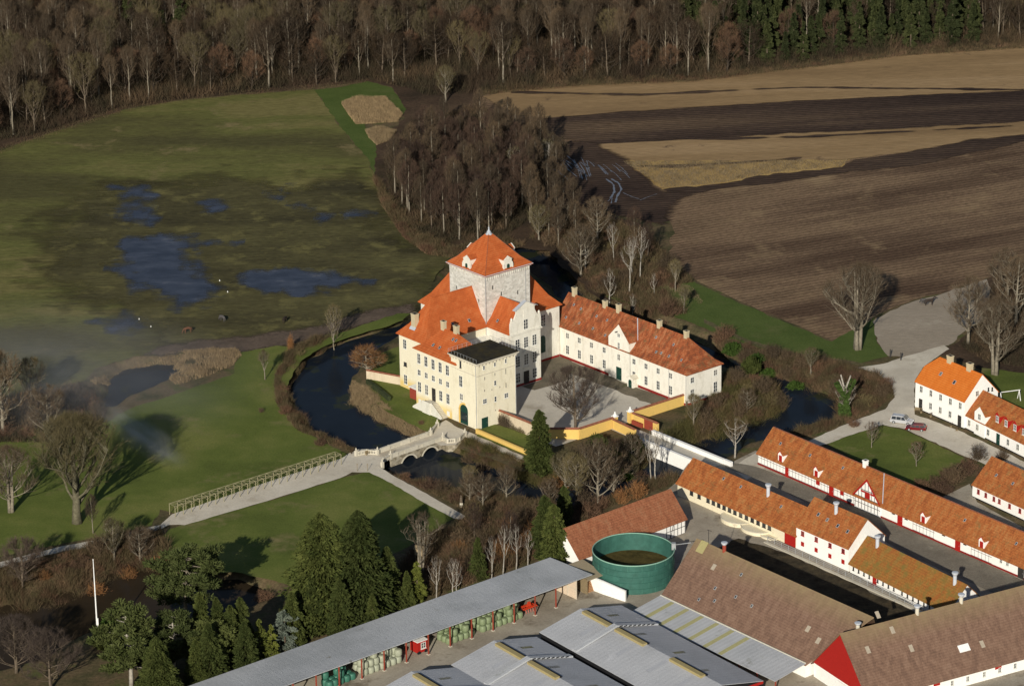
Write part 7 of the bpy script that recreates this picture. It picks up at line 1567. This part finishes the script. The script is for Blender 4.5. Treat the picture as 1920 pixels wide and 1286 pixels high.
for poly, sp, seed, lo, hi, where, ks_ in (([(875,850),(905,862),(975,890),(1015,905),(1060,900),(1120,885),(1190,862),(1225,845),(1185,825),(1120,850),(1030,865),(990,880),(940,858),(890,835)], 3.2, 41, .7, 1.5, 'on the island slope above the southern moat', (1,2,0,1)),
    ([(765,900),(830,925),(892,955),(960,968),(1050,962),(1120,945),(1200,918),(1210,932),(1100,975),(1030,1010),(960,1060),(880,1090),(810,1100),(850,1050),(890,1005),(905,985),(885,955)], 3.4, 42, .9, 1.9, 'in the brown shrubbery south of the moat', (0,1,0,2,1,3)),
    ([(1290,800),(1340,755),(1370,710),(1420,716),(1460,732),(1468,762),(1400,788),(1345,808),(1300,828)], 3.4, 43, .9, 1.6, 'in the thicket at the east corner of the island', (2,1,2,0)),
    ([(1340,632),(1400,652),(1480,670),(1560,684),(1620,705),(1668,728),(1670,745),(1600,780),(1570,735),(1505,712),(1450,694),(1380,668)], 3.8, 44, .7, 1.5, 'on the east bank between moat and road', (0,1,0,2)),
    ([(1010,455),(1060,420),(1130,430),(1200,450),(1250,500),(1270,540),(1200,545),(1130,545),(1090,520),(1050,480)], 4.2, 45, .8, 1.7, 'among the birches north of the moat', (0,1,1,2)),
    ([(60,1075),(140,1050),(230,1025),(300,1010),(310,1045),(250,1046),(190,1070),(120,1098),(60,1110)], 3.2, 46, .8, 1.5, 'on the rusty bank of the lower left pond', (3,0,0,1)),
    ([(0,770),(80,745),(160,735),(185,770),(180,800),(90,825),(0,830)], 3.6, 47, .8, 1.6, 'in the thicket left of the small pond', (1,0,1))):
    for p in scatter(poly, sp, seed):
        if wet(np.array([p[0]]), np.array([p[1]]))[0] > -.2: continue
        put('bush', random.choice(ks_), 0, 0, random.uniform(lo, hi), 'leafless twiggy bush '+where, 'bush', 'twiggy bushes '+where, world=p)
# climbers on the brick court wall
for i, x in enumerate((34.6, 36.0, 38.2, 40.5)):
    p = K(x, 6.15); o = put('bush', 1 if i < 2 else 2, 0, 0, (1.1, .25, 1.0), f'leafless climber on the brick court wall, {["first","second","third","fourth"][i]} from the gate tower', 'climber', world=p, z=-.2, rz=CA)
# clipped hedge ring on the garden slope
mb = MB(); Q = [Vector(at(x, y)) for x, y in ((689,720),(700,728),(716,740),(730,752))]
q0 = Q[0]
for a, b in zip(Q[:-1], Q[1:]):
    a, b = a-q0, b-q0; d = (b-a).normalized(); n_ = Vector((-d.y, d.x))*.35; mb.prism([(a-n_-d*.1)[:], (b-n_+d*.1)[:], (b+n_+d*.1)[:], (a+n_-d*.1)[:]], -.2, 1.1)
hd_ = mb.build('clipped_hedge', plain('hedge_leaf', (.035,.045,.018), .9, var=.6, sc=4), None, loc=(q0.x, q0.y, 0)); tag(hd_, 'low clipped dark hedge curving above the moat in the castle garden', 'hedge')

# ---- shallow flood water on the meadow
def flood(pts, seed):
    P = np.array(PX(pts)); x0, y0 = P.min(0)-3; x1, y1 = P.max(0)+3; stp = .7
    X, Y = np.meshgrid(np.arange(x0, x1, stp), np.arange(y0, y1, stp)); d = sdist(X, Y, P)+3.2*wob(X*.55+seed, Y*.5)+1.6*wob(X*1.7+seed*3, Y*1.5)
    ny_, nx_ = X.shape; idx = np.arange(nx_*ny_).reshape(ny_, nx_)
    q = np.stack([idx[:-1,:-1], idx[:-1,1:], idx[1:,1:], idx[1:,:-1]], -1).reshape(-1, 4); dk = d.ravel(); q = q[(dk[q] > -5).any(1)]
    used = np.unique(q); remap = np.full(nx_*ny_, -1); remap[used] = np.arange(len(used)); q = remap[q]
    V = np.stack([X.ravel()[used], Y.ravel()[used], np.full(len(used), .10)], 1); T = np.concatenate([q[:, [0,1,2]], q[:, [0,2,3]]])
    me = tri_mesh('flood_water', V, T, M['flood']); at_ = me.attributes.new('depth', 'FLOAT', 'POINT'); at_.data.foreach_set('value', np.clip(.5+dk[used]/11, 0, 1).astype(np.float32))
    return tag(link('flood_water', me), kind='structure')
m, nt, b = new_mat('flood_water', .3, .16); b.inputs['IOR'].default_value = 1.33; b.inputs['Base Color'].default_value = (.045,.055,.085,1)
ff = noise(nt, coords(nt, (.5,1,1), 0, True), .25, 6, .65); nt.links.new(ramp(nt, [(.4, (.034,.041,.064)), (.6, (.062,.072,.104)), (.75, (.15,.155,.175))], ff), b.inputs['Base Color'])
an_ = nt.nodes.new('ShaderNodeAttribute'); an_.attribute_name = 'depth'; g2 = noise(nt, coords(nt, (.45,1.3,1), 0, True), .5, 9, .8)
ad = nt.nodes.new('ShaderNodeMath'); ad.operation = 'ADD'; nt.links.new(an_.outputs['Fac'], ad.inputs[0]); nt.links.new(g2, ad.inputs[1])
al = ramp(nt, [(.0, (0,)*3), (1, (1,)*3)], ad.outputs[0]); mr = nt.nodes.new('ShaderNodeMapRange'); mr.inputs[1].default_value = .84; mr.inputs[2].default_value = 1.26; mr.inputs[4].default_value = .88
nt.links.new(ad.outputs[0], mr.inputs[0]); nt.links.new(mr.outputs[0], b.inputs['Alpha']); M['flood'] = m
for i, pts in enumerate(([(232,455),(250,445),(330,442),(440,455),(400,470),(350,482),(345,495),(380,510),(408,535),(382,565),(345,587),(300,582),(288,550),(250,535),(228,505)], [(458,522),(480,505),(560,506),(620,512),(695,528),(630,545),(560,550),(480,542)], [(208,350),(272,352),(300,365),(272,380),(292,410),(250,430),(222,410),(238,375)], [(512,362),(530,350),(548,375),(592,390),(518,394)], [(368,380),(442,388),(400,398)], [(150,602),(230,588),(264,612),(200,632)], [(655,402),(690,398),(690,408),(660,410)], [(600,408),(625,405),(622,418),(600,420)])): flood(pts, i*3.1)

# ---- volumes added to imitate aircraft window glare over lawn and meadow
def smoke(name, label, px, py, z, size, rz, dens, seed):
    x, y = at(px, py, z); bm = bmesh.new(); bmesh.ops.create_icosphere(bm, subdivisions=3, radius=1.0)
    me = bpy.data.meshes.new(name); bm.to_mesh(me); bm.free(); o = link(name, me, None, (x, y, z), rz); o.scale = size
    m = bpy.data.materials.new(name); m.use_nodes = True; nt = m.node_tree; nt.nodes.remove(nt.nodes['Principled BSDF']); out = nt.nodes['Material Output']
    pv = nt.nodes.new('ShaderNodeVolumePrincipled'); pv.inputs['Color'].default_value = (.93,.93,.95,1); pv.inputs['Anisotropy'].default_value = .15; nt.links.new(pv.outputs[0], out.inputs['Volume'])
    tc = nt.nodes.new('ShaderNodeTexCoord'); ln = nt.nodes.new('ShaderNodeVectorMath'); ln.operation = 'LENGTH'; nt.links.new(tc.outputs['Object'], ln.inputs[0])
    mr = nt.nodes.new('ShaderNodeMapRange'); mr.inputs[1].default_value = 1.0; mr.inputs[2].default_value = .0; mr.inputs[3].default_value = 0; mr.inputs[4].default_value = 1; mr.interpolation_type = 'SMOOTHERSTEP'; nt.links.new(ln.outputs['Value'], mr.inputs[0])
    nz = nt.nodes.new('ShaderNodeTexNoise'); nz.inputs['Scale'].default_value = 2.6; nz.inputs['Detail'].default_value = 4; mp = nt.nodes.new('ShaderNodeMapping'); mp.inputs['Location'].default_value = (seed, 0, 0); nt.links.new(tc.outputs['Object'], mp.inputs[0]); nt.links.new(mp.outputs[0], nz.inputs['Vector'])
    m2 = nt.nodes.new('ShaderNodeMapRange'); m2.inputs[1].default_value = .3; m2.inputs[2].default_value = .7; nt.links.new(nz.outputs['Fac'], m2.inputs[0])
    mu = nt.nodes.new('ShaderNodeMath'); mu.operation = 'MULTIPLY'; nt.links.new(mr.outputs[0], mu.inputs[0]); nt.links.new(m2.outputs[0], mu.inputs[1])
    mv = nt.nodes.new('ShaderNodeMath'); mv.operation = 'MULTIPLY'; nt.links.new(mu.outputs[0], mv.inputs[0]); mv.inputs[1].default_value = dens; nt.links.new(mv.outputs[0], pv.inputs['Density'])
    me.materials.append(m); return tag(o, label, 'smoke', kind='stuff')
smoke('smoke', 'thin whitish wisp of smoke slanting over the lawn below the small pond', 262, 812, 3.5, (26, 5.5, 3.4), math.radians(-60), .17, 0)
smoke('smoke', 'soft grey haze drifting over the wet meadow at the left', 120, 690, 7, (62, 46, 9), math.radians(-35), .022, 5)
